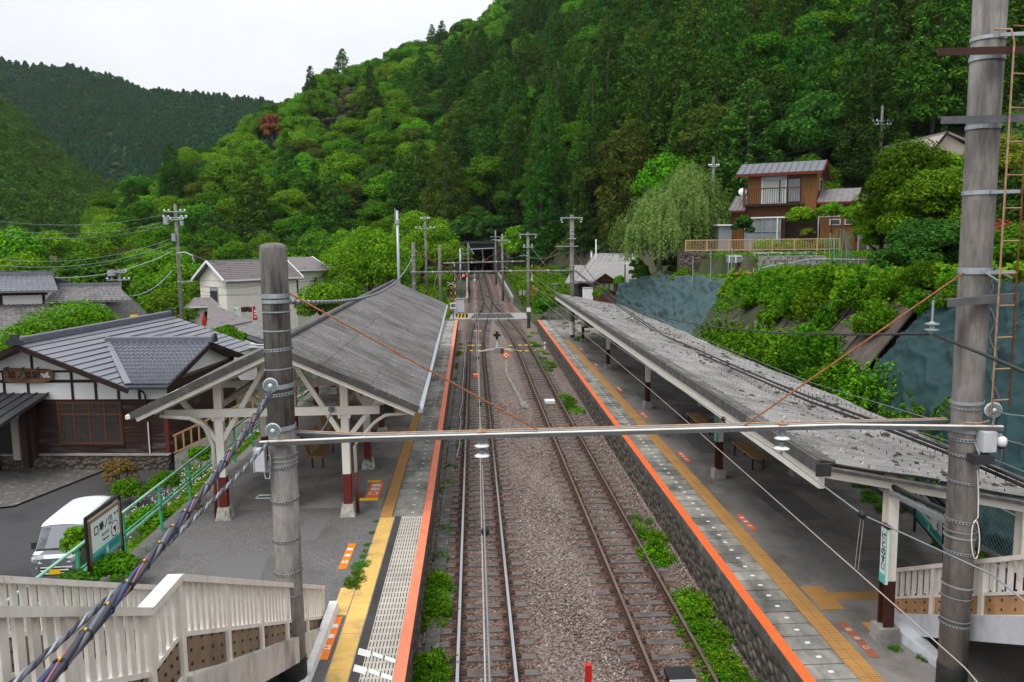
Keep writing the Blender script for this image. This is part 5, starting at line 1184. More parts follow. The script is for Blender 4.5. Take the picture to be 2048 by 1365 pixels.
# ================================================================== things on the track bed
t = thing('cable_trough', 'line of concrete cable trough lids along the left platform wall', 'cable trough', (-.95, 30, -.2)); b = MB(); Y = 9
while Y < 58: b.box(-1.12, -.82, Y+.01, Y+.74, -.25, -.1+R.uniform(-.01, .01)); Y += .75
b.build('lids', 'concrete_dark', t); MB().tube([(-.72+R.uniform(-.05, .05), Y, -.1) for Y in np.arange(30, 70, 2.0)], .02).build('white_pipe', 'galv', t)
b = MB(); pts = [z_ for z_ in ((2.0, 50.2), (2.2, 45.4), (2.4, 40.6))]
for p, q in zip(pts[:-1], pts[1:]): b.bar((p[0], p[1], -.14), (q[0], q[1], -.14), .17, .08)
b.bar((2.42, 40.5, -.13), (2.48, 39.0, -.13), .36, .1); tag(b.build('concrete_slabs', 'pole_concrete'), 'narrow line of concrete trough slabs lying between the two tracks', 'cable trough')
t = thing('stop_marker', 'orange diamond marker with a 4 on a thin white post between the tracks', 'marker', (2.02, 50.6, -.2))
MB().cyl((2.02, 50.6, -.2), (2.02, 50.6, .85), .03).build('post', 'plain_white', t)
MB().poly([(2.02+a*.3, 50.54, .98+c*.3) for a, c in ((0, -1), (1, 0), (0, 1), (-1, 0))], (0, .03, 0)).build('diamond', 'orange', t); MB().poly([(2.02+a*.17, 50.53, .98+c*.17) for a, c in ((0, -1), (1, 0), (0, 1), (-1, 0))], (0, .008, 0)).build('inner_diamond', 'plain_white', t)
lettering('4', .2, 'black', 'number', t, (2.02, 50.525, .98), depth=.003, bold=.004)
t = thing('point_indicator', 'black cross-shaped point indicator on a white stand between the tracks', 'marker', (1.95, 62, -.2))
p0 = P(994, 671, 62); MB().box(p0.x-.28, p0.x+.28, 62, 62.05, p0.z-.1, p0.z+.1).build('cross_bar', 'black', t); MB().box(p0.x-.1, p0.x+.1, 61.99, 62.06, p0.z-.34, p0.z+.3).build('upright_bar', 'black', t); MB().cyl((p0.x, 62.1, -.2), (p0.x, 62.1, p0.z), .05).build('stand', 'plain_white', t)
t = thing('point_motor', 'grey point machine with hoses half covered by weeds between the tracks', 'point machine', (1.9, 60.3, -.2))
MB().box(1.5, 2.3, 60.1, 60.7, -.2, .18).build('case', 'steel_grey', t); MB().box(2.0, 2.2, 59.7, 59.9, -.2, .22).build('red_box', 'maroon', t)
for s in (-1, 1):
    for k in range(2): MB().tube([(1.9, 60.2+.3*k, .1), (1.9+s*.9, 60+.5*k, .06), (1.9+s*1.6, 60.2+.5*k, -.1)], .03).build('hose', 'galv', t)
g = 'yellow-orange cable covers across the tracks'
for Y, xs in ((61.2, (-1.0, -.3, .3, 1.0)), (64.5, (-.4, -.1, .4)), (60.6, (2.8, 3.5, 4.0, 4.6, 5.2)), (64, (2.9, 3.7, 4.2, 4.7)), (74, (.1, .55))):
    for x in xs: tag(MB().cyl((x-.15, Y, zt(Y)-.13), (x+.15, Y, zt(Y)-.13), .055, n=8).build('cable_cover', 'yellow'), 'small yellow-orange cable cover lying across the track', 'cable cover', g)
tag(MB().box(3.6, 4.1, 40.2, 40.8, -.16, -.02).build('track_box', 'plain_white'), 'small white box between the rails of the right track', 'box')
tag(MB().box(-.1, .25, 48.8, 49.3, -.15, .02).build('track_box', 'orange'), 'small orange box between the rails of the left track', 'box')
t = thing('marker_post', 'red square marker post between the tracks at the bottom edge', 'marker', (1.93, 13.35, -.2)); MB().box(1.875, 1.985, 13.3, 13.41, -.2, .52).build('post', 'red', t); MB().box(1.87, 1.99, 13.295, 13.415, .52, .54).build('cap', 'red', t)
t = thing('track_magnet', 'flat black box with a white rim lying between the rails of the right track', 'box', (3.75, 13.9, -.15)); MB().box(3.5, 4.0, 13.75, 14.2, -.147, -.04).build('case', 'black', t); MB().box(3.5, 4.0, 13.735, 13.749, -.13, -.05).build('rim', 'plain_white', t)
t = thing('platform_marker', 'small white cylinder marker at the foot of the right platform wall', 'marker', (5.5, 62, -.2)); MB().cyl((5.55, 62, -.2), (5.55, 62, .35), .09).build('post', 'plain_white', t); MB().cyl((5.55, 62, .1), (5.55, 62, .18), .095).build('band', 'charcoal', t)
# ================================================================== tunnel
T = thing('tunnel_portal', 'dark concrete tunnel portal under the trees where the single track disappears', 'tunnel', (1.35, 150, 2.6))
z0 = 2.4; x0, x1 = -.85, 3.75
b = MB(); b.box(-6.5, x0, 149.4, 150.6, 1, 8.2); b.box(x1, 9.5, 149.4, 150.6, 1, 8.2); b.box(x0, x1, 149.4, 150.6, 7.35, 8.2); b.build('face', 'portal_concrete', T)
b = MB(); b.box(-7, 10, 149.1, 150.8, 8.2, 8.75); b.build('coping', 'portal_concrete', T)
b = MB(); b.box(x0-.6, x0, 150.6, 186, 1, 7.9); b.box(x1, x1+.6, 150.6, 186, 1, 7.9); b.box(x0, x1, 150.6, 186, 7.35, 7.9); b.box(x0, x1, 185.5, 186, 1, 7.4); b.build('bore', 'tunnel_dark', T)
tag(MB().box(x0, x1, 150.7, 185.5, 1.5, 2.6).build('track_bed', 'tunnel_dark'), kind='structure')
for s, x in ((-1, lx(125)-2.6), (1, lx(125)+3.2)):
    t = thing('track_side_wall', 'low %s retaining wall along the single track before the tunnel' % ('pale left' if s < 0 else 'rust-stained right'), 'wall', (x, 125, 1.5)); b = MB()
    for p, q in zip(np.arange(100, 148, 4), np.arange(104, 152, 4)):
        xa, xb = lx(p)+(-2.6 if s < 0 else 3.2), lx(q)+(-2.6 if s < 0 else 3.2); b.hexa([(xa-.15, p, zt(p)-.4), (xa+.15, p, zt(p)-.4), (xb+.15, q, zt(q)-.4), (xb-.15, q, zt(q)-.4), (xa-.15, p, zt(p)+.35), (xa+.15, p, zt(p)+.35), (xb+.15, q, zt(q)+.35), (xb-.15, q, zt(q)+.35)])
    b.build('wall', 'concrete', t); MB().box(x-.2, x+.2, 99.7, 100, zt(100)-.4, zt(100)+.5).build('end_block', 'concrete', t)
# ================================================================== buildings
M('wood_siding', (.045, .02, .014), (.024, .011, .008), 5, .7, .1, st=(.4, 1, 6), stain=(.1, .088, .084), ssc=1.0, sst=(.3, .35, 3), sr=(.54, .64))
M('tile_roof', (.16, .165, .195), (.12, .125, .15), 3, .4, .05, spec=.5)
M('metal_roof', (.175, .18, .21), (.145, .15, .178), 1.5, .4, spec=.5)
M('tile_old', (.2, .195, .2), (.11, .105, .1), 4, .55, stain=(.07, .06, .045), ssc=.7, sr=(.5, .68))
M('shingle', (.2, .175, .175), (.13, .115, .118), 5, .6, st=(2, 2, 8), stain=(.07, .05, .05), ssc=1.4, sr=(.55, .68))
M('metal_roof_dark', (.035, .036, .04), (.05, .051, .056), 2, .4)
M('metal_roof_grey', (.2, .19, .185), (.25, .24, .23), 1.2, .5)
M('metal_roof_blue', (.115, .125, .14), (.095, .105, .118), 2, .45)
M('metal_roof_mauve', (.13, .112, .112), (.2, .175, .175), 2.5, .45, stain=(.09, .07, .065), ssc=1.2, sr=(.55, .7))
M('brown_siding', (.29, .125, .04), (.21, .088, .028), 3, .65, .1, st=(7, 7, .5), stain=(.11, .045, .02), ssc=2.5, sst=(4, 4, .4), sr=(.52, .7))
M('beige_siding', (.42, .36, .3), (.36, .31, .26), 2, .8, .1, st=(.5, .5, 9))
M('tan_metal', (.58, .38, .2), (.5, .32, .17), 3, .55)
M('sign_wood', (.24, .12, .06), (.16, .075, .04), 2.5, .7, .15, st=(1, 1, 6), stain=(.08, .04, .025), ssc=2, sst=(.5, .5, 3), sr=(.5, .68))
M('curtain', (.6, .62, .6), (.42, .44, .43), 14, .8, st=(3, 3, .1))
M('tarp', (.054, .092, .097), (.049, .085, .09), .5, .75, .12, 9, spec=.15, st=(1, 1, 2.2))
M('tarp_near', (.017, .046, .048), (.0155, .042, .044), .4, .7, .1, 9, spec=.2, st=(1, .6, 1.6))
M('revetment', (.11, .09, .075), (.065, .053, .045), 1.4, .9, .2, 30, st=(1, 1, .6), stain=(.17, .15, .13), ssc=1.8, sr=(.58, .7))
def L(o, rz):   # local frame -> world
    c, s = math.cos(rz), math.sin(rz)
    return lambda x, y, z: (o[0]+x*c-y*s, o[1]+x*s+y*c, z)
def wbox(F, x0, x1, y0, y1, z0, z1, b=None):
    b = b or MB(); return b.hexa([F(x0, y0, z0), F(x1, y0, z0), F(x1, y1, z0), F(x0, y1, z0), F(x0, y0, z1), F(x1, y0, z1), F(x1, y1, z1), F(x0, y1, z1)])
def slope(F, a, b_, c, d, th=.08):      # roof plane through four (x,y,z) corners, with thickness
    return MB().hexa([F(p[0], p[1], p[2]-th) for p in (a, b_, c, d)]+[F(*p) for p in (a, b_, c, d)])
def seams(F, a, b_, c, d, n, w=.04, h=.04):   # standing seams from eave a-b to ridge d-c
    m = MB()
    for k in range(n+1):
        u = k/n; p = [a[i]+(b_[i]-a[i])*u for i in range(3)]; q = [d[i]+(c[i]-d[i])*u for i in range(3)]
        m.bar(F(p[0], p[1], p[2]+h/2), F(q[0], q[1], q[2]+h/2), w, h)
    return m
def tiles(F, a, b_, c, d, nu, nv, amp=.035, step=.03, sub=6):
    """wavy tile courses: eave a-b, ridge d-c"""
    rows = []; A, B, Cc, D = (np.array(p, float) for p in (a, b_, c, d))
    for j in range(nv):
        for e in (0, 1):
            v = (j+e)/nv; r = []
            for i in range(nu*sub+1):
                u = i/(nu*sub); p = (A*(1-u)+B*u)*(1-v)+(D*(1-u)+Cc*u)*v
                r.append(F(p[0], p[1], p[2]+amp*math.sin(2*math.pi*i/sub)+step*(1-e)+.01))
            rows.append(r)
    return MB().sheet(rows)
# ------------------------------------------------------------------ station building
O = (-14.75, 38.2); F_ = L(O, -.094)
SB = thing('station_building', 'wooden station building with grey tiled gables, white plaster and dark boards', 'building', (O[0]-6, O[1]+4, -1.8), 0)
def part(b, name, mat, par=SB, **k): return b.build(name, mat, par, **k)
# walls
part(wbox(F_, -13, 0, .0, .15, -1.8, .83), 'wall_backing', 'wood_dark')
b = MB()
for k in range(15): wbox(F_, -8.6, -.02, -.035-.012*(k % 1), .0, -1.78+k*.172, -1.62+k*.172, b)
part(b, 'board_siding', 'wood_siding')
part(wbox(F_, -.15, 0, .15, 8.4, -1.8, 1.75), 'side_wall', 'wood_siding')
b = MB(); b.poly([F_(*p) for p in ((-13, 0, .83), (0, 0, .83), (0, 0, 1.55), (-2.0, 0, 1.62), (-6.4, 0, 3.4), (-11, 0, 1.55), (-13, 0, 1.5))], Vector(F_(0, .14, 0))-Vector(F_(0, 0, 0))); part(b, 'plaster_wall', 'plaster')
b = MB(); b.poly([F_(*p) for p in ((.0, .2, 1.6), (.0, 8.0, 1.6), (.0, 4.2, 2.95))], Vector(F_(-.15, 0, 0))-Vector(F_(0, 0, 0))); part(b, 'side_gable', 'plaster')
part(wbox(F_, -13, 0.02, -.05, 0, .78, .88), 'timber', 'wood_dark'); part(wbox(F_, -11, -2.0, -.045, 0, 1.7, 1.84), 'timber', 'wood_dark'); part(wbox(F_, -9.6, -3.5, -.045, 0, 2.2, 2.3), 'timber', 'wood_dark')
for x in (-9.6, -7.9, -6.72, -4.55, -3.4, -2.3, -1.28): part(wbox(F_, x-.06, x+.06, -.04, 0, .88, 2.2 if x < -3 else 1.7), 'timber', 'wood_dark')
part(wbox(F_, -6.5, -6.38, -.04, 0, 2.3, 3.2), 'timber', 'wood_dark')
part(wbox(F_, -.16, .02, -.04, .1, -1.8, .78), 'corner_post', 'maroon')
# window with its lattice
X0, X1, Z0, Z1 = -5.25, -2.25, -1.25, .78
wn = part(wbox(F_, X0-.1, X1+.1, -.09, -.036, Z0-.1, Z1), 'window', 'wood_brown')
part(wbox(F_, X0, X1, -.1, -.0915, Z0, Z1-.08), 'pane', 'glass', wn)
b = MB()
for u in (0, .25, .5, .75, 1): wbox(F_, X0+(X1-X0)*u-.04, X0+(X1-X0)*u+.04, -.125, -.1015, Z0, Z1-.05, b)
for k in range(8): u = (k+.5)/8; wbox(F_, X0+(X1-X0)*u-.015, X0+(X1-X0)*u+.015, -.115, -.1015, Z0, Z1-.05, b)
for z in (-.87, -.5, -.12, .45): wbox(F_, X0, X1, -.114, -.101, z-.013, z+.013, b)
wbox(F_, X0-.1, X1+.1, -.13, -.1015, .12, .24, b); wbox(F_, X0-.1, X1+.1, -.13, -.1015, Z0-.05, Z0+.05, b); wbox(F_, X0-.1, X1+.1, -.13, -.1015, Z1-.1, Z1, b)
part(b, 'lattice', 'wood_brown', wn); part(wbox(F_, X0-.15, X1+.15, -.16, -.09, Z0-.16, Z0-.1), 'sill', 'wood_dark', wn)
# main roof
ER, EL, RG = (-1.35, 1.62), (-11.4, 1.62), (-6.4, 3.68)
ra, rb_, rc, rdd = (ER[0], -1.0, ER[1]), (ER[0]+.6, 14.2, ER[1]), (RG[0], 14.2, RG[1]), (RG[0], -1.0, RG[1])
part(slope(F_, ra, rb_, rc, rdd, .1), 'roof', 'metal_roof')
m = MB()
for k in range(1, 12):                          # horizontal laps of the metal roof
    u = k/12; m.bar(F_(ER[0]+(RG[0]-ER[0])*u, -1.0, ER[1]+(RG[1]-ER[1])*u+.008), F_(ER[0]+(RG[0]-ER[0])*u+.6*(1-u), 14.2, ER[1]+(RG[1]-ER[1])*u+.008), .045, .03)
part(m, 'roof_laps', 'charcoal')
la_ = (EL[0], -1.0, EL[1]), (EL[0], 14.2, EL[1]), (RG[0], 14.2, RG[1]), (RG[0], -1.0, RG[1]); part(slope(F_, *la_, .1), 'roof', 'metal_roof')
part(MB().bar(F_(RG[0], -1.05, RG[1]+.1), F_(RG[0], 14.25, RG[1]+.1), .24, .22), 'ridge', 'tile_roof'); part(MB().tube([F_(RG[0], -1.08, RG[1]+.23), F_(RG[0], 14.28, RG[1]+.23)], .1, 10), 'ridge_cap', 'tile_roof')
for yy in (-1.08, 14.3):
    b = MB(); b.poly([F_(RG[0]+x, yy, RG[1]+z) for x, z in ((-.45, -.02), (.45, -.02), (.36, .2), (.2, .28), (.16, .48), (-.16, .48), (-.2, .28), (-.36, .2))], (0, -.14, 0)); part(b, 'ridge_end_tile', 'charcoal')
for (x, z) in (ER, EL): part(MB().bar(F_(x+(.1 if x > -6 else -.1), -1.04, z-.16), F_(RG[0], -1.04, RG[1]-.12), .1, .24), 'barge_board', 'wood_dark')
# cross gable towards the platform
wy, wz = 4.3, 3.1
e0, e1 = (-1.4, -.75, 1.66), (.5, -.75, 1.66); g0, g1 = (-5.15, wy, wz), (.5, wy, wz)
part(slope(F_, e0, e1, g1, g0, .1), 'wing_roof', 'tile_roof'); part(tiles(F_, e0, e1, g1, g0, 18, 12, .045, .08, 5), 'roof_tiles', 'tile_roof', smooth=False)
f0, f1 = (.5, 9.3, 1.66), (-1.4, 9.3, 1.66); part(slope(F_, f0, f1, g0, g1, .1), 'wing_roof', 'tile_roof')
part(MB().bar(F_(-5.2, wy, wz+.1), F_(.6, wy, wz+.1), .22, .2), 'wing_ridge', 'tile_roof'); part(MB().tube([F_(-5.2, wy, wz+.23), F_(.62, wy, wz+.23)], .09, 8), 'wing_ridge_cap', 'tile_roof')
b = MB(); b.poly([F_(.62, wy+x, wz+z) for x, z in ((-.3, 0), (.3, 0), (.2, .3), (.1, .45), (-.1, .45), (-.2, .3))], Vector(F_(.12, 0, 0))-Vector(F_(0, 0, 0))); part(b, 'ridge_end_tile', 'charcoal')
part(MB().bar(F_(e0[0], e0[1], e0[2]+.1), F_(g0[0], g0[1], g0[2]+.08), .3, .05), 'valley_flashing', 'metal_roof')
for q in (e1, f0): part(MB().bar(F_(.48, q[1], q[2]-.16), F_(.48, wy, wz-.12), .1, .22), 'barge_board', 'wood_dark')
part(MB().bar(F_(-1.3, -.82, 1.55), F_(.5, -.82, 1.55), .12, .1), 'gutter', 'charcoal'); part(MB().tube([F_(-.95, -.8, 1.5), F_(-.95, -.3, 1.3), F_(-.95, -.12, 1.1), F_(-.95, -.12, -1.9)], .045, 8), 'rain_pipe', 'charcoal')
part(MB().tube([F_(-.9, -.13, -.2), F_(-.9, -.13, -1.9)], .03, 8), 'rain_pipe', 'plain_white')
# porch roof, columns and stone foot
pa, pb_, pc_, pd = (-16, -3.6, .42), (-5.7, -3.6, .42), (-5.7, -.06, 1.2), (-16, -.06, 1.2)
part(slope(F_, pa, pb_, pc_, pd, .12), 'porch_roof', 'metal_roof_dark'); part(seams(F_, pa, pb_, pc_, pd, 18, .05, .06), 'porch_seams', 'metal_roof_dark')
part(wbox(F_, -6.5, -6.2, -1.2, -.9, -2.2, .8), 'porch_post', 'wood_dark'); part(wbox(F_, -7.2, -6.85, -.8, -.5, -1.9, .8), 'porch_column', 'beige_siding'); part(wbox(F_, -6.6, -6.3, -.5, -.2, -1.9, .8), 'porch_post', 'brown_dark')
part(wbox(F_, -13, -7.3, -.04, -.012, -1.8, .6), 'entrance', 'black')
for x, y, z, r in ((-6.3, -1.6, .42, .1), (-7.2, -2.4, .24, .1)): part(MB().lathe([(.001, -r), (r*.8, -r*.6), (r, 0), (r*.8, r*.6), (.03, r)], F_(x, y, z), n=12), 'globe_lamp', 'plain_white', smooth=True)
part(MB().lathe([(.08, -.36), (.17, -.25), (.2, 0), (.17, .25), (.08, .36)], F_(-8.0, -3.0, -.45), n=16), 'paper_lantern', 'plain_white', smooth=True)
part(wbox(F_, -8.2, .05, -.25, .0, -2.7, -1.82), 'stone_base', 'rubble'); part(wbox(F_, -8.2, .1, -.3, 0, -1.82, -1.76), 'base_slab', 'concrete')
b = MB()
for k in range(3): wbox(F_, -14, -8.2, -.5-.35*k, -.15, -2.6, -1.8-.25*k, b)
part(b, 'steps', 'concrete_dark')
# the carved board with the station name
t = thing('station_sign', 'carved wooden board with the station name in black under the gable', 'sign', F_(-6.4, -.2, 2.0))
cx = F_(-6.55, -.2, 2.08); r_ = Vector((math.cos(-.094), math.sin(-.094), 0)); n_ = Vector((math.sin(-.094), -math.cos(-.094), 0))
b = MB(); b.poly([Vector(cx)+r_*x+Vector((0, 0, z)) for x, z in ((-1.2, -.28), (-.75, -.34), (-.1, -.36), (.5, -.37), (1.0, -.28), (1.22, -.12), (1.2, .2), (.95, .31), (.2, .33), (-.6, .36), (-1.22, .37))], -n_*.08); b.build('board', 'sign_wood', t)
lettering('鳩ノ巣駅', .4, 'black', 'lettering', t, tuple(Vector(cx)+n_*.012+r_*-.2), tuple(r_), (0, 0, 1), .008, bold=.004)
b = MB()
for x, z, sx, sz, a in ((.86, 0, .16, .09, .4), (.72, .04, .1, .05, -.6), (.95, .1, .1, .045, .9), (1.0, -.06, .09, .05, -.2)):
    b.poly([Vector(cx)+n_*.002+r_*(x+sx*math.cos(k*math.pi/6)*math.cos(a)-sz*math.sin(k*math.pi/6)*math.sin(a))+Vector((0, 0, z+sx*math.cos(k*math.pi/6)*math.sin(a)+sz*math.sin(k*math.pi/6)*math.cos(a))) for k in range(12)], n_*.02)
b.build('carved_dove', 'white_paint', t)
for x in (-.9, -.1, .65): q = Vector(cx)+r_*x+Vector((0, 0, .42)); MB().cyl(tuple(q+n_*.0), tuple(q+n_*.25), .02).build('lamp_arm', 'charcoal', t); MB().lathe([(.03, 0), (.09, .1), (.095, .12)], tuple(q+n_*.25), tuple(-n_*.3+Vector((0, 0, -1))), 10).build('spot_lamp', 'charcoal', t)
# wooden ramp railing from the station to the platform
t = thing('wooden_railing', 'brown wooden ramp railing between the station building and the platform', 'railing', (-12, 38.4, -1))
ra0, ra1 = Vector((-14.5, 38.1, -1.85)), Vector((-8.3, 38.6, .9))
MB().hexa([tuple(p) for p in (ra0+Vector((0, 0, -.9)), ra1+Vector((0, 0, -3.2)), ra1+Vector((0, 1.8, -3.2)), ra0+Vector((0, 1.8, -.9)), ra0, ra1, ra1+Vector((0, 1.8, 0)), ra0+Vector((0, 1.8, 0)))]).build('ramp', 'concrete', t)
for dz, w in ((.95, .09), (.12, .07)): MB().bar(tuple(ra0+Vector((0, 0, dz))), tuple(ra1+Vector((0, 0, dz))), .08, w).build('rail', 'wood_bench', t)
b = MB()
for k in range(17): q = ra0.lerp(ra1, (k+.3)/17); b.box(q.x-.04, q.x+.04, q.y-.03, q.y+.03, q.z+.1, q.z+.93)
b.build('balusters', 'wood_bench', t)
# ------------------------------------------------------------------ grey kei van
VN = thing('parked_van', 'silver-grey small van with white roof parked nose-on beside the green railing', 'van', (-13.5, 26.55, -2.58), .085); VN.scale = (1, 1.06, 1)
M('glass_van', (.05, .06, .065), (.17, .19, .2), 1.6, .06, spec=.8, con=(.4, .6))
M('van_silver', (.21, .22, .245), (.195, .205, .23), 2, .25, metal=.35, spec=.6); M('van_white', (.78, .79, .8), (.76, .77, .78), 2, .3, spec=.6)
def loft(secs): return MB().sheet([list(s)+[s[0]] for s in secs])
def vsec(y, w0, w1, w2, z0, z1, z2, z3, wt): return [(-w0, y, z0), (w0, y, z0), (w1, y, z1), (w2, y, z2), (wt, y, z3), (wt*.5, y, z3+.04), (-wt*.5, y, z3+.04), (-wt, y, z3), (-w2, y, z2), (-w1, y, z1)]
secs = [vsec(-1.68, .62, .68, .66, .3, .55, .85, .9, .58), vsec(-1.60, .70, .735, .72, .22, .55, .9, 1.0, .66), vsec(-1.38, .72, .74, .725, .2, .6, 1.0, 1.06, .69), vsec(-.98, .72, .74, .70, .2, .6, 1.1, 1.75, .60), vsec(-.6, .72, .74, .70, .2, .6, 1.1, 1.82, .61), vsec(1.2, .72, .74, .70, .2, .6, 1.1, 1.83, .61), vsec(1.6, .72, .74, .69, .25, .6, 1.1, 1.79, .59), vsec(1.7, .66, .69, .64, .3, .6, 1.1, 1.6, .54)]
b = loft(secs); n_s = 11; b.f.append(tuple(range(0, 10))); b.f.append(tuple(7*n_s+i for i in range(9, -1, -1))); b.build('body', 'van_silver', VN, local=True, smooth=False)
rs = []
for y, z, w in ((-1.0, 1.77, .62), (-.9, 1.845, .60), (-.5, 1.885, .58), (.5, 1.9, .58), (1.3, 1.885, .58), (1.62, 1.83, .55), (1.68, 1.76, .55)): rs.append([(-w-.035, y, z-.09), (-w, y, z-.02), (-w*.5, y, z+.025), (0, y, z+.035), (w*.5, y, z+.025), (w, y, z-.02), (w+.035, y, z-.09)])
MB().sheet(rs).build('roof', 'van_white', VN, local=True, smooth=True)
def quadv(pts, off, name, mat, par=VN):
    a, b_, c, d = (Vector(p) for p in pts); n = (b_-a).cross(d-a).normalized(); return MB().poly([p+n*off for p in (a, b_, c, d)], n*.008).build(name, mat, par, local=True)
ws = quadv([(-.66, -1.37, 1.08), (.66, -1.37, 1.08), (.57, -1.01, 1.71), (-.57, -1.01, 1.71)], .006, 'windscreen', 'glass_van')
quadv([(-.66, -1.365, 1.085), (.66, -1.365, 1.085), (.645, -1.33, 1.14), (-.645, -1.33, 1.14)], .018, 'dash_band', 'black')
for s in (-.25, .35): MB().bar((s, -1.385, 1.09), (s+.42, -1.36, 1.16), .015, .015).build('wiper', 'black', VN, local=True)
for s in (-1, 1):
    for y in (-.9, .82): MB().box(s*.735-.006, s*.735+.012*s+.006, y-.006, y+.006, .4, 1.1).build('door_seam', 'black', VN, local=True)
quadv([(-.68, -1.55, 1.02), (.68, -1.55, 1.02), (.68, -1.39, 1.075), (-.68, -1.39, 1.075)], .006, 'bonnet', 'van_white')
for s in (-1, 1):
    for y0_, y1_ in ((-.85, -.1), (0, .78), (.85, 1.5)):
        p = [(s*.712, y0_, 1.12), (s*.712, y1_, 1.12), (s*.63, y1_, 1.66), (s*.63, y0_+(.12 if y0_ < -.5 else 0), 1.66)]; quadv(p if s > 0 else p[::-1], .004, 'side_window', 'glass')
    hl = MB().poly([(s*.36, -1.665, .80), (s*.62, -1.64, .77), (s*.69, -1.60, .98), (s*.6, -1.63, .98)] if s > 0 else [(s*.6, -1.63, .98), (s*.69, -1.60, .98), (s*.62, -1.64, .77), (s*.36, -1.665, .80)], (0, -.03, 0)).build('headlight', 'white_porcelain', VN, local=True)
    MB().lathe([(.001, 0), (.07, .0), (.075, .02)], (s*.56, -1.68, .88), (0, -1, 0), 12).build('lens', 'galv', hl, local=True)
    MB().box(s*.45-.1, s*.45+.16*s*.5, -1.70, -1.68, .62, .67).build('fog_lamp', 'plain_white', VN, local=True)
    mr = MB(); mr.box(s*.83-.09, s*.83+.09, -1.1, -1.0, 1.05, 1.27); mr.bar((s*.7, -1.05, 1.1), (s*.8, -1.05, 1.12), .05, .05); mr.build('mirror', 'charcoal', VN, local=True)
    for y in (-1.05, 1.15):
        wh = MB().lathe([(.2, -.08), (.285, -.07), (.29, 0), (.285, .07), (.2, .08)], (s*.655, y, .29), (1, 0, 0), 20).build('wheel', 'black', VN, local=True)
        MB().lathe([(.001, .09*s), (.16, .085*s), (.19, .078*s)], (s*.655, y, .29), (1, 0, 0), 16).build('rim', 'galv', wh, local=True)
for z in (.66, .56, .46): MB().box(-.42, .42, -1.705, -1.675, z-.02, z+.02).build('grille_bar', 'plain_white', VN, local=True)
MB().box(-.45, .45, -1.692, -1.66, .4, .7).build('grille', 'black', VN, local=True); MB().box(-.66, .66, -1.66, -1.55, .2, .34).build('bumper_lip', 'charcoal', VN, local=True)
MB().box(-.17, .17, -1.712, -1.70, .43, .59).build('number_plate', 'yellow', VN, local=True)
b = MB(); b.poly([(x*.075, -1.70, .84+z*.05) for x, z in ((-1, .2), (-.3, .9), (1, .3), (.2, .2), (.5, -.8), (-.1, -.1), (-.7, -.6))], (0, -.012, 0)); b.build('emblem', 'galv', VN, local=True)
# ------------------------------------------------------------------ white house
WH = thing('white_house', 'cream-white two-storey house with brown shingle roof behind the station', 'house', (-22, 84, -2.7))
K = P(455, 600, 80); FH = L((K.x, K.y), rad(48)); pw = lambda b, n, m, par=WH, **k: b.build(n, m, par, **k)
ez, rz_ = 4.95, 6.75
pw(wbox(FH, 0, 8.2, 0, 5.0, -2.7, ez), 'wall', 'plaster_warm'); b = MB(); b.poly([FH(.0, 0, ez), FH(.0, 2.5, rz_-.1), FH(.0, 5, ez)], Vector(FH(8.2, 0, 0))-Vector(FH(0, 0, 0))); pw(b, 'gable', 'plaster_warm')
A1, B1, C1, D1 = (-.6, -.5, ez-.1), (8.7, -.5, ez-.1), (8.7, 2.5, rz_), (-.6, 2.5, rz_)
pw(slope(FH, A1, B1, C1, D1, .12), 'roof', 'shingle'); A2, B2 = (8.7, 5.5, ez-.1), (-.6, 5.5, ez-.1); pw(slope(FH, A2, B2, D1, C1, .12), 'roof', 'shingle')
m = MB()
for k in range(1, 11): u = k/11; m.bar(FH(-.6, -.5+3*u, ez-.1+(rz_-ez+.1)*u+.01), FH(8.7, -.5+3*u, ez-.1+(rz_-ez+.1)*u+.01), .05, .03)
pw(m, 'shingle_courses', 'shingle')
for x in (-.62, 8.72):
    for y in (-.5, 5.5): pw(MB().bar(FH(x, y, ez-.14), FH(x, 2.5, rz_-.04), .09, .22), 'barge_board', 'plain_white')
pw(MB().bar(FH(-.6, -.56, ez-.16), FH(8.7, -.56, ez-.16), .12, .12), 'gutter', 'plain_white'); pw(MB().bar(FH(-.6, 2.5, rz_+.03), FH(8.7, 2.5, rz_+.03), .15, .06), 'ridge', 'galv')
wn = pw(wbox(FH, -.06, -.002, 1.6, 3.1, 2.2, 4.1), 'window', 'galv'); pw(wbox(FH, -.075, -.062, 1.7, 3.0, 2.3, 3.75), 'pane', 'glass', wn)
pw(MB().tube([FH(-.04, 0.06, ez), FH(-.04, .06, -2.6)], .05), 'rain_pipe', 'plain_white')
b = MB(); wbox(FH, 7.7, 13.2, 2.0, 7.2, -2.7, 5.6, b); pw(b, 'rear_wall', 'plaster_warm')
r1, r2, r3, r4 = (6.9, 1.4, 5.55), (13.8, 1.4, 5.55), (13.8, 4.6, 6.9), (6.9, 4.6, 6.9); pw(slope(FH, r1, r2, r3, r4, .12), 'rear_roof', 'shingle'); pw(slope(FH, (13.8, 7.8, 5.55), (6.9, 7.8, 5.55), r4, r3, .12), 'rear_roof', 'shingle')
for y in (1.4, 7.8): pw(MB().bar(FH(13.82, y, 5.5), FH(13.82, 4.6, 6.86), .09, .2), 'barge_board', 'plain_white')
pw(MB().bar(FH(6.9, 1.36, 5.46), FH(13.8, 1.36, 5.46), .1, .12), 'gutter', 'plain_white')
for x in (9.3, 11.9): wn = pw(wbox(FH, x, x+.55, 1.93, 1.998, 2.9, 4.6), 'window', 'plain_white'); pw(wbox(FH, x+.07, x+.48, 1.91, 1.928, 3, 4.5), 'pane', 'glass', wn)
an = [P(x, y, 74) for x, y in ((366, 612), (415, 617), (440, 612), (405, 598))]
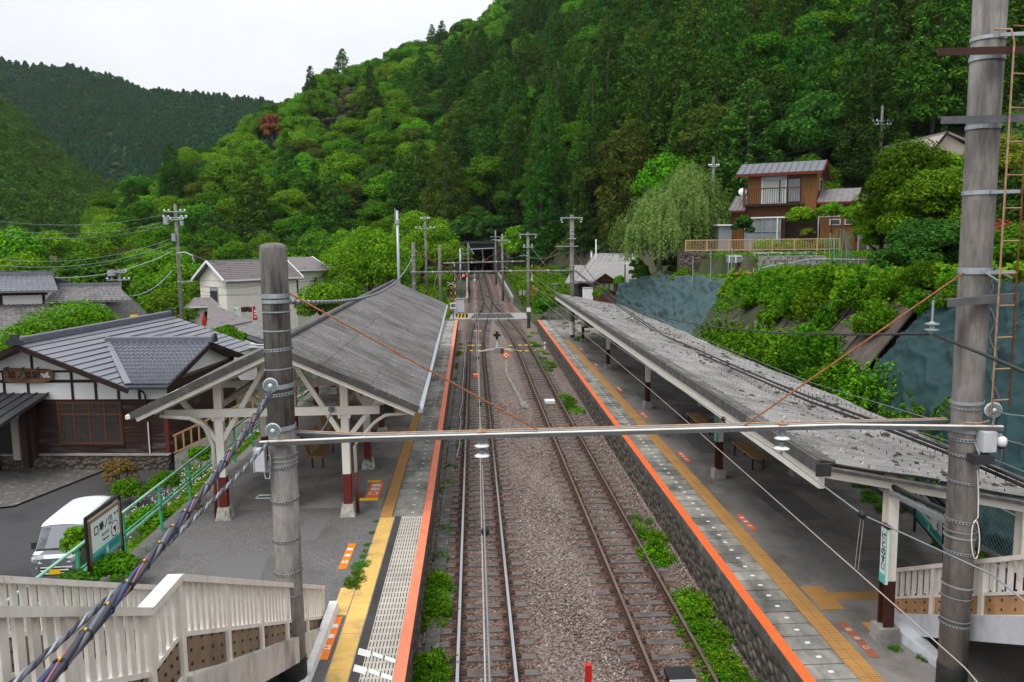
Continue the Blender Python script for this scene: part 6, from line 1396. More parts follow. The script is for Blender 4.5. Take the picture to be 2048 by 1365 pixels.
q0 = P(372, 640, 74.5); FA = L((q0.x, q0.y), rad(20)); pw(wbox(FA, .2, 2.6, 0, 2, -2.7, q0.z+1.15), 'annex_wall', 'plaster_warm')
zz = q0.z+1.2; pw(slope(FA, (-.3, -.6, zz), (3.1, -.6, zz), (2.3, 1.4, zz+.75), (.9, 1.4, zz+.75), .1), 'annex_roof', 'shingle'); pw(MB().bar(FA(-.35, -.64, zz-.05), FA(3.1, -.64, zz-.05), .08, .1), 'annex_fascia', 'plain_white')
wn = pw(wbox(FA, 1.6, 2.2, -.03, -.002, q0.z-.3, q0.z+.7), 'window', 'glass')
for a_, c_ in (((482, 624), (493, 615)), ((499, 624), (505, 615))):
    a1, c1 = P(*a_, 79.5), P(*c_, 79.5); pw(MB().box(a1.x, c1.x, 79.0, 80.5, a1.z, c1.z), 'awning', 'brown_dark')
t = thing('shop_sign', 'white shop board with green wasabi lettering on the white house', 'sign', tuple(P(474, 632, 78.8)))
a1, c1 = P(467, 632, 78.9), P(481, 616, 78.9); MB().box(a1.x, c1.x, 78.9, 79.0, a1.z, c1.z).build('board', 'plain_white', t)
lettering('わさ\nび～', .36, 'green_rail', 'lettering', t, ((a1.x+c1.x)/2, 78.88, (a1.z+c1.z)/2), depth=.004, bold=.01)
t = thing('red_banner', 'tall red shop banner on a pole in front of the white house', 'banner', tuple(P(506, 642, 77)))
a1, c1 = P(505, 641, 77), P(505, 612, 77); b = MB(); b.hexa([(a1.x, 77, a1.z), (a1.x+.5, 77.02, a1.z), (a1.x+.5, 77.05, a1.z), (a1.x, 77.03, a1.z), (c1.x, 77, c1.z), (c1.x+.12, 77, c1.z-.1), (c1.x+.12, 77.03, c1.z-.1), (c1.x, 77.03, c1.z)]); b.build('cloth', 'red', t); MB().cyl((a1.x-.03, 77, -2.6), (c1.x-.03, 77, c1.z+.1), .02).build('pole', 'plain_white', t)
b = MB()
for k in range(3): b.rbox(a1.x+.26, 76.985, a1.z+.25+.28*k, a1.z+.38+.28*k, .14, .012, 0)
b.build('white_marks', 'plain_white', t)
t = thing('red_umbrella', 'closed red umbrella by the annex of the white house', 'umbrella', tuple(P(408, 648, 73))); q = P(408, 640, 73); MB().lathe([(.22, -.5), (.18, 0), (.05, .55), (.01, .6)], tuple(q), n=10).build('cloth', 'red', t); MB().cyl((q.x, q.y, -2.6), (q.x, q.y, q.z-.4), .03).build('pole', 'wood_brown', t)
# grey-brown roofs in front of the white house
t = thing('shed', 'low building with a mauve-grey shingle hip roof between station and white house', 'building', tuple(P(460, 690, 66)))
def proof(pts, Y, mat, par, name='roof', th=.15):
    q = [P(x, y, yy) for (x, y), yy in zip(pts, Y)]; return MB().hexa([tuple(p-Vector((0, 0, th))) for p in q]+[tuple(p) for p in q]).build(name, mat, par)
proof([(413, 660), (505, 642), (418, 606), (416, 606)], [66, 68, 72, 72], 'shingle', t); q = P(460, 660, 67); MB().rbox(q.x, 69, -2.7, q.z-.4, 4, 3, .1).build('wall', 'plaster_warm', t)
t = thing('shed', 'low grey tiled roof seen just left of the numbered pole', 'building', tuple(P(490, 700, 60)))
proof([(470, 660), (560, 690), (560, 640), (515, 640)], [60, 58, 66, 66], 'tile_old', t); MB().rbox(P(530, 700, 62).x, 62.5, -2.7, P(530, 690, 60).z-.3, 4, 3, .1).build('wall', 'plaster', t); proof([(480, 672), (530, 690), (532, 684), (484, 667)], [59, 57.8, 58.5, 59.5], 'charcoal', t, 'eave_board')
# ------------------------------------------------------------------ big tiled house at the left edge
TH = thing('tiled_house', 'large traditional house with stepped grey tile roofs at the left edge', 'house', (-38, 66, -2.7))
q = P(105, 549, 64); FT = L((q.x, 64), rad(6)); pt = lambda b, n, m, par=TH, **k: b.build(n, m, par, **k)
uz = q.z; 
pt(slope(FT, (-16, -2.6, uz-1.15), (1.3, -2.6, uz-1.15), (0, 0, uz), (-16, 0, uz), .12), 'upper_roof', 'tile_old'); pt(tiles(FT, (-16, -2.6, uz-1.15), (1.3, -2.6, uz-1.15), (0, 0, uz), (-16, 0, uz), 46, 9, .03, .03, 4), 'roof_tiles', 'tile_roof')
pt(slope(FT, (1.3, 2.6, uz-1.15), (-16, 2.6, uz-1.15), (-16, 0, uz), (0, 0, uz), .12), 'upper_roof', 'tile_old'); pt(MB().bar(FT(-16, 0, uz+.1), FT(.1, 0, uz+.1), .3, .25), 'ridge', 'tile_roof')
pt(wbox(FT, -16, .2, -1.7, 1.7, uz-2.4, uz-1.05), 'upper_wall', 'plaster'); 
for x in (-.1, -3.1, -6.0, -9.0): pt(wbox(FT, x-.1, x+.1, -1.74, -1.702, uz-2.3, uz-1.15), 'timber', 'wood_dark')
pt(wbox(FT, -16, .2, -1.75, -1.7, uz-1.5, uz-1.2), 'timber', 'wood_dark')
lz = uz-2.15; l0 = [(-18, -8.6, lz-3.2), (4.2, -8.6, lz-3.2), (.3, -1.6, lz), (-18, -1.6, lz)]
pt(slope(FT, *l0, .12), 'lower_roof', 'tile_old'); pt(tiles(FT, *l0, 54, 20, .03, .03, 4), 'roof_tiles', 'tile_old'); pt(wbox(FT, -17, 3, -7.5, 4, -2.7, lz-2.9), 'wall', 'plaster')
r0 = [(.2, -2.4, uz-2.0), (6.4, -2.4, uz-2.0), (4.6, .3, uz-.95), (.2, .3, uz-.95)]; pt(slope(FT, *r0, .12), 'side_roof', 'tile_old'); pt(tiles(FT, *r0, 16, 8, .03, .03, 4), 'roof_tiles', 'tile_old'); pt(MB().bar(FT(.2, .3, uz-.85), FT(4.7, .3, uz-.85), .25, .22), 'side_ridge', 'tile_roof')
l1 = [(4.2, -8.6, lz-3.2), (6.8, 3.0, lz-2.2), (4.6, .3, uz-.95), (.3, -1.6, lz)]; pt(slope(FT, *l1, .1), 'lower_roof', 'tile_old')
q = P(268, 633, 60); tag(MB().box(q.x-.3, q.x+.3, 60, 60.1, -2.6, q.z+.1).build('notice_board', 'yellow'), 'small yellow board behind the round green tree', 'sign')
# ------------------------------------------------------------------ brown house on the terrace
BH = thing('brown_house', 'two-storey house with brown board walls and a balcony on the right terrace', 'house', (25, 63, 7.2))
q = P(1630, 490, 61); FB = L((q.x, q.y), rad(-30)); hz = lambda y: P(1570, y, 62.2).z; sc = 5.25/128; hx = lambda p: (p-1630)*sc; pb2 = lambda b, n, m, par=BH, **k: b.build(n, m, par, **k)
pb2(wbox(FB, hx(1503), 0, 0, 4.6, 7.0, hz(344)), 'wall', 'brown_siding')
e, rr = hz(346), hz(321)
a1 = [(hx(1484), -.7, e), (hx(1641), -.7, e), (hx(1641), 1.6, rr), (hx(1484), 1.6, rr)]; pb2(slope(FB, *a1, .12), 'roof', 'metal_roof_blue'); pb2(seams(FB, *a1, 13), 'roof_seams', 'metal_roof_dark')
pb2(slope(FB, (hx(1641), 5.4, e-.3), (hx(1484), 5.4, e-.3), a1[3], a1[2], .12), 'roof', 'metal_roof_blue'); pb2(MB().bar(FB(hx(1484), -.74, e-.12), FB(hx(1641), -.74, e-.12), .08, .22), 'fascia', 'maroon')
for y, z in ((-.7, e), (5.4, e-.3)): pb2(MB().bar(FB(hx(1642), y, z-.1), FB(hx(1642), 1.6, rr-.08), .08, .24), 'barge_board', 'maroon')
b = MB(); b.poly([FB(-.05, 0, hz(345)), FB(-.05, 1.6, rr-.15), FB(-.05, 4.6, hz(345))], Vector(FB(-4.9, 0, 0))-Vector(FB(0, 0, 0))); pb2(b, 'gable', 'beige_siding')
wn = pb2(wbox(FB, hx(1529), hx(1576), -.06, -.002, hz(407), hz(349)), 'balcony_door', 'plain_white'); pb2(wbox(FB, hx(1532), hx(1573), -.08, -.062, hz(405), hz(360)), 'pane', 'curtain', wn); pb2(wbox(FB, hx(1562), hx(1565), -.095, -.081, hz(405), hz(360)), 'gap', 'glass', wn)
pb2(MB().sheet([[FB(hx(1530+46*u), -.1-.12*math.sin(u*3.1), hz(348+12*v)) for u in (0, .2, .4, .6, .8, 1)] for v in (0, .5, 1)]), 'awning_cloth', 'pale_blue_grey')
wn = pb2(wbox(FB, hx(1577), hx(1602), -.05, -.002, hz(405), hz(357)), 'window', 'brown_dark'); pb2(wbox(FB, hx(1579), hx(1600), -.065, -.052, hz(404), hz(359)), 'pane', 'glass_light', wn)
wn = pb2(wbox(FB, .002, .05, 1.6, 2.8, hz(382), hz(358)), 'side_window', 'plain_white'); pb2(wbox(FB, .051, .06, 1.7, 2.7, hz(381), hz(359)), 'pane', 'glass', wn)
pb2(wbox(FB, hx(1500), hx(1608), -1.15, 0, hz(413), hz(408)), 'balcony_floor', 'wood_dark'); rl = pb2(wbox(FB, hx(1500), hx(1608), -1.15, -1.08, hz(379), hz(376.5)), 'balcony_rail', 'wood_brown')
b = MB(); [wbox(FB, hx(1500)+k*.17, hx(1500)+k*.17+.03, -1.13, -1.1, hz(408), hz(379), b) for k in range(26)]; pb2(b, 'bars', 'wood_dark', rl)
for p in (1500, 1606): pb2(wbox(FB, hx(p), hx(p)+.14, -1.17, -1.05, hz(413), hz(375)), 'balcony_post', 'wood_brown')
t = thing('satellite_dish', 'small white satellite dish left of the balcony of the brown house', 'satellite dish', FB(hx(1497), -.9, hz(390))); MB().lathe([(.001, .1), (.2, .06), (.32, 0), (.3, .0)], FB(hx(1497), -.7, hz(382)), (-.2, -1, .3), 16).build('dish', 'plain_white', t); MB().bar(FB(hx(1497), -.7, hz(382)), FB(hx(1500), -1.1, hz(390)), .04, .04).build('arm', 'galv', t)
for nm, p0_, p1_, y0_, yr, ye in (('left_wing', 1470, 1503, .6, 386, 419), ('right_wing', 1634, 1703, .2, 379, 408)):
    a2 = [(hx(p0_), y0_-1.2, hz(ye)), (hx(p1_), y0_-1.2, hz(ye)), (hx(p1_), y0_+1.8, hz(yr)), (hx(p0_), y0_+1.8, hz(yr))]; pb2(slope(FB, *a2, .1), nm+'_roof', 'metal_roof_mauve'); pb2(seams(FB, *a2, 4 if p0_ < 1500 else 7), nm+'_seams', 'metal_roof_mauve'); pb2(slope(FB, (hx(p1_), y0_+4.8, hz(ye)), (hx(p0_), y0_+4.8, hz(ye)), a2[3], a2[2], .1), nm+'_roof', 'metal_roof_mauve')
    pb2(wbox(FB, hx(p0_)+.2, hx(p1_)-.2 if p0_ > 1500 else hx(p1_), y0_-.6, y0_+4.2, 7.0, hz(ye)+.15), nm+'_wall', 'brown_siding')
    pb2(MB().bar(FB(hx(p0_), y0_-1.25, hz(ye)-.1), FB(hx(p1_), y0_-1.25, hz(ye)-.1), .08, .16), nm+'_fascia', 'maroon')
for p, w in ((1655, 20), (1681, 22)): wn = pb2(wbox(FB, hx(p), hx(p+w), -.48, -.402, hz(453), hz(441)), 'window', 'plain_white'); pb2(wbox(FB, hx(p)+.1, hx(p+w)-.1, -.5, -.482, hz(451), hz(443)), 'pane', 'glass', wn)
sr = pb2(wbox(FB, hx(1504), hx(1570), -1.0, -.001, 7.2, hz(436)), 'sun_room', 'glass_light')
b = MB(); [wbox(FB, hx(1504)+k*.67, hx(1504)+k*.67+.06, -1.06, -1.001, 7.2, hz(437), b) for k in range(5)]; wbox(FB, hx(1504), hx(1570), -1.06, -1.001, hz(464), hz(462.5), b); wbox(FB, hx(1502), hx(1572), -1.1, -1.0, hz(437), hz(434), b); pb2(b, 'frame', 'galv', sr)
pb2(wbox(FB, hx(1575), hx(1634), -.02, -.001, 7.2, hz(436)), 'ground_floor_opening', 'wood_dark')
t = thing('pergola', 'white-posted pergola overgrown with wisteria in front of the brown house', 'pergola', FB(hx(1650), -2, 7.2))
for p in (1568, 1640, 1708, 1724): MB().cyl(FB(hx(p), -1.9, 7.0), FB(hx(p), -1.9, hz(435)), .05).build('post', 'plain_white', t)
for y in (-1.9, -.9): MB().bar(FB(hx(1500), y, hz(436)), FB(hx(1725), y, hz(436)), .06, .08).build('beam', 'plain_white', t)
# neighbours
t = thing('shed', 'small grey garden shed left of the brown house', 'shed', tuple(P(1455, 500, 62))); a1, c1 = P(1437, 490, 62), P(1464, 452, 62); MB().box(a1.x, c1.x, 62, 64, 7.0, c1.z).build('wall', 'galv', t); MB().box(a1.x-.15, c1.x+.15, 61.8, 64.2, c1.z, c1.z+.12).build('roof', 'plain_white', t)
t = thing('beige_house', 'beige building corner behind the brown house roofs', 'house', tuple(P(1725, 430, 70))); a1, c1 = P(1700, 440, 70), P(1745, 392, 70); MB().box(a1.x, c1.x, 70, 74, 7, c1.z).build('wall', 'beige_siding', t); MB().box(a1.x-.2, c1.x+.2, 69.7, 74, c1.z, c1.z+.15).build('roof', 'metal_roof_grey', t)
t = thing('beige_house', 'beige sided house half hidden by trees beside the right ladder pole', 'house', tuple(P(1915, 440, 52))); a1, c1 = P(1880, 450, 52), P(1985, 330, 52); MB().box(a1.x, c1.x, 52, 58, 6.5, c1.z).build('wall', 'beige_siding', t); a2 = P(1868, 292, 51); 
q0, q1, q2 = P(1862, 298, 51.5), P(1887, 266, 51.5), P(1968, 318, 51.5)
MB().hexa([(q1.x, 51, q1.z-.1), (q2.x+1, 51, q2.z), (q2.x+1, 59, q2.z), (q1.x, 59, q1.z-.1), (q1.x, 51, q1.z+.05), (q2.x+1, 51, q2.z+.15), (q2.x+1, 59, q2.z+.15), (q1.x, 59, q1.z+.05)]).build('roof', 'metal_roof_grey', t); MB().bar((q1.x, 51, q1.z), (q0.x, 51, q0.z), .15, .1, (0, 1, 0)).build('barge_board', 'wood_dark', t)
MB().poly([(q1.x, 51.2, q1.z-.1), (q0.x+.2, 51.2, q0.z), (q0.x+.2, 51.2, c1.z), (q2.x, 51.2, c1.z), (q2.x, 51.2, q2.z)], (0, 5, 0)).build('gable', 'beige_siding', t); wn = MB().box(a1.x+1.2, a1.x+1.35, 51.9, 52, 7, c1.z).build('rain_pipe', 'galv', t)
t = thing('dark_fence', 'dark slatted fence behind the ladder pole at the right edge', 'fence', tuple(P(2000, 450, 40))); a1, c1 = P(1930, 452, 40), P(2090, 402, 40)
for k in range(4): zq_ = a1.z+(c1.z-a1.z)*k/3.3; MB().box(a1.x, c1.x, 40, 40.06, zq_, zq_+.2).build('slat', 'wood_dark', t)
for k in range(4): xq = a1.x+(c1.x-a1.x)*k/3; MB().box(xq-.05, xq+.05, 40.06, 40.14, 6.5, c1.z+.1).build('post', 'wood_dark', t)
t = thing('tan_fence', 'tan metal bar fence along the house terrace', 'fence', tuple(P(1525, 503, 57)))
a1, c1 = P(1371, 503, 58), P(1679, 500, 55.5); h_ = P(1500, 481, 57).z-P(1500, 503, 57).z
for z in (0.06, h_): MB().bar((a1.x, a1.y, a1.z+z), (c1.x, c1.y, c1.z+z), .06, .06).build('rail', 'tan_metal', t)
b = MB(); N = 96
for k in range(N+1): q = a1.lerp(c1, k/N); b.box(q.x-.012, q.x+.012, q.y-.012, q.y+.012, q.z+.05, q.z+h_)
b.build('bars', 'tan_metal', t)
for k in range(8): q = a1.lerp(c1, k/7); MB().box(q.x-.04, q.x+.04, q.y-.04, q.y+.04, q.z-.25, q.z+h_).build('post', 'tan_metal', t)
# stone retaining walls of the garden
b = MB(); b.box(15.0, 29.5, 56.9, 58.2, 5.2, 7.33); tag(b.build('stone_wall', 'rubble'), 'dark rubble retaining wall below the tan fence', 'wall')
M('pale_stone', (.3, .29, .27), (.17, .165, .15), 4, .9, .6, 9, stain=(.09, .085, .075), ssc=4, sr=(.5, .62))
a1, c1 = P(1526, 552, 48.3), P(1652, 514, 48.3); b = MB(); 
for j in range(5):
    x = a1.x
    while x < c1.x:
        w_ = R.uniform(.25, .5); b.hexa([(x+.01, 48.2+j*.05+R.uniform(0, .06), a1.z-.3+j*.3), (x+w_-.01, 48.2+j*.05+R.uniform(0, .06), a1.z-.3+j*.3+R.uniform(-.03, .03)), (x+w_-.01, 49.3, a1.z-.3+j*.3), (x+.01, 49.3, a1.z-.3+j*.3), (x+.03, 48.25+j*.05+R.uniform(0, .06), a1.z-.02+j*.3), (x+w_-.03, 48.25+j*.05+R.uniform(0, .06), a1.z-.02+j*.3), (x+w_-.02, 49.3, a1.z-.02+j*.3), (x+.02, 49.3, a1.z-.02+j*.3)]); x += w_
tag(b.build('stone_wall', 'pale_stone'), 'pale dry-stone wall of the vegetable garden behind the pipe rail', 'wall')
a1, c1 = P(1652, 552, 48.4), P(1760, 520, 48.4); b = MB(); [b.box(a1.x+k*.42, a1.x+k*.42+.4, 48.4, 49.2, a1.z-.3+j*.22, a1.z-.1+j*.22) for k in range(8) for j in range(4)]; tag(b.build('block_wall', 'revetment'), 'low brown block wall right of the dry-stone wall', 'wall')
t = thing('pipe_rail', 'grey scaffold pipe rail along the top of the green slope', 'railing', tuple(P(1650, 540, 46)))
pts = [P(1508, 540, 46), P(1552, 530, 46), P(1600, 522, 46), P(1626, 518.5, 46), P(1775, 520, 45), P(1835, 517, 43)]
MB().tube(pts, .03, 8).build('rail', 'galv', t)
for px in (1507, 1518, 1550, 1586, 1626, 1670, 1717, 1775): q = P(px, 519 if px > 1600 else 519+(1626-px)*.18, 46 if px < 1700 else 45); MB().cyl((q.x, q.y-.02, gz(q.x, q.y)-.3), (q.x, q.y-.02, q.z+.1), .032).build('post', 'galv', t)
for lab, (x0, x1, y0, y1, Y) in (('low white-framed garden frame with blue glass on the stone wall, left one', (1509, 1565, 507, 517, 51)), ('low white-framed garden frame on the stone wall, right one', (1575, 1632, 507, 516, 51.2)), ('small white garden frame among plants at the left end of the stone wall', (1458, 1485, 513, 526, 51))):
    a1, c1 = P(x0, y1, Y), P(x1, y0, Y); t = thing('cold_greenhouse', lab, 'garden frame', (a1.x, Y, a1.z)); MB().hexa([(a1.x, Y, a1.z), (c1.x, Y, a1.z), (c1.x, Y+.6, a1.z), (a1.x, Y+.6, a1.z), (a1.x, Y, c1.z), (c1.x, Y, c1.z), (c1.x, Y+.6, c1.z+.1), (a1.x, Y+.6, c1.z+.1)]).build('glass', 'glass_light', t)
    b = MB(); [b.box(x-.04, x+.04, Y-.03, Y-.001, a1.z, c1.z+.04) for x in (a1.x, (a1.x+c1.x)/2, c1.x)]; b.box(a1.x, c1.x, Y-.031, Y-.002, c1.z-.02, c1.z+.05); b.build('frame', 'plain_white', t)
t = thing('rusty_pipe', 'rusty steel pipe lying at the foot of the dry-stone wall', 'pipe', tuple(P(1520, 548, 47))); MB().cyl(tuple(P(1470, 549, 47.4)), tuple(P(1528, 547, 47)), .1, n=12).build('pipe', 'rust', t); MB().cyl(tuple(P(1530, 548, 46.8)), tuple(P(1566, 544, 46.6)), .1, n=12).build('pipe', 'rust', t)
t = thing('bean_poles', 'bundle of green and grey bean poles standing in the vegetable garden', 'bean poles', tuple(P(1690, 545, 47)))
for k in range(16): px = 1658+k*3.8; q0, q1 = P(px, 543, 47+.1*(k % 3)), P(px+R.uniform(-6, 8) if k < 8 else 1692+R.uniform(-6, 10), R.uniform(458, 475), 47.2); MB().cyl(tuple(q0), tuple(q1), .018, n=5).build('pole', 'green_rail' if k % 3 else 'galv', t)
for px, y in ((1386, 512), (1422, 500), (1457, 508), (1464, 498), (1650, 478)): q = P(px, y, 50); tag(MB().cyl((q.x, 50, 5.5), (q.x, 50, q.z), .025, n=6).build('garden_stake', 'galv'), 'thin pale garden stake among the vegetables on the terrace', 'stake', 'garden stakes on the terrace')
# ------------------------------------------------------------------ grey metal-roofed buildings beyond the right platform
GBH = thing('grey_roof_house', 'low house with a long grey standing-seam roof beyond the right platform', 'house', tuple(P(1250, 600, 86)))
q = P(1190, 508, 90); q2 = P(1352, 508, 86); q3 = P(1150, 562, 82); q4 = P(1350, 575, 78)
def pquad(a, b_, c, d, mat, name, par, n=0, th=.12):
    I = lambda x, y, z: (x, y, z); a, b_, c, d = (tuple(p) for p in (a, b_, c, d)); slope(I, a, b_, c, d, th).build(name, mat, par)
    if n: seams(I, a, b_, c, d, n, .06, .06).build(name+'_seams', mat, par)
pquad(q3, q4, q2, q, 'metal_roof_grey', 'roof', GBH, 17); pquad(P(1130, 566, 83), P(1185, 566, 82), P(1196, 531, 87), P(1150, 531, 88), 'metal_roof_grey', 'lower_roof', GBH, 6)
MB().bar(tuple(q), tuple(q2), .2, .12).build('ridge', 'galv', GBH); MB().box(q3.x+.5, q4.x, 83, 90, 1, q3.z-.05).build('wall', 'wood_siding', GBH); pquad(tuple(Vector((q2.x, q2.y+6, q2.z-2.5))), tuple(Vector((q.x, q.y+6, q.z-2.5))), q, q2, 'metal_roof_grey', 'rear_roof', GBH)
t = thing('wooden_kiosk', 'small brown wooden hut with pale gabled roof beside the blue-green sheeted mound', 'hut', tuple(P(1213, 600, 76)))
a1, c1 = P(1194, 602, 76), P(1233, 560, 76); MB().box(a1.x, c1.x, 76, 78, 1.5, c1.z).build('wall', 'wood_brown', t); ap = P(1212, 546, 75.6); 
for s, px in ((-1, 1187), (1, 1238)): e_ = P(px, 563, 75.6); MB().hexa([tuple(v) for v in (e_-Vector((0, 0, .08)), ap-Vector((0, 0, .08)), ap+Vector((0, 2.6, -.08)), e_+Vector((0, 2.6, -.08)), e_, ap, ap+Vector((0, 2.6, 0)), e_+Vector((0, 2.6, 0)))]).build('roof', 'metal_roof_grey' if s < 0 else 'cream_old', t)
MB().poly([(a1.x, 76, c1.z), (c1.x, 76, c1.z), (ap.x, 76, ap.z-.1)], (0, 1.9, 0)).build('gable', 'wood_brown', t)
for k in range(3): MB().box(a1.x+.25+.5*k, a1.x+.6+.5*k, 75.95, 75.998, c1.z-1.0, c1.z-.35).build('window', 'glass_light', t)
for k in range(2): MB().box(a1.x-.1, c1.x+.1, 75.9, 75.99, c1.z-.25-1.0*k, c1.z-.15-1.0*k).build('rail', 'wood_dark', t)
a1, c1 = P(1168, 597, 72), P(1186, 577, 72); t = thing('white_tank', 'plain white box cabinet standing behind the far end of the right roof', 'cabinet', (a1.x, 72, 1)); MB().box(a1.x, c1.x, 72, 73, 1, c1.z).build('case', 'plain_white', t); MB().box(a1.x-.03, c1.x+.03, 71.97, 73.03, c1.z, c1.z+.05).build('lid', 'galv', t)
t = thing('street_lamp', 'thin grey lamp post in front of the dark woods right of the crossing', 'lamp', tuple(P(1110, 600, 95))); q = P(1110, 569, 95); MB().cyl((q.x, 95, 1), (q.x, 95, q.z), .06).build('post', 'galv', t); MB().box(q.x-.4, q.x+.4, 94.9, 95.1, q.z, q.z+.12).build('head', 'galv', t)
# ------------------------------------------------------------------ sheeted slopes on the right
from mathutils import noise as mn
def sheet_slope(name, label, Y0, Y1, u0, u1, mat, amp, off, nY=120, nu=60, edge=None, soft=1, pw_=8):
    rows = []
    for i in range(nY+1):
        Y = Y0+(Y1-Y0)*i/nY; r = []
        for j in range(nu+1):
            u = u0+(u1-u0)*j/nu; x0_ = 12.0; x = x0_+(float(top_x(Y))-x0_+.5)*u
            yy = Y+(edge(u) if edge else 0)*(1-i/nY)
            z = float(ground_z(np.array(x), np.array(yy)))
            p = Vector((x*.9, yy*.5, z*.9)); w_ = mn.fractal(p, 1, 2, 4)*.5+abs(mn.noise(Vector((x*1.7+z, yy*.9, z*2.2))))*.6-.2+.35*abs(mn.noise(Vector((yy*2.2, z*3.1+x, 7))))
            cr = (1-abs(mn.noise(Vector((yy*.5+z*.5, z*.6-yy*.35+x*.2, 4.)))))**pw_+.6*(1-abs(mn.noise(Vector((yy*1.1-z, z*1.0+yy*.5, 8.)))))**pw_; w_ = w_*soft+cr*.55
            wg = float(smooth01(min(1, i/nY*14, (nY-i)/nY*14, j/nu*10, (nu-j)/nu*10)))
            r.append((x-(amp*w_*.8+off)*wg+.12*(1-wg), yy, z+(amp*w_+off*.6)*wg-.12*(1-wg)))
        rows.append(r)
    return tag(MB().sheet(rows).build(name, mat, None, smooth=True), label, 'ground sheet')
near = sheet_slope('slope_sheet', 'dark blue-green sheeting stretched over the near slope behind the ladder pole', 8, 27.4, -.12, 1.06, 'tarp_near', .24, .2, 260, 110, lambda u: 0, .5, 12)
sheet_slope('slope_sheet', 'wrinkled blue-grey sheeting over the mound behind the far half of the right roof', 45, 68, -.2, 1.0, 'tarp', .42, .34, 200, 80, lambda u: 4.5*u, .8, 9)
b = MB(); pts = []
for k in range(26): u = .12+.8*k/25; Y = 17.5+6.5*k/25+.15*math.sin(k*1.3); x = 12+(float(top_x(Y))-11.5)*u; pts.append((x-.31, Y, gz(x, Y)+.25))
b.tube(pts, .035, 5); b.build('seam', 'charcoal', near)
for k in range(40): Y = R.uniform(9, 27); u = R.uniform(.1, .98); x = 12+(float(top_x(Y))-11.5)*u; MB().lathe([(.05, 0), (.035, .04)], (x-.33, Y, gz(x, Y)+.27), (-.7, 0, .7), 6).build('pin', 'charcoal', near)
rows = []
for i in range(40):
    Y = 27.0+i*.475; rows.append([(12+(float(top_x(Y))-12)*u-.1, Y, gz(12+(float(top_x(Y))-12)*u, Y)+.08) for u in (0, .25, .5, .75, .96)])
t = thing('concrete_slope', 'dark stained concrete slope facing showing between the bushes on the right', 'retaining slope', (13, 36, .9)); MB().sheet(rows).build('facing', 'revetment', t)
for i in range(0, 40, 5):
    m = MB()
    for a_, b_ in zip(rows[i][:-1], rows[i][1:]): m.bar((a_[0]-.03, a_[1], a_[2]+.04), (b_[0]-.03, b_[1], b_[2]+.04), .05, .05)
    m.build('joint_rib', 'revetment', t)
# ================================================================== vegetation
leafmat('leaf_cedar', (.008, .032, .003), (.074, .172, .012), .45, .16, .03)
leafmat('leaf_cedar_far', (.01, .058, .014), (.034, .14, .03), .3, .2, .015)
leafmat('leaf_green', (.02, .07, .003), (.15, .325, .007), .42, .2, .028)
leafmat('leaf_bright', (.045, .125, .004), (.2, .38, .012), .25, .35, .02)
leafmat('leaf_yellow', (.12, .17, .012), (.3, .3, .03), .2, .35, .02)
leafmat('leaf_olive', (.035, .058, .006), (.105, .14, .014), .2, .25, .015)
leafmat('leaf_red', (.16, .045, .02), (.3, .1, .045), .1, .2, .01)
leafmat('leaf_nandina', (.07, .1, .015), (.3, .13, .06), .1, .2, .01)
leafmat('leaf_mauve', (.09, .06, .055), (.16, .115, .1), .1, .15, .01)
leafmat('leaf_willow', (.09, .17, .035), (.24, .34, .09), .1, .35, .01)
leafmat('leaf_weed', (.05, .145, .005), (.17, .34, .012), .35, .35, .03)
leafmat('leaf_dark', (.018, .062, .007), (.07, .165, .016), .25, .2, .02)
leafmat('flower_white', (.6, .62, .55), (.8, .8, .76), .05, .2, .005)
M('bark', (.1, .075, .058), (.055, .042, .034), 5, .9, .4, 20, st=(3, 3, .4))
M('bark_grey', (.2, .17, .15), (.12, .1, .09), 5, .9, .3, 20, st=(3, 3, .4))
def cards(C, N, size, g, asp=.62, jit=.38):
    """leaf clumps: one kite-shaped face each, turned roughly towards N"""
    n = len(C); N = N+g.normal(0, jit, (n, 3)); N /= np.linalg.norm(N, axis=1, keepdims=True)+1e-9
    T = np.cross(N, g.normal(size=(n, 3))); T /= np.linalg.norm(T, axis=1, keepdims=True)+1e-9; B = np.cross(N, T)
    s = (size*g.uniform(.6, 1.35, n))[:, None]; fold = N*s*.18
    V = np.stack([C-T*s, C+B*s*asp-fold, C+T*s, C-B*s*asp-fold*g.uniform(.2, 1.4, (n, 1))], 1).reshape(-1, 3)
    return V, np.arange(n*4).reshape(-1, 4)
def sph(g, n):
    v = g.normal(size=(n, 3)); return v/np.linalg.norm(v, axis=1, keepdims=True)
def blobs(cent, rad_, per, g, flat=.8, up=.35, lo=-.55):
    C = []; Nn = []
    for c, r in zip(cent, rad_):
        n = max(4, int(per*(r*r))); d = sph(g, n*2); d = d[d[:, 2] > lo][:n]
        rr = r*g.uniform(.72, 1.06, (len(d), 1)); p = d*rr; p[:, 2] *= flat; C.append(c+p); q = d.copy(); q[:, 2] += up; Nn.append(q)
    return np.concatenate(C), np.concatenate(Nn)
def crown_broad(seed, Rr, H, base, n, leaf, nb=20, rng=(.26, .42)):
    g = np.random.default_rng(seed); cent = []; rs = []
    for k in range(nb):
        d = sph(g, 1)[0]; d[2] = abs(d[2])*1.1-.25; q = g.uniform(.4, .86) if nb > 40 else g.uniform(.45, .78)
        cent.append(np.array([d[0]*Rr*q, d[1]*Rr*q, base+(H-base)*(.42+.42*d[2])])); rs.append(Rr*g.uniform(*rng))
    cent.append(np.array([0, 0, base+(H-base)*.62])); rs.append(Rr*.5)
    rs = np.array(rs); per = n/np.sum(rs**2); C, N = blobs(cent, rs, per, g)
    return cards(C, N, leaf, g)
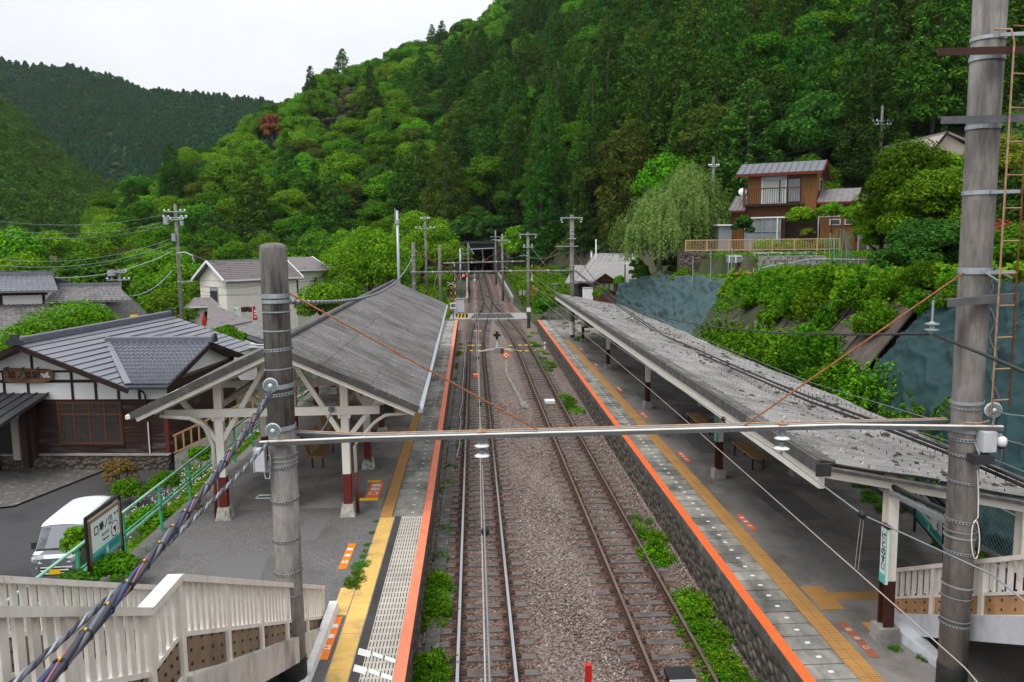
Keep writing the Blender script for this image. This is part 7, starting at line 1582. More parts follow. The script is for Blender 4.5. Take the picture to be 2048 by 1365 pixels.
def crown_cedar(seed, Rr, H, base, n, leaf, tip=.75, drop=.15):
    g = np.random.default_rng(seed); cent = []; rs = []; z = base
    while z < H*.985:
        t = (z-base)/(H-base); r = Rr*(1-t**1.35)**tip*g.uniform(.85, 1.08)*(.72+.28*min(1, t*5)); k = max(3, int(5.2*r/(Rr*.26+.15))); a0 = g.uniform(0, 6.28)
        for i in range(k):
            a = a0+6.283*i/k+g.normal(0, .18); q = r*g.uniform(.68, 1.0); s = Rr*(.23-.1*t)*g.uniform(.65, 1.4); cent.append(np.array([q*math.cos(a), q*math.sin(a), z-drop*q+g.normal(0, .25)])); rs.append(s)
        z += Rr*(.30-.12*t)
    cent.append(np.array([0, 0, H*.97])); rs.append(Rr*.13)
    rs = np.array(rs); per = n/np.sum(rs**2); C, N = blobs(cent, rs, per, g, .9, .3, -.7); V, F = cards(C, N, leaf, g, .5, .34)
    return V, F
def trunk_np(H, r0, seed, k=7, lean=.03, limbs=0, lr=0):
    g = np.random.default_rng(seed); m = MB(); pts = [(g.normal(0, lean)*z*.3, g.normal(0, lean)*z*.3, z) for z in np.linspace(-1.2, H, 6)]
    m.tube(pts, list(np.linspace(r0*1.15, r0*.25, 6)), k)
    for i in range(limbs):
        a = g.uniform(0, 6.28); z0 = H*g.uniform(.3, .65); L_ = lr*g.uniform(.5, .9); p0 = Vector((0, 0, z0)); p1 = Vector((math.cos(a)*L_*.5, math.sin(a)*L_*.5, z0+L_*.45)); p2 = Vector((math.cos(a)*L_, math.sin(a)*L_, z0+L_*.7)); m.tube([p0, p1, p2], [r0*.45, r0*.3, r0*.1], 5)
    return m
def tree_mesh(name, crown, lm, H, r0, seed, limbs=0, lr=0, bark='bark'):
    """one mesh (crown and trunk) for trees too far away to show their parts"""
    V, F = crown; t = trunk_np(H, r0, seed, 6, .02, limbs, lr); q = [f for f in t.f if len(f) == 4]
    V2 = np.concatenate([V, np.array(t.v)]); F2 = np.concatenate([F, np.array(q)+len(V)]); return npmesh(name, V2, F2, [lm, bark], np.r_[np.zeros(len(F)), np.ones(len(q))])
def big_tree(name, label, x, y, z, crown, lm, H, r0, seed, limbs=8, lr=3, bark='bark', group=None, cat='tree'):
    t = thing(name, label, cat, (x, y, z), 0, group); tr = trunk_np(H, r0, seed, 9, .05, limbs, lr).build('trunk', bark, t, local=True, smooth=True)
    link('crown', npmesh('crown', *crown, [lm]), (0, 0, 0), t); return t
# ------------------------------------------------------------------ the wooded hill behind the tunnel
CED = [tree_mesh('cedar', crown_cedar(100+k, r, h, h*b, 12000, .22, tp), m, h*.9, .28, k) for k, (r, h, b, tp, m) in enumerate(((4.6, 18, .14, .7, 'leaf_cedar'), (4.2, 20, .2, .78, 'leaf_cedar'), (5.2, 17, .1, .58, 'leaf_cedar'), (4.0, 20, .2, .85, 'leaf_cedar'), (4.8, 16, .12, .65, 'leaf_olive'), (4.6, 18, .15, .7, 'leaf_dark')))]
BRO = [tree_mesh('broadleaf_tree', crown_broad(200+k, r, h, h*.16, 17000, .2, 46, (.13, .33)), m, h*.7, .3, k, 6, r*.8) for k, (r, h, m) in enumerate(((6.4, 15, 'leaf_green'), (5.8, 16, 'leaf_green'), (6.8, 14, 'leaf_bright'), (5.6, 14, 'leaf_green'), (6.2, 13, 'leaf_dark'), (5.4, 14, 'leaf_olive'), (6, 15, 'leaf_bright')))]
def in_view(x, y, z, H):
    d = Vector((x, y, z+H*.6-CAMH)); w = d.dot(_f)
    if w < 5: return None
    px, py = 1024+FPX*d.dot(_rt)/w, 682.5-FPX*d.dot(_up)/w; s = FPX*H/w
    return (px, py, s) if -70 < px < 2118 and py+s*.6 > -10 else None
def on_hill(px, py, lo=110, hi=420):
    for Y in np.arange(lo, hi, 2.0):
        p = P(px, py, Y)
        if gz(p.x, p.y) > p.z: return p
    return P(px, py, hi)
SPOT = [on_hill(548, 312), on_hill(700, 240), on_hill(662, 262)]; CLEAR = [(548, SPOT[0].y, 36), (700, SPOT[1].y, 24), (662, SPOT[2].y, 24)]
g = np.random.default_rng(5); cand = []
sp = 7.6; yy = 96.0
while yy < 425:
    k = 0; xx = -215.0+(sp/2 if int(yy/sp) % 2 else 0)
    while xx < 300:
        x = xx+g.uniform(-2.0, 2.0); y = yy+g.uniform(-1.9, 1.9); a = x/y; xx += sp*(1.0 if a > -.03 else 1.14)
        if a > .8 or a < -.46: continue
        B = np.interp(a, AZ, BB); D = np.interp(a, AZ, CD); t = (y-B)/(D-B)
        if t < .0 or t > 1.06: continue
        if abs(x-1.5) < 6 and y < 156: continue
        if a > .3 and y < 104 and 14 < x < 34: continue
        z = gz(x, y); big = g.uniform(); left = np.clip((-.02-a)/.05, 0, 1)
        pb = .14+.76*left
        if a < .06 and t > .55: pb = .97
        if a > .42: pb = .3
        if a > .15 and t > .6: pb = .12
        kind = 'b' if big < pb else 'c'
        v = in_view(x, y, z, 14)
        if v and any(abs(v[0]-q) < wd and yb-55 < y < yb+5 for q, yb, wd in CLEAR): continue
        if (x+5.2)**2+(y-158)**2 < 75: continue
        if v: cand.append((v[2], kind, x, y, z, v[0], v[1], t))
    yy += sp*.87
print('forest candidates', len(cand), sum(c[1] == 'c' for c in cand))
rest = {'c': [], 'b': []}
for kind, base, nm, cat in (('c', CED, 'cedar', 'tree'), ('b', BRO, 'broadleaf_tree', 'tree')):
    lst = sorted([c for c in cand if c[1] == kind], reverse=True)
    for i, (s, _, x, y, z, px, py, t) in enumerate(lst):
        r = R.random(); sc = (R.uniform(.75, 1.2) if kind == 'c' else R.uniform(.72, 1.15))
        if kind == 'c': v = 0 if r < .24 else 1 if r < .44 else 2 if r < .66 else 3 if r < .82 else 4 if r < .89 else 5
        else: v = 0 if r < .25 else 1 if r < .45 else (2 if x/y < -.05 else 4) if r < .6 else 3 if r < .74 else 4 if r < .86 else 5 if r < .92 else 6
        if i >= 295: rest[kind].append((v, x, y, z, sc)); continue
        o = link(nm, base[v], (x, y, z-.3)); o.rotation_euler = (R.uniform(-.04, .04), R.uniform(-.04, .04), R.uniform(0, 6.28)); o.scale = (sc*R.uniform(.92, 1.1), sc*R.uniform(.92, 1.1), sc*R.uniform(.9, 1.12))
        if kind == 'c': tag(o, 'conical dark green cedar on the wooded hillside behind the station', cat, 'cedars on the wooded hillside')
        else: tag(o, 'rounded green broadleaf tree on the wooded hillside behind the station', cat, 'broadleaf trees on the wooded hillside')
def merged(name, label, items, protos, mats):
    """a far part of the wood that nobody could count: one object"""
    Vs, Fs, Is = [], [], []; n0 = 0
    for (v, x, y, z, sc) in items:
        V, F, mi = protos[v]; a = R.uniform(0, 6.28); c, s = math.cos(a)*sc, math.sin(a)*sc
        Vs.append(np.stack([V[:, 0]*c-V[:, 1]*s+x, V[:, 0]*s+V[:, 1]*c+y, V[:, 2]*sc*R.uniform(.9, 1.1)+z-.3], 1)); Fs.append(F+n0); Is.append(np.full(len(F), mi)); n0 += len(V)
    if not Vs: return
    o = link(name, npmesh(name, np.concatenate(Vs), np.concatenate(Fs), mats, np.concatenate(Is))); return tag(o, label, 'wood', None, 'stuff')
MT = ['leaf_cedar', 'leaf_green', 'leaf_dark', 'leaf_olive', 'leaf_cedar_far']
pr = [(*crown_cedar(300+k, 4.6, 17+k*.6, 3, 2200, .55), mi) for k, mi in enumerate((0, 0, 2, 0, 3, 2))]
pb_ = [(*crown_broad(320+k, 6, 14.5, 2.4, 2200, .58, 44, (.14, .32)), mi) for k, mi in enumerate((1, 1, 1, 1, 2, 3, 2))]
merged('far_forest', 'upper slopes of dark cedar wood behind the nearer hillside trees', rest['c'], pr, MT)
merged('far_forest', 'upper slopes of mixed green broadleaf wood behind the nearer hillside trees', rest['b'], pb_, MT)
# undergrowth of the hillside: low leaves over the soil
n = 60000; a = g.uniform(-.45, .8, n); u = g.uniform(0, 1, n)**1.3; B = np.interp(a, AZ, BB); D = np.interp(a, AZ, CD); y = B-6+(D-B)*.75*u; x = a*y; k_ = ~((np.abs(x-1.5) < 5.5) & (y < 152)) & ~((x > 13) & (x < 32) & (y < 82)); x, y = x[k_], y[k_]
C = np.stack([x, y, ground_z(x, y)+g.uniform(.1, 1.3, len(x))], 1); V, F = cards(C, np.tile([0, -.4, 1.], (len(C), 1)), .55, g); tag(link('undergrowth', npmesh('undergrowth', V, F, ['leaf_dark'])), 'dark green undergrowth covering the forest floor', 'undergrowth', None, 'stuff')
# ------------------------------------------------------------------ two far wooded ridges on the left
def ridge(label, sky_, D, Bd, zb, treeH, spc, cardn, leaf, seed, protos=4, mi=4):
    ax_ = np.array([(p-945.1)/1593 for p, _ in sky_]); el = np.array([(490.7-(p-945)*.0122-q)/1593 for p, q in sky_]); g = np.random.default_rng(seed); rows = []
    aa = np.linspace(ax_[0], ax_[-1], 60)
    def hz_(a, y):
        zc = CAMH+np.interp(a, ax_, el)*D-treeH*.8; t = np.clip((y-Bd)/(D-Bd), 0, 1); return np.where(y <= D, zb+(zc-zb)*t**.85, zc-(y-D)*.4)
    for y in list(np.linspace(Bd, D, 22))+[D*1.15]: rows.append([(float(a*y), float(y), float(hz_(a, y))+2.5*math.sin(a*70)*math.sin(y*.02)*(y < D)) for a in aa])
    tag(MB().sheet(rows).build('hill', 'forest_floor', None, smooth=True), kind='structure')
    items = []; y = Bd+5
    while y < D+6:
        x = ax_[0]*y
        while x < ax_[-1]*y:
            xx, yy_ = x+g.uniform(-.4, .4)*spc, y+g.uniform(-.4, .4)*spc; z = float(hz_(xx/yy_, yy_)); items.append((int(g.integers(0, protos)), xx, yy_, z-1, g.uniform(.85, 1.12))); x += spc
        y += spc*.9
    ps = [(*(crown_cedar(seed+k, treeH*.36, treeH, treeH*.1, cardn, leaf, .55) if k % 2 else crown_broad(seed+k, treeH*.42, treeH*.85, treeH*.05, cardn, leaf, 9)), mi) for k in range(protos)]
    print('ridge', len(items)); merged('far_forest', label, items, ps, MT)
ridge('dense dark conifer wood covering the far ridge on the left', [(-260, 110), (-80, 118), (0, 130), (50, 133), (100, 147), (200, 152), (270, 167), (330, 192), (400, 194), (450, 200), (520, 207), (640, 225), (760, 250)], 900, 560, 0, 8.5, 6.2, 70, 1.0, 900, 4, 4)
ridge('conifer wood on the steep nearer slope at the left edge', [(-330, 20), (-150, 110), (0, 180), (50, 200), (100, 240), (150, 290), (200, 337), (270, 376), (330, 430), (420, 500)], 400, 215, -6, 9.5, 4.6, 420, .42, 950, 4, 2)
# ------------------------------------------------------------------ trees of the valley floor on the left
VAL = [tree_mesh('valley_tree', crown_broad(400+k, r, h, h*.12, 15000, .18, 46, (.14, .34)), m, h*.7, .3, k, 6, r*.8) for k, (r, h, m) in enumerate(((5.2, 16, 'leaf_green'), (5.6, 15, 'leaf_bright'), (4.6, 17, 'leaf_green'), (5, 14, 'leaf_olive')))]
for i in range(46):
    a = -.62+.46*(i % 23)/22+g.uniform(-.012, .012); y = (104 if i < 23 else 132)+g.uniform(-9, 9); x = a*y
    if a > -.2 and y < 112: continue
    o = link('valley_tree', VAL[int(g.integers(0, 4))], (x, y, gz(x, y)-.4)); o.rotation_euler = (0, 0, R.uniform(0, 6.3)); sc = R.uniform(.7, 1.08)*(1 if i > 22 else .82); o.scale = (sc, sc, sc); tag(o, 'leafy green tree in the belt of trees across the valley on the left', 'tree', 'trees across the valley on the left')
# ------------------------------------------------------------------ individual trees
p = SPOT[0]; big_tree('dead_tree', 'rust-red dead tree standing out on the green hillside', p.x, p.y, gz(p.x, p.y), crown_broad(51, 4.8, 16, 2, 4200, .3, 44, (.14, .3)), 'leaf_red', 10, .3, 51)
for p, sd in zip(SPOT[1:], (52, 53)): big_tree('bare_tree', 'mauve-grey half bare tree on the upper left hillside', p.x, p.y, gz(p.x, p.y), crown_broad(sd, 4.6, 12, 3, 1500, .32, 44, (.12, .28)), 'leaf_mauve', 10, .3, sd, 10, 4, 'bark_grey', 'half bare trees on the hillside')
p = on_hill(300, 390, 110); big_tree('yellow_tree', 'yellowish tree at the lower left end of the wooded hillside', -62, 140, gz(-62, 140), crown_broad(54, 4.5, 13, 3, 3000, .4), 'leaf_yellow', 9, .3, 54)
x, y = -5.2, 158; big_tree('cedar', 'broad olive-green cedar standing just left above the tunnel', x, y, 6.0, crown_cedar(55, 6.0, 22, 1.5, 17000, .22, .62), 'leaf_olive', 19, .5, 55, 0)
for i, (x, y, r, h, b, m) in enumerate(((8.5, 156, 4.6, 21, .5, 'leaf_cedar'), (14.5, 150, 5, 24, .5, 'leaf_cedar'), (21.5, 141, 5, 24, .5, 'leaf_cedar'), (29, 134, 4.8, 22, .5, 'leaf_cedar'), (17, 158, 4.8, 27, 1, 'leaf_dark'), (25.5, 150, 5, 26, 1, 'leaf_cedar'), (12, 139, 4.2, 18, .3, 'leaf_cedar'))): big_tree('cedar', 'tall feathery cedar in the front row right of the tunnel', x, y, gz(x, y)-.5, crown_cedar(60+i, r, h, b, 15000, .2, .68), m, h*.9, .4, 60+i, 0, group='front row of cedars right of the tunnel')
big_tree('maple', 'bright yellow-green maple spreading left of the far gantry', -12.0, 93, -1, crown_broad(71, 6.6, 12.6, 1, 22000, .14, 48, (.14, .34)), 'leaf_bright', 8.5, .35, 71)
big_tree('maple', 'fresh green maple behind the gantry poles left of the tunnel', -7.2, 112, .5, crown_broad(72, 6.4, 14.2, 1, 20000, .15, 48, (.14, .34)), 'leaf_bright', 9.5, .35, 72)
big_tree('broadleaf_tree', 'leafy tree reaching over the left side of the tunnel mouth', -5.0, 138, 2, crown_broad(73, 4.6, 9.5, 1, 8000, .26, 24), 'leaf_green', 6, .3, 73)
big_tree('broadleaf_tree', 'leafy green tree hanging over the right side of the tunnel mouth', 8.6, 143, 3, crown_broad(74, 4.2, 9, 1, 7000, .28, 24), 'leaf_green', 6, .3, 74)
big_tree('round_tree', 'large rounded yellow-green tree behind the station roof at the left edge', -26.6, 53.5, -2.6, crown_broad(75, 5.6, 7.9, .3, 30000, .1, 60, (.12, .3)), 'leaf_bright', 5, .3, 75)
big_tree('round_tree', 'smaller yellow-green tree low at the left edge', -30.5, 47, -2.6, crown_broad(76, 3.6, 5.6, .3, 9000, .13, 30), 'leaf_bright', 3.4, .2, 76)
for i, (px, py, Y, r, m, lab) in enumerate(((420, 590, 88, 3.6, 'leaf_bright', 'soft green tree left of the white house gable'), (370, 575, 92, 4.2, 'leaf_bright', 'bright tree behind the tall utility pole'), (300, 600, 78, 3.4, 'leaf_green', 'green tree between the utility pole and the drum transformer pole'), (640, 596, 66, 2.3, 'leaf_green', 'small loose tree with reddish tips beside the white house'), (690, 600, 74, 2.6, 'leaf_green', 'low tree above the ridge of the left platform roof'), (455, 675, 58, 1.4, 'leaf_bright', 'clipped bright shrub just behind the station roof'), (335, 620, 74, 3.0, 'leaf_bright', 'light green tree at the foot of the tall utility pole'), (180, 540, 100, 4.5, 'leaf_green', 'dense tree right of the tiled house'), (20, 500, 110, 5, 'leaf_green', 'dense tree above the tiled house ridge'))):
    p = P(px, py, Y); big_tree('garden_tree', lab, p.x, Y, p.z-r*1.3, crown_broad(80+i, r, r*2.1, r*.2, 7000, max(.1, r*.045), 26), m, r*1.5, r*.06, 80+i, 6, r*.7)
for i, (x, y, z, r, h) in enumerate(((-1.5, 153, 8.2, 3.6, 6), (4.2, 153.5, 8.2, 3.8, 6.5), (1.2, 156, 8.4, 4, 8))): big_tree('broadleaf_tree', 'dark tree growing right on top of the tunnel portal', x, y, z, crown_broad(170+i, r, h, -.6, 6000, .28, 22), 'leaf_dark', h*.7, .2, 170+i, group='trees on top of the tunnel portal')
# weeping tree
def weeping(seed, Rr, H, n, leaf):
    g = np.random.default_rng(seed); C = []; N = []
    for k in range(n):
        a = g.uniform(0, 6.283); q = Rr*math.sqrt(g.uniform(.02, 1)); lob = 1+.24*math.sin(a*3+1)+.15*math.sin(a*7)+g.uniform(-.12, .12); top = H*(.98-.5*(q/Rr)**2.0)*g.uniform(.8, 1.06); L_ = g.uniform(.2, .95)*top*(.35+.65*q/Rr); m = int(8+L_*6)
        t = np.linspace(0, 1, m); rr = q*lob+Rr*.1*t**.5; C.append(np.stack([rr*math.cos(a)+g.normal(0, .06, m), rr*math.sin(a)+g.normal(0, .06, m), top-L_*t], 1)); N.append(np.tile([math.cos(a), math.sin(a), .35], (m, 1)))
    return cards(np.concatenate(C), np.concatenate(N), leaf, g, .4, .45)
t = big_tree('weeping_tree', 'pale green weeping tree left of the brown house', 14.6, 62, 6.2, weeping(90, 3.2, 6.2, 1100, .12), 'leaf_willow', 4.5, .25, 90, 8, 2.4, 'bark_grey'); 
t2 = big_tree('weeping_tree', 'taller pale weeping tree behind, leaning towards the brown house', 17.6, 65, 7.1, weeping(91, 3.1, 7.4, 1100, .12), 'leaf_willow', 5.5, .25, 91, 10, 2.8, 'bark_grey')
for i, (px, pyt, pyb, Y, r, m, lab) in enumerate(((1825, 236, 560, 44, 3.2, 'leaf_green', 'large leafy tree right of the brown house with yellowish shoots'), (1768, 350, 560, 46, 1.7, 'leaf_bright', 'light green tree pressed against the brown house pergola'), (1880, 300, 580, 40, 2.6, 'leaf_green', 'leafy tree with orange shoots just left of the ladder pole'), (1850, 430, 620, 36, 2.3, 'leaf_dark', 'dark bushy tree low beside the ladder pole'), (1990, 215, 470, 46, 3.0, 'leaf_yellow', 'yellow-green tree behind the ladder at the right edge'), (1893, 240, 480, 44, 1.9, 'leaf_green', 'leafy treetop covering the beige house beside the ladder pole'), (2080, 300, 560, 40, 3.0, 'leaf_dark', 'dark tree filling the right edge behind the ladder'), (2030, 470, 640, 28, 1.5, 'leaf_weed', 'broad-leaved light green shrub at the right edge above the sheeting'), (1995, 430, 560, 32, 1.5, 'leaf_red', 'dark red-leaved shrub at the right edge behind the ladder'))):
    a, c = P(px, pyt, Y), P(px, pyb, Y); zg = gz(a.x, Y); H = max(2.2, a.z-zg); big_tree('broadleaf_tree', lab, a.x, Y, zg-.2, crown_broad(100+i, r*1.05, H+.3, .0, 20000, .085, 48, (.14, .34)), m, H*.7, .18, 100+i, 8, r*.8)
for i, (px, pyt, pyb, Y, r, m, lab) in enumerate(((1488, 425, 480, 60, .95, 'leaf_dark', 'dark round clipped tree at the left corner of the brown house'), (1598, 410, 500, 59, 1.35, 'leaf_bright', 'round-topped small tree on a pale trunk before the brown house'), (1665, 405, 440, 57.5, 1.2, 'leaf_bright', 'wisteria mass on the left part of the pergola'), (1715, 405, 450, 57, 1.3, 'leaf_bright', 'wisteria mass on the right part of the pergola'), (1615, 452, 480, 58.6, .6, 'leaf_yellow', 'small yellowish shrub under the pergola'), (1535, 483, 503, 58.2, 1.3, 'leaf_green', 'clipped azalea row behind the left half of the tan fence'), (1590, 483, 503, 58.2, 1.2, 'leaf_bright', 'clipped azalea row behind the middle of the tan fence'), (1645, 483, 503, 57.6, 1.2, 'leaf_green', 'clipped azalea row behind the right end of the tan fence'), (1275, 507, 565, 66, .75, 'leaf_dark', 'dark shrub with cloud-pruned head on the sheeted mound, left one'), (1283, 525, 570, 64, .9, 'leaf_dark', 'dense dark bush on top of the sheeted mound'), (1322, 510, 545, 63, .6, 'leaf_dark', 'small dark bush beside the grey roof'), (1350, 500, 560, 62, .8, 'leaf_dark', 'leaning dark shrub at the edge of the mound'), (1325, 535, 575, 60, .9, 'leaf_willow', 'grey-green lavender-like bush on the mound'), (1370, 530, 580, 57, 1.1, 'leaf_weed', 'fresh green bush at the upper edge of the sheeting'), (1405, 545, 588, 54, 1.0, 'leaf_yellow', 'yellow-flowered bush along the top of the sheeting'), (1450, 548, 590, 51, 1.1, 'leaf_weed', 'leafy bush at the right end of the sheeted mound'), (1240, 545, 590, 70, .7, 'leaf_weed', 'bright bush beside the wooden hut'), (1203, 570, 600, 66, .8, 'leaf_bright', 'bright shrub between the white cabinet and the hut'), (1085, 590, 640, 80, 1.4, 'leaf_green', 'dense green bush between the crossing pole and the timber fence'), (1790, 500, 560, 42, 1.0, 'leaf_bright', 'bright bush at the end of the path by the pipe rail'))):
    a = P(px, pyt, Y); zg = P(px, pyb, Y).z; H = a.z-zg; big_tree('shrub', lab, a.x, Y, zg, crown_broad(130+i, r, H, .05 if 'trunk' not in lab else H*.45, 2600, .085, 16), m, H*.7, .05, 130+i, 4, r*.6, cat='shrub')
def weed_np(seed, r, h, ns, leaf):
    g = np.random.default_rng(seed); C = []; N = []
    for k in range(ns):                              # separate leaning stems with leaves along them
        a = g.uniform(0, 6.28); q = r*math.sqrt(g.uniform()); hh = h*g.uniform(.25, 1.1)*(1-.5*q/r); m = int(9+hh*34); t = np.linspace(.1, 1, m); b = g.uniform(0, 6.28); lean = g.uniform(.1, .6)*hh
        C.append(np.stack([q*math.cos(a)+lean*t**2*math.cos(b)+g.normal(0, .04, m), q*math.sin(a)+lean*t**2*math.sin(b)+g.normal(0, .04, m), hh*t], 1)); N.append(np.tile([math.cos(b)*.4, math.sin(b)*.4, .9], (m, 1)))
    return cards(np.concatenate(C), np.concatenate(N), leaf, g, .6, .5)
# ------------------------------------------------------------------ right slope: bushes and climbers
def bush_mesh(seed, r, h, n, leaf, m): return npmesh('bush', *crown_broad(seed, r, h, .02, n, leaf, 18), [m])
BU = [npmesh('bush', *weed_np(160+k, 1.35, 2.2, 170, .085), [m]) for k, m in enumerate(('leaf_weed', 'leaf_weed', 'leaf_bright', 'leaf_green'))]
for i in range(34):
    Y = 19.5+i*.86+g.uniform(-.5, .5); x = 12.6+g.uniform(-.3, 1.3)
    if Y < 27 and x > 13.0: x = 12.7
    if Y > 43.5: continue
    o = link('bush', BU[i % 4], (x, Y, gz(x, Y)-.2)); s = R.uniform(.55, 1.05)*(.75 if Y < 25 else 1); o.scale = (s, s, s*R.uniform(.8, 1.2)); o.rotation_euler = (0, 0, R.uniform(0, 6)); tag(o, 'bright green bush at the foot of the slope behind the right roof', 'bush', 'bushes at the foot of the right slope')
BIGL = npmesh('bush', *crown_broad(180, 1.7, 3.0, .7, 2300, .17, 16), ['leaf_weed'])
for i, (px, py, Y, s, lab) in enumerate(((1640, 690, 33, .8, 'large-leaved young tree with reddish tips in front of the concrete slope'), (1730, 640, 34, 1.0, 'large-leaved sapling just below the pipe rail'), (1790, 600, 36, .9, 'large-leaved sapling at the right end of the pipe rail'), (1570, 640, 38, .8, 'large-leaved shrub hanging over the concrete slope'))):
    p = P(px, py, Y); o = link('large_leaved_shrub', BIGL, (p.x, Y, p.z-1.6*s)); o.scale = (s,)*3; o.rotation_euler = (0, 0, i*1.3); tag(o, lab, 'shrub')
n = 60000; Yc = g.uniform(23, 49, n); u = g.uniform(.12, 1.2, n); tx_ = top_x(Yc); x = 12+(tx_-12)*u
m1 = np.array([mn.fractal(Vector((a*.55, b*.35, 3.3)), 1, 2, 4) for a, b in zip(x, Yc)]); m2 = np.array([mn.noise(Vector((a*1.5, b*1.1, 9.))) for a, b in zip(x, Yc)])
k_ = m1*.8+(u-.8)*2.3+np.where(Yc < 28, -.45, 0)+g.uniform(-.1, .1, n) > .1; Yc, u, x, m2 = Yc[k_], u[k_], x[k_], m2[k_]
C = np.stack([x-.25, Yc, ground_z(x, Yc)+.03+np.maximum(.1, .42+.75*m2)*g.uniform(0, 1, len(x))**.6*1.15], 1); V, F = cards(C, np.tile([-.35, -.3, .85], (len(C), 1)), .115, g, .7, .55)
tag(link('climbing_weeds', npmesh('climbing_weeds', V, F, ['leaf_weed'])), 'mass of bright green climbing weeds spilling over the top of the right slope', 'weeds', None, 'stuff')
for i in range(34):
    Y = R.uniform(25, 48.5); u = R.uniform(.72, 1.1)
    if Y < 28 and u < .8: continue
    x = 12+(float(top_x(Y))-12)*u; o = link('bush', BU[R.randrange(4)], (x-.2, Y, gz(x, Y)-.15)); q = R.uniform(.35, .8); o.scale = (q, q, q*R.uniform(.6, 1.1)); o.rotation_euler = (R.uniform(-.3, .3), R.uniform(-.6, 0), R.uniform(0, 6)); tag(o, 'loose bright green shrub rooted on the slope above the right roof', 'bush', 'shrubs on the right slope')
# low growth on the garden terrace, grass around the tracks' far end
def cover(name, label, n, fx, m, size, h, cat, sd):
    g = np.random.default_rng(sd); x, y = fx(g, n); z = ground_z(x, y); C = np.stack([x, y, z+g.uniform(.0, h, len(x))], 1); V, F = cards(C, np.tile([0, -.3, 1.], (len(C), 1)), size, g, .5, .6); return tag(link(name, npmesh(name, V, F, [m])), label, cat, None, 'stuff')
cover('garden_plants', 'rows of vegetables and weeds on the garden terrace', 16000, lambda g, n: (g.uniform(14.5, 30, n), np.where(g.uniform(size=n) < .6, g.uniform(44.5, 48.2, n), g.uniform(49.3, 56.8, n))), 'leaf_weed', .11, .55, 'plants', 41)
cover('verge_weeds', 'green weeds and scrub on both sides of the crossing and single track', 16000, lambda g, n: (np.where(g.uniform(size=n) < .5, g.uniform(-11, -3.4, n), g.uniform(5.9, 13, n)), g.uniform(90, 146, n)), 'leaf_weed', .28, 1.7, 'weeds', 42)
cover('verge_weeds', 'green weeds left of the tracks before the crossing', 4000, lambda g, n: (g.uniform(-9.5, -2.6, n), g.uniform(76, 98, n)), 'leaf_weed', .16, 1.0, 'weeds', 43)
# ------------------------------------------------------------------ planted bank on the left
def bank(g, n): y = g.uniform(11, 38.5, n); return g.uniform(-12.1, -8.25, n)+np.clip((y-30)*-.25, -2.2, 0)*(g.uniform(size=n) < .5), y
cover('ground_cover', 'leafy ground cover on the bank between the green railing and the car park', 15000, bank, 'leaf_weed', .085, .45, 'ground cover', 44)
cover('flower_cover', 'tiny white flowers sprinkled over the planted bank', 2600, lambda g, n: (g.uniform(-13.6, -8.8, n), g.uniform(25, 38.3, n)), 'flower_white', .045, .6, 'flowers', 45)
for i, (px, py, Y, r, h, m, lab) in enumerate(((238, 938, 35.5, 1.05, 1.7, 'leaf_nandina', 'reddish-tipped nandina bush at the corner of the station foundation'), (258, 975, 33.0, .95, 1.0, 'leaf_bright', 'low rounded yellow-green bush on the planted bank'), (152, 1075, 21.2, .5, 1.25, 'leaf_bright', 'yellow-green shrub between the van and the name board'), (330, 960, 30.5, .8, 1.0, 'leaf_weed', 'leafy green bush halfway up the planted bank'), (300, 1040, 21.5, .9, 1.0, 'leaf_weed', 'broad green bush behind the white name board'), (225, 1135, 16.4, .7, .6, 'leaf_weed', 'dense green bush under the white name board'), (150, 1160, 15.2, .45, .5, 'leaf_dark', 'dark green bush in front of the green railing beside the board'), (400, 905, 33, .7, .8, 'leaf_weed', 'green bush near the second left roof post'))):
    p = P(px, py, Y); big_tree('shrub', lab, p.x, Y, p.z-h*.5, crown_broad(190+i, r*.85, h*.85, .02, 3200, .05, 24), m, h*.6, .03, 190+i, 3, r*.5, cat='shrub')
# ------------------------------------------------------------------ weeds along the tracks and on the platforms
WD = [npmesh('weed_clump', *weed_np(210+k, .46, .5, 60, .036), [m]) for k, m in enumerate(('leaf_weed', 'leaf_weed', 'leaf_bright', 'leaf_green'))]
def blades(seed, r, h, n):
    g = np.random.default_rng(seed); a = g.uniform(0, 6.28, n); q = r*np.sqrt(g.uniform(0, 1, n)); b = np.stack([q*np.cos(a), q*np.sin(a), 0*a], 1); d = np.stack([np.cos(a)*.5, np.sin(a)*.5, 1+0*a], 1)+g.normal(0, .35, (n, 3)); d[:, 2] = np.abs(d[:, 2]); d /= np.linalg.norm(d, axis=1, keepdims=True); L_ = (h*g.uniform(.5, 1.1, n))[:, None]; s = np.cross(d, [0, 0, 1.]); s /= np.linalg.norm(s, axis=1, keepdims=True)+1e-6; w_ = .007; m1 = b+d*L_*.6; tp = b+d*L_; tp[:, 2] -= L_[:, 0]*.12
    return np.stack([b-s*w_, b+s*w_, m1+s*w_*.8, m1-s*w_*.8, tp], 1).reshape(-1, 3), np.concatenate([np.arange(n)[:, None]*5+np.array([[0, 1, 2, 3]]), np.arange(n)[:, None]*5+np.array([[3, 2, 4, 4]])])
GR = npmesh('grass_tuft', *[q for q in blades(230, .22, .5, 170)], ['leaf_weed'])
def weed(x, y, z, s, lab, grp, mesh=None, sz=1, nm='weed_clump', cat='weeds'):
    o = link(nm, mesh or WD[R.randrange(4)], (x, y, z)); o.scale = (s*R.uniform(.8, 1.2), s*R.uniform(.9, 1.5), s*sz*R.uniform(.8, 1.2)); o.rotation_euler = (0, 0, R.uniform(0, 6.3)); tag(o, lab, cat, grp)
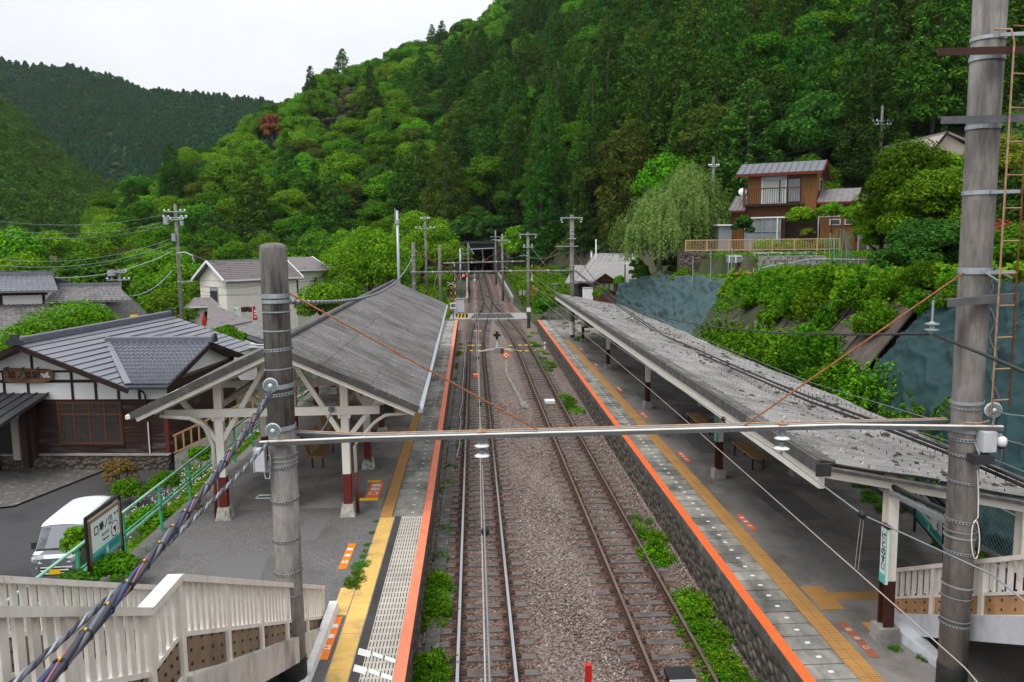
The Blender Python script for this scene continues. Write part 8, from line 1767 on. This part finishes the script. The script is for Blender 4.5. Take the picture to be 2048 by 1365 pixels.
for i in range(44):
    Y = 11.0+6.6*(i/44)**.9; x = redge(Y)-.32-R.uniform(0, .5)*(1 if Y < 16.5 else .4); weed(x, Y+R.uniform(-.1, .1), -.24, R.uniform(.55, .95), 'bright green weeds filling the strip below the right platform wall nearest the camera', 'weeds below the near right platform wall', None, .75)
for i in range(13): Y = 19.3+3.6*i/13; weed(redge(Y)-.4-R.uniform(-.1, .35), Y, -.22, R.uniform(.5, .85), 'weed clump by the right platform wall beside the marker stickers', 'weeds below the middle of the right platform wall', GR if i > 7 else None, 1.2)
for i in range(9): Y = 38+4.5*i/9; weed(redge(Y)-.4-R.uniform(0, .5), Y, -.22, R.uniform(.5, .9), 'weed patch by the right platform wall near the white track box', 'weeds below the far right platform wall')
for i in range(16): Y = R.uniform(48, 73); weed(redge(Y)-.3-R.uniform(0, .9), Y, -.22, R.uniform(.5, .9), 'scattered weeds below the far end of the right platform', 'weeds below the far end of the right platform')
for i in range(64):
    Y = R.choice((R.uniform(11, 15), R.uniform(11, 15), R.uniform(16.3, 19.2), R.uniform(16.3, 19.2), R.uniform(20, 30))); weed(ledge(Y)+.18+R.uniform(-.02, .2), Y, -.22, R.uniform(.45, .8)*(1 if Y < 20 else .6), 'green weeds climbing along the left platform wall', 'weeds along the left platform wall', None, 1.5 if Y < 15 else 1.1)
for i in range(22): Y = R.uniform(26, 66); weed(ledge(Y)+.25+R.uniform(0, .25), Y, -.22, R.uniform(.3, .55), 'small weeds in the ballast along the left platform wall', 'small weeds along the left wall')
for Y, s in ((20.0, .16), (19.2, .2), (18.4, .22), (17.7, .24), (17.15, .42), (16.75, .3), (16.3, .48), (16.05, .4), (18.0, .2)): weed(-2.62, Y, .93, s, 'small green weeds in the joint beside the left yellow tactile strip', 'weeds in the joint of the left platform', None, .8)
for i in range(12): Y = R.uniform(57, 72); weed(redge(Y)+1.6+R.uniform(-.3, 1.0), Y, .93, R.uniform(.35, .7), 'grass and weeds growing through the far end of the right platform', 'weeds on the far right platform', GR if i % 3 else None, 1.0)
for i in range(14): weed(R.uniform(8.8, 11.3), R.uniform(57, 72), .93, R.uniform(.3, .6), 'low weeds among the asphalt patches behind the far right roof end', 'weeds behind the far end of the right roof')
for x, y, s, lab in ((7.2, 12.75, .2, 'tiny weed at the foot of the nearest right roof post'), (7.5, 12.4, .22, 'small weed beside the pale kerb at the right stairs'), (7.55, 11.1, .75, 'leafy ivy clump below the right stairs at the bottom edge'), (7.5, 10.5, .6, 'leafy ivy clump by the black sleeve of the ladder pole'), (10.3, 24, .3, 'small weeds by the back post under the right roof')): weed(x, y, .93, s, lab, None, WD[3], 1.0)
for i in range(24): weed(R.uniform(10.7, 11.2), R.uniform(14, 40), .93, R.uniform(.3, .7), 'weeds along the foot of the chain-link fence', 'weeds along the chain-link fence')
for i in range(16): weed(R.uniform(-7.9, -7.4), 12+i*1.6+R.uniform(-.5, .5), .85, R.uniform(.25, .55), 'weeds spilling from the bank onto the left platform edge', 'weeds on the back edge of the left platform')
# ================================================================== haze of the valley air
hz_m = bpy.data.materials.new('haze'); hz_m.use_nodes = True; nt = hz_m.node_tree; nt.nodes.clear()
vo = nt.nodes.new('ShaderNodeVolumePrincipled'); vo.inputs['Color'].default_value = (.86, .92, 1, 1); vo.inputs['Density'].default_value = .00006; vo.inputs['Anisotropy'].default_value = .2
nt.links.new(vo.outputs[0], nt.nodes.new('ShaderNodeOutputMaterial').inputs['Volume']); MATS['haze'] = hz_m
hz_o = MB().box(-950, 950, -60, 1150, -14, 330).build('haze', 'haze'); tag(hz_o, kind='stuff'); cy.volume_bounces = 0
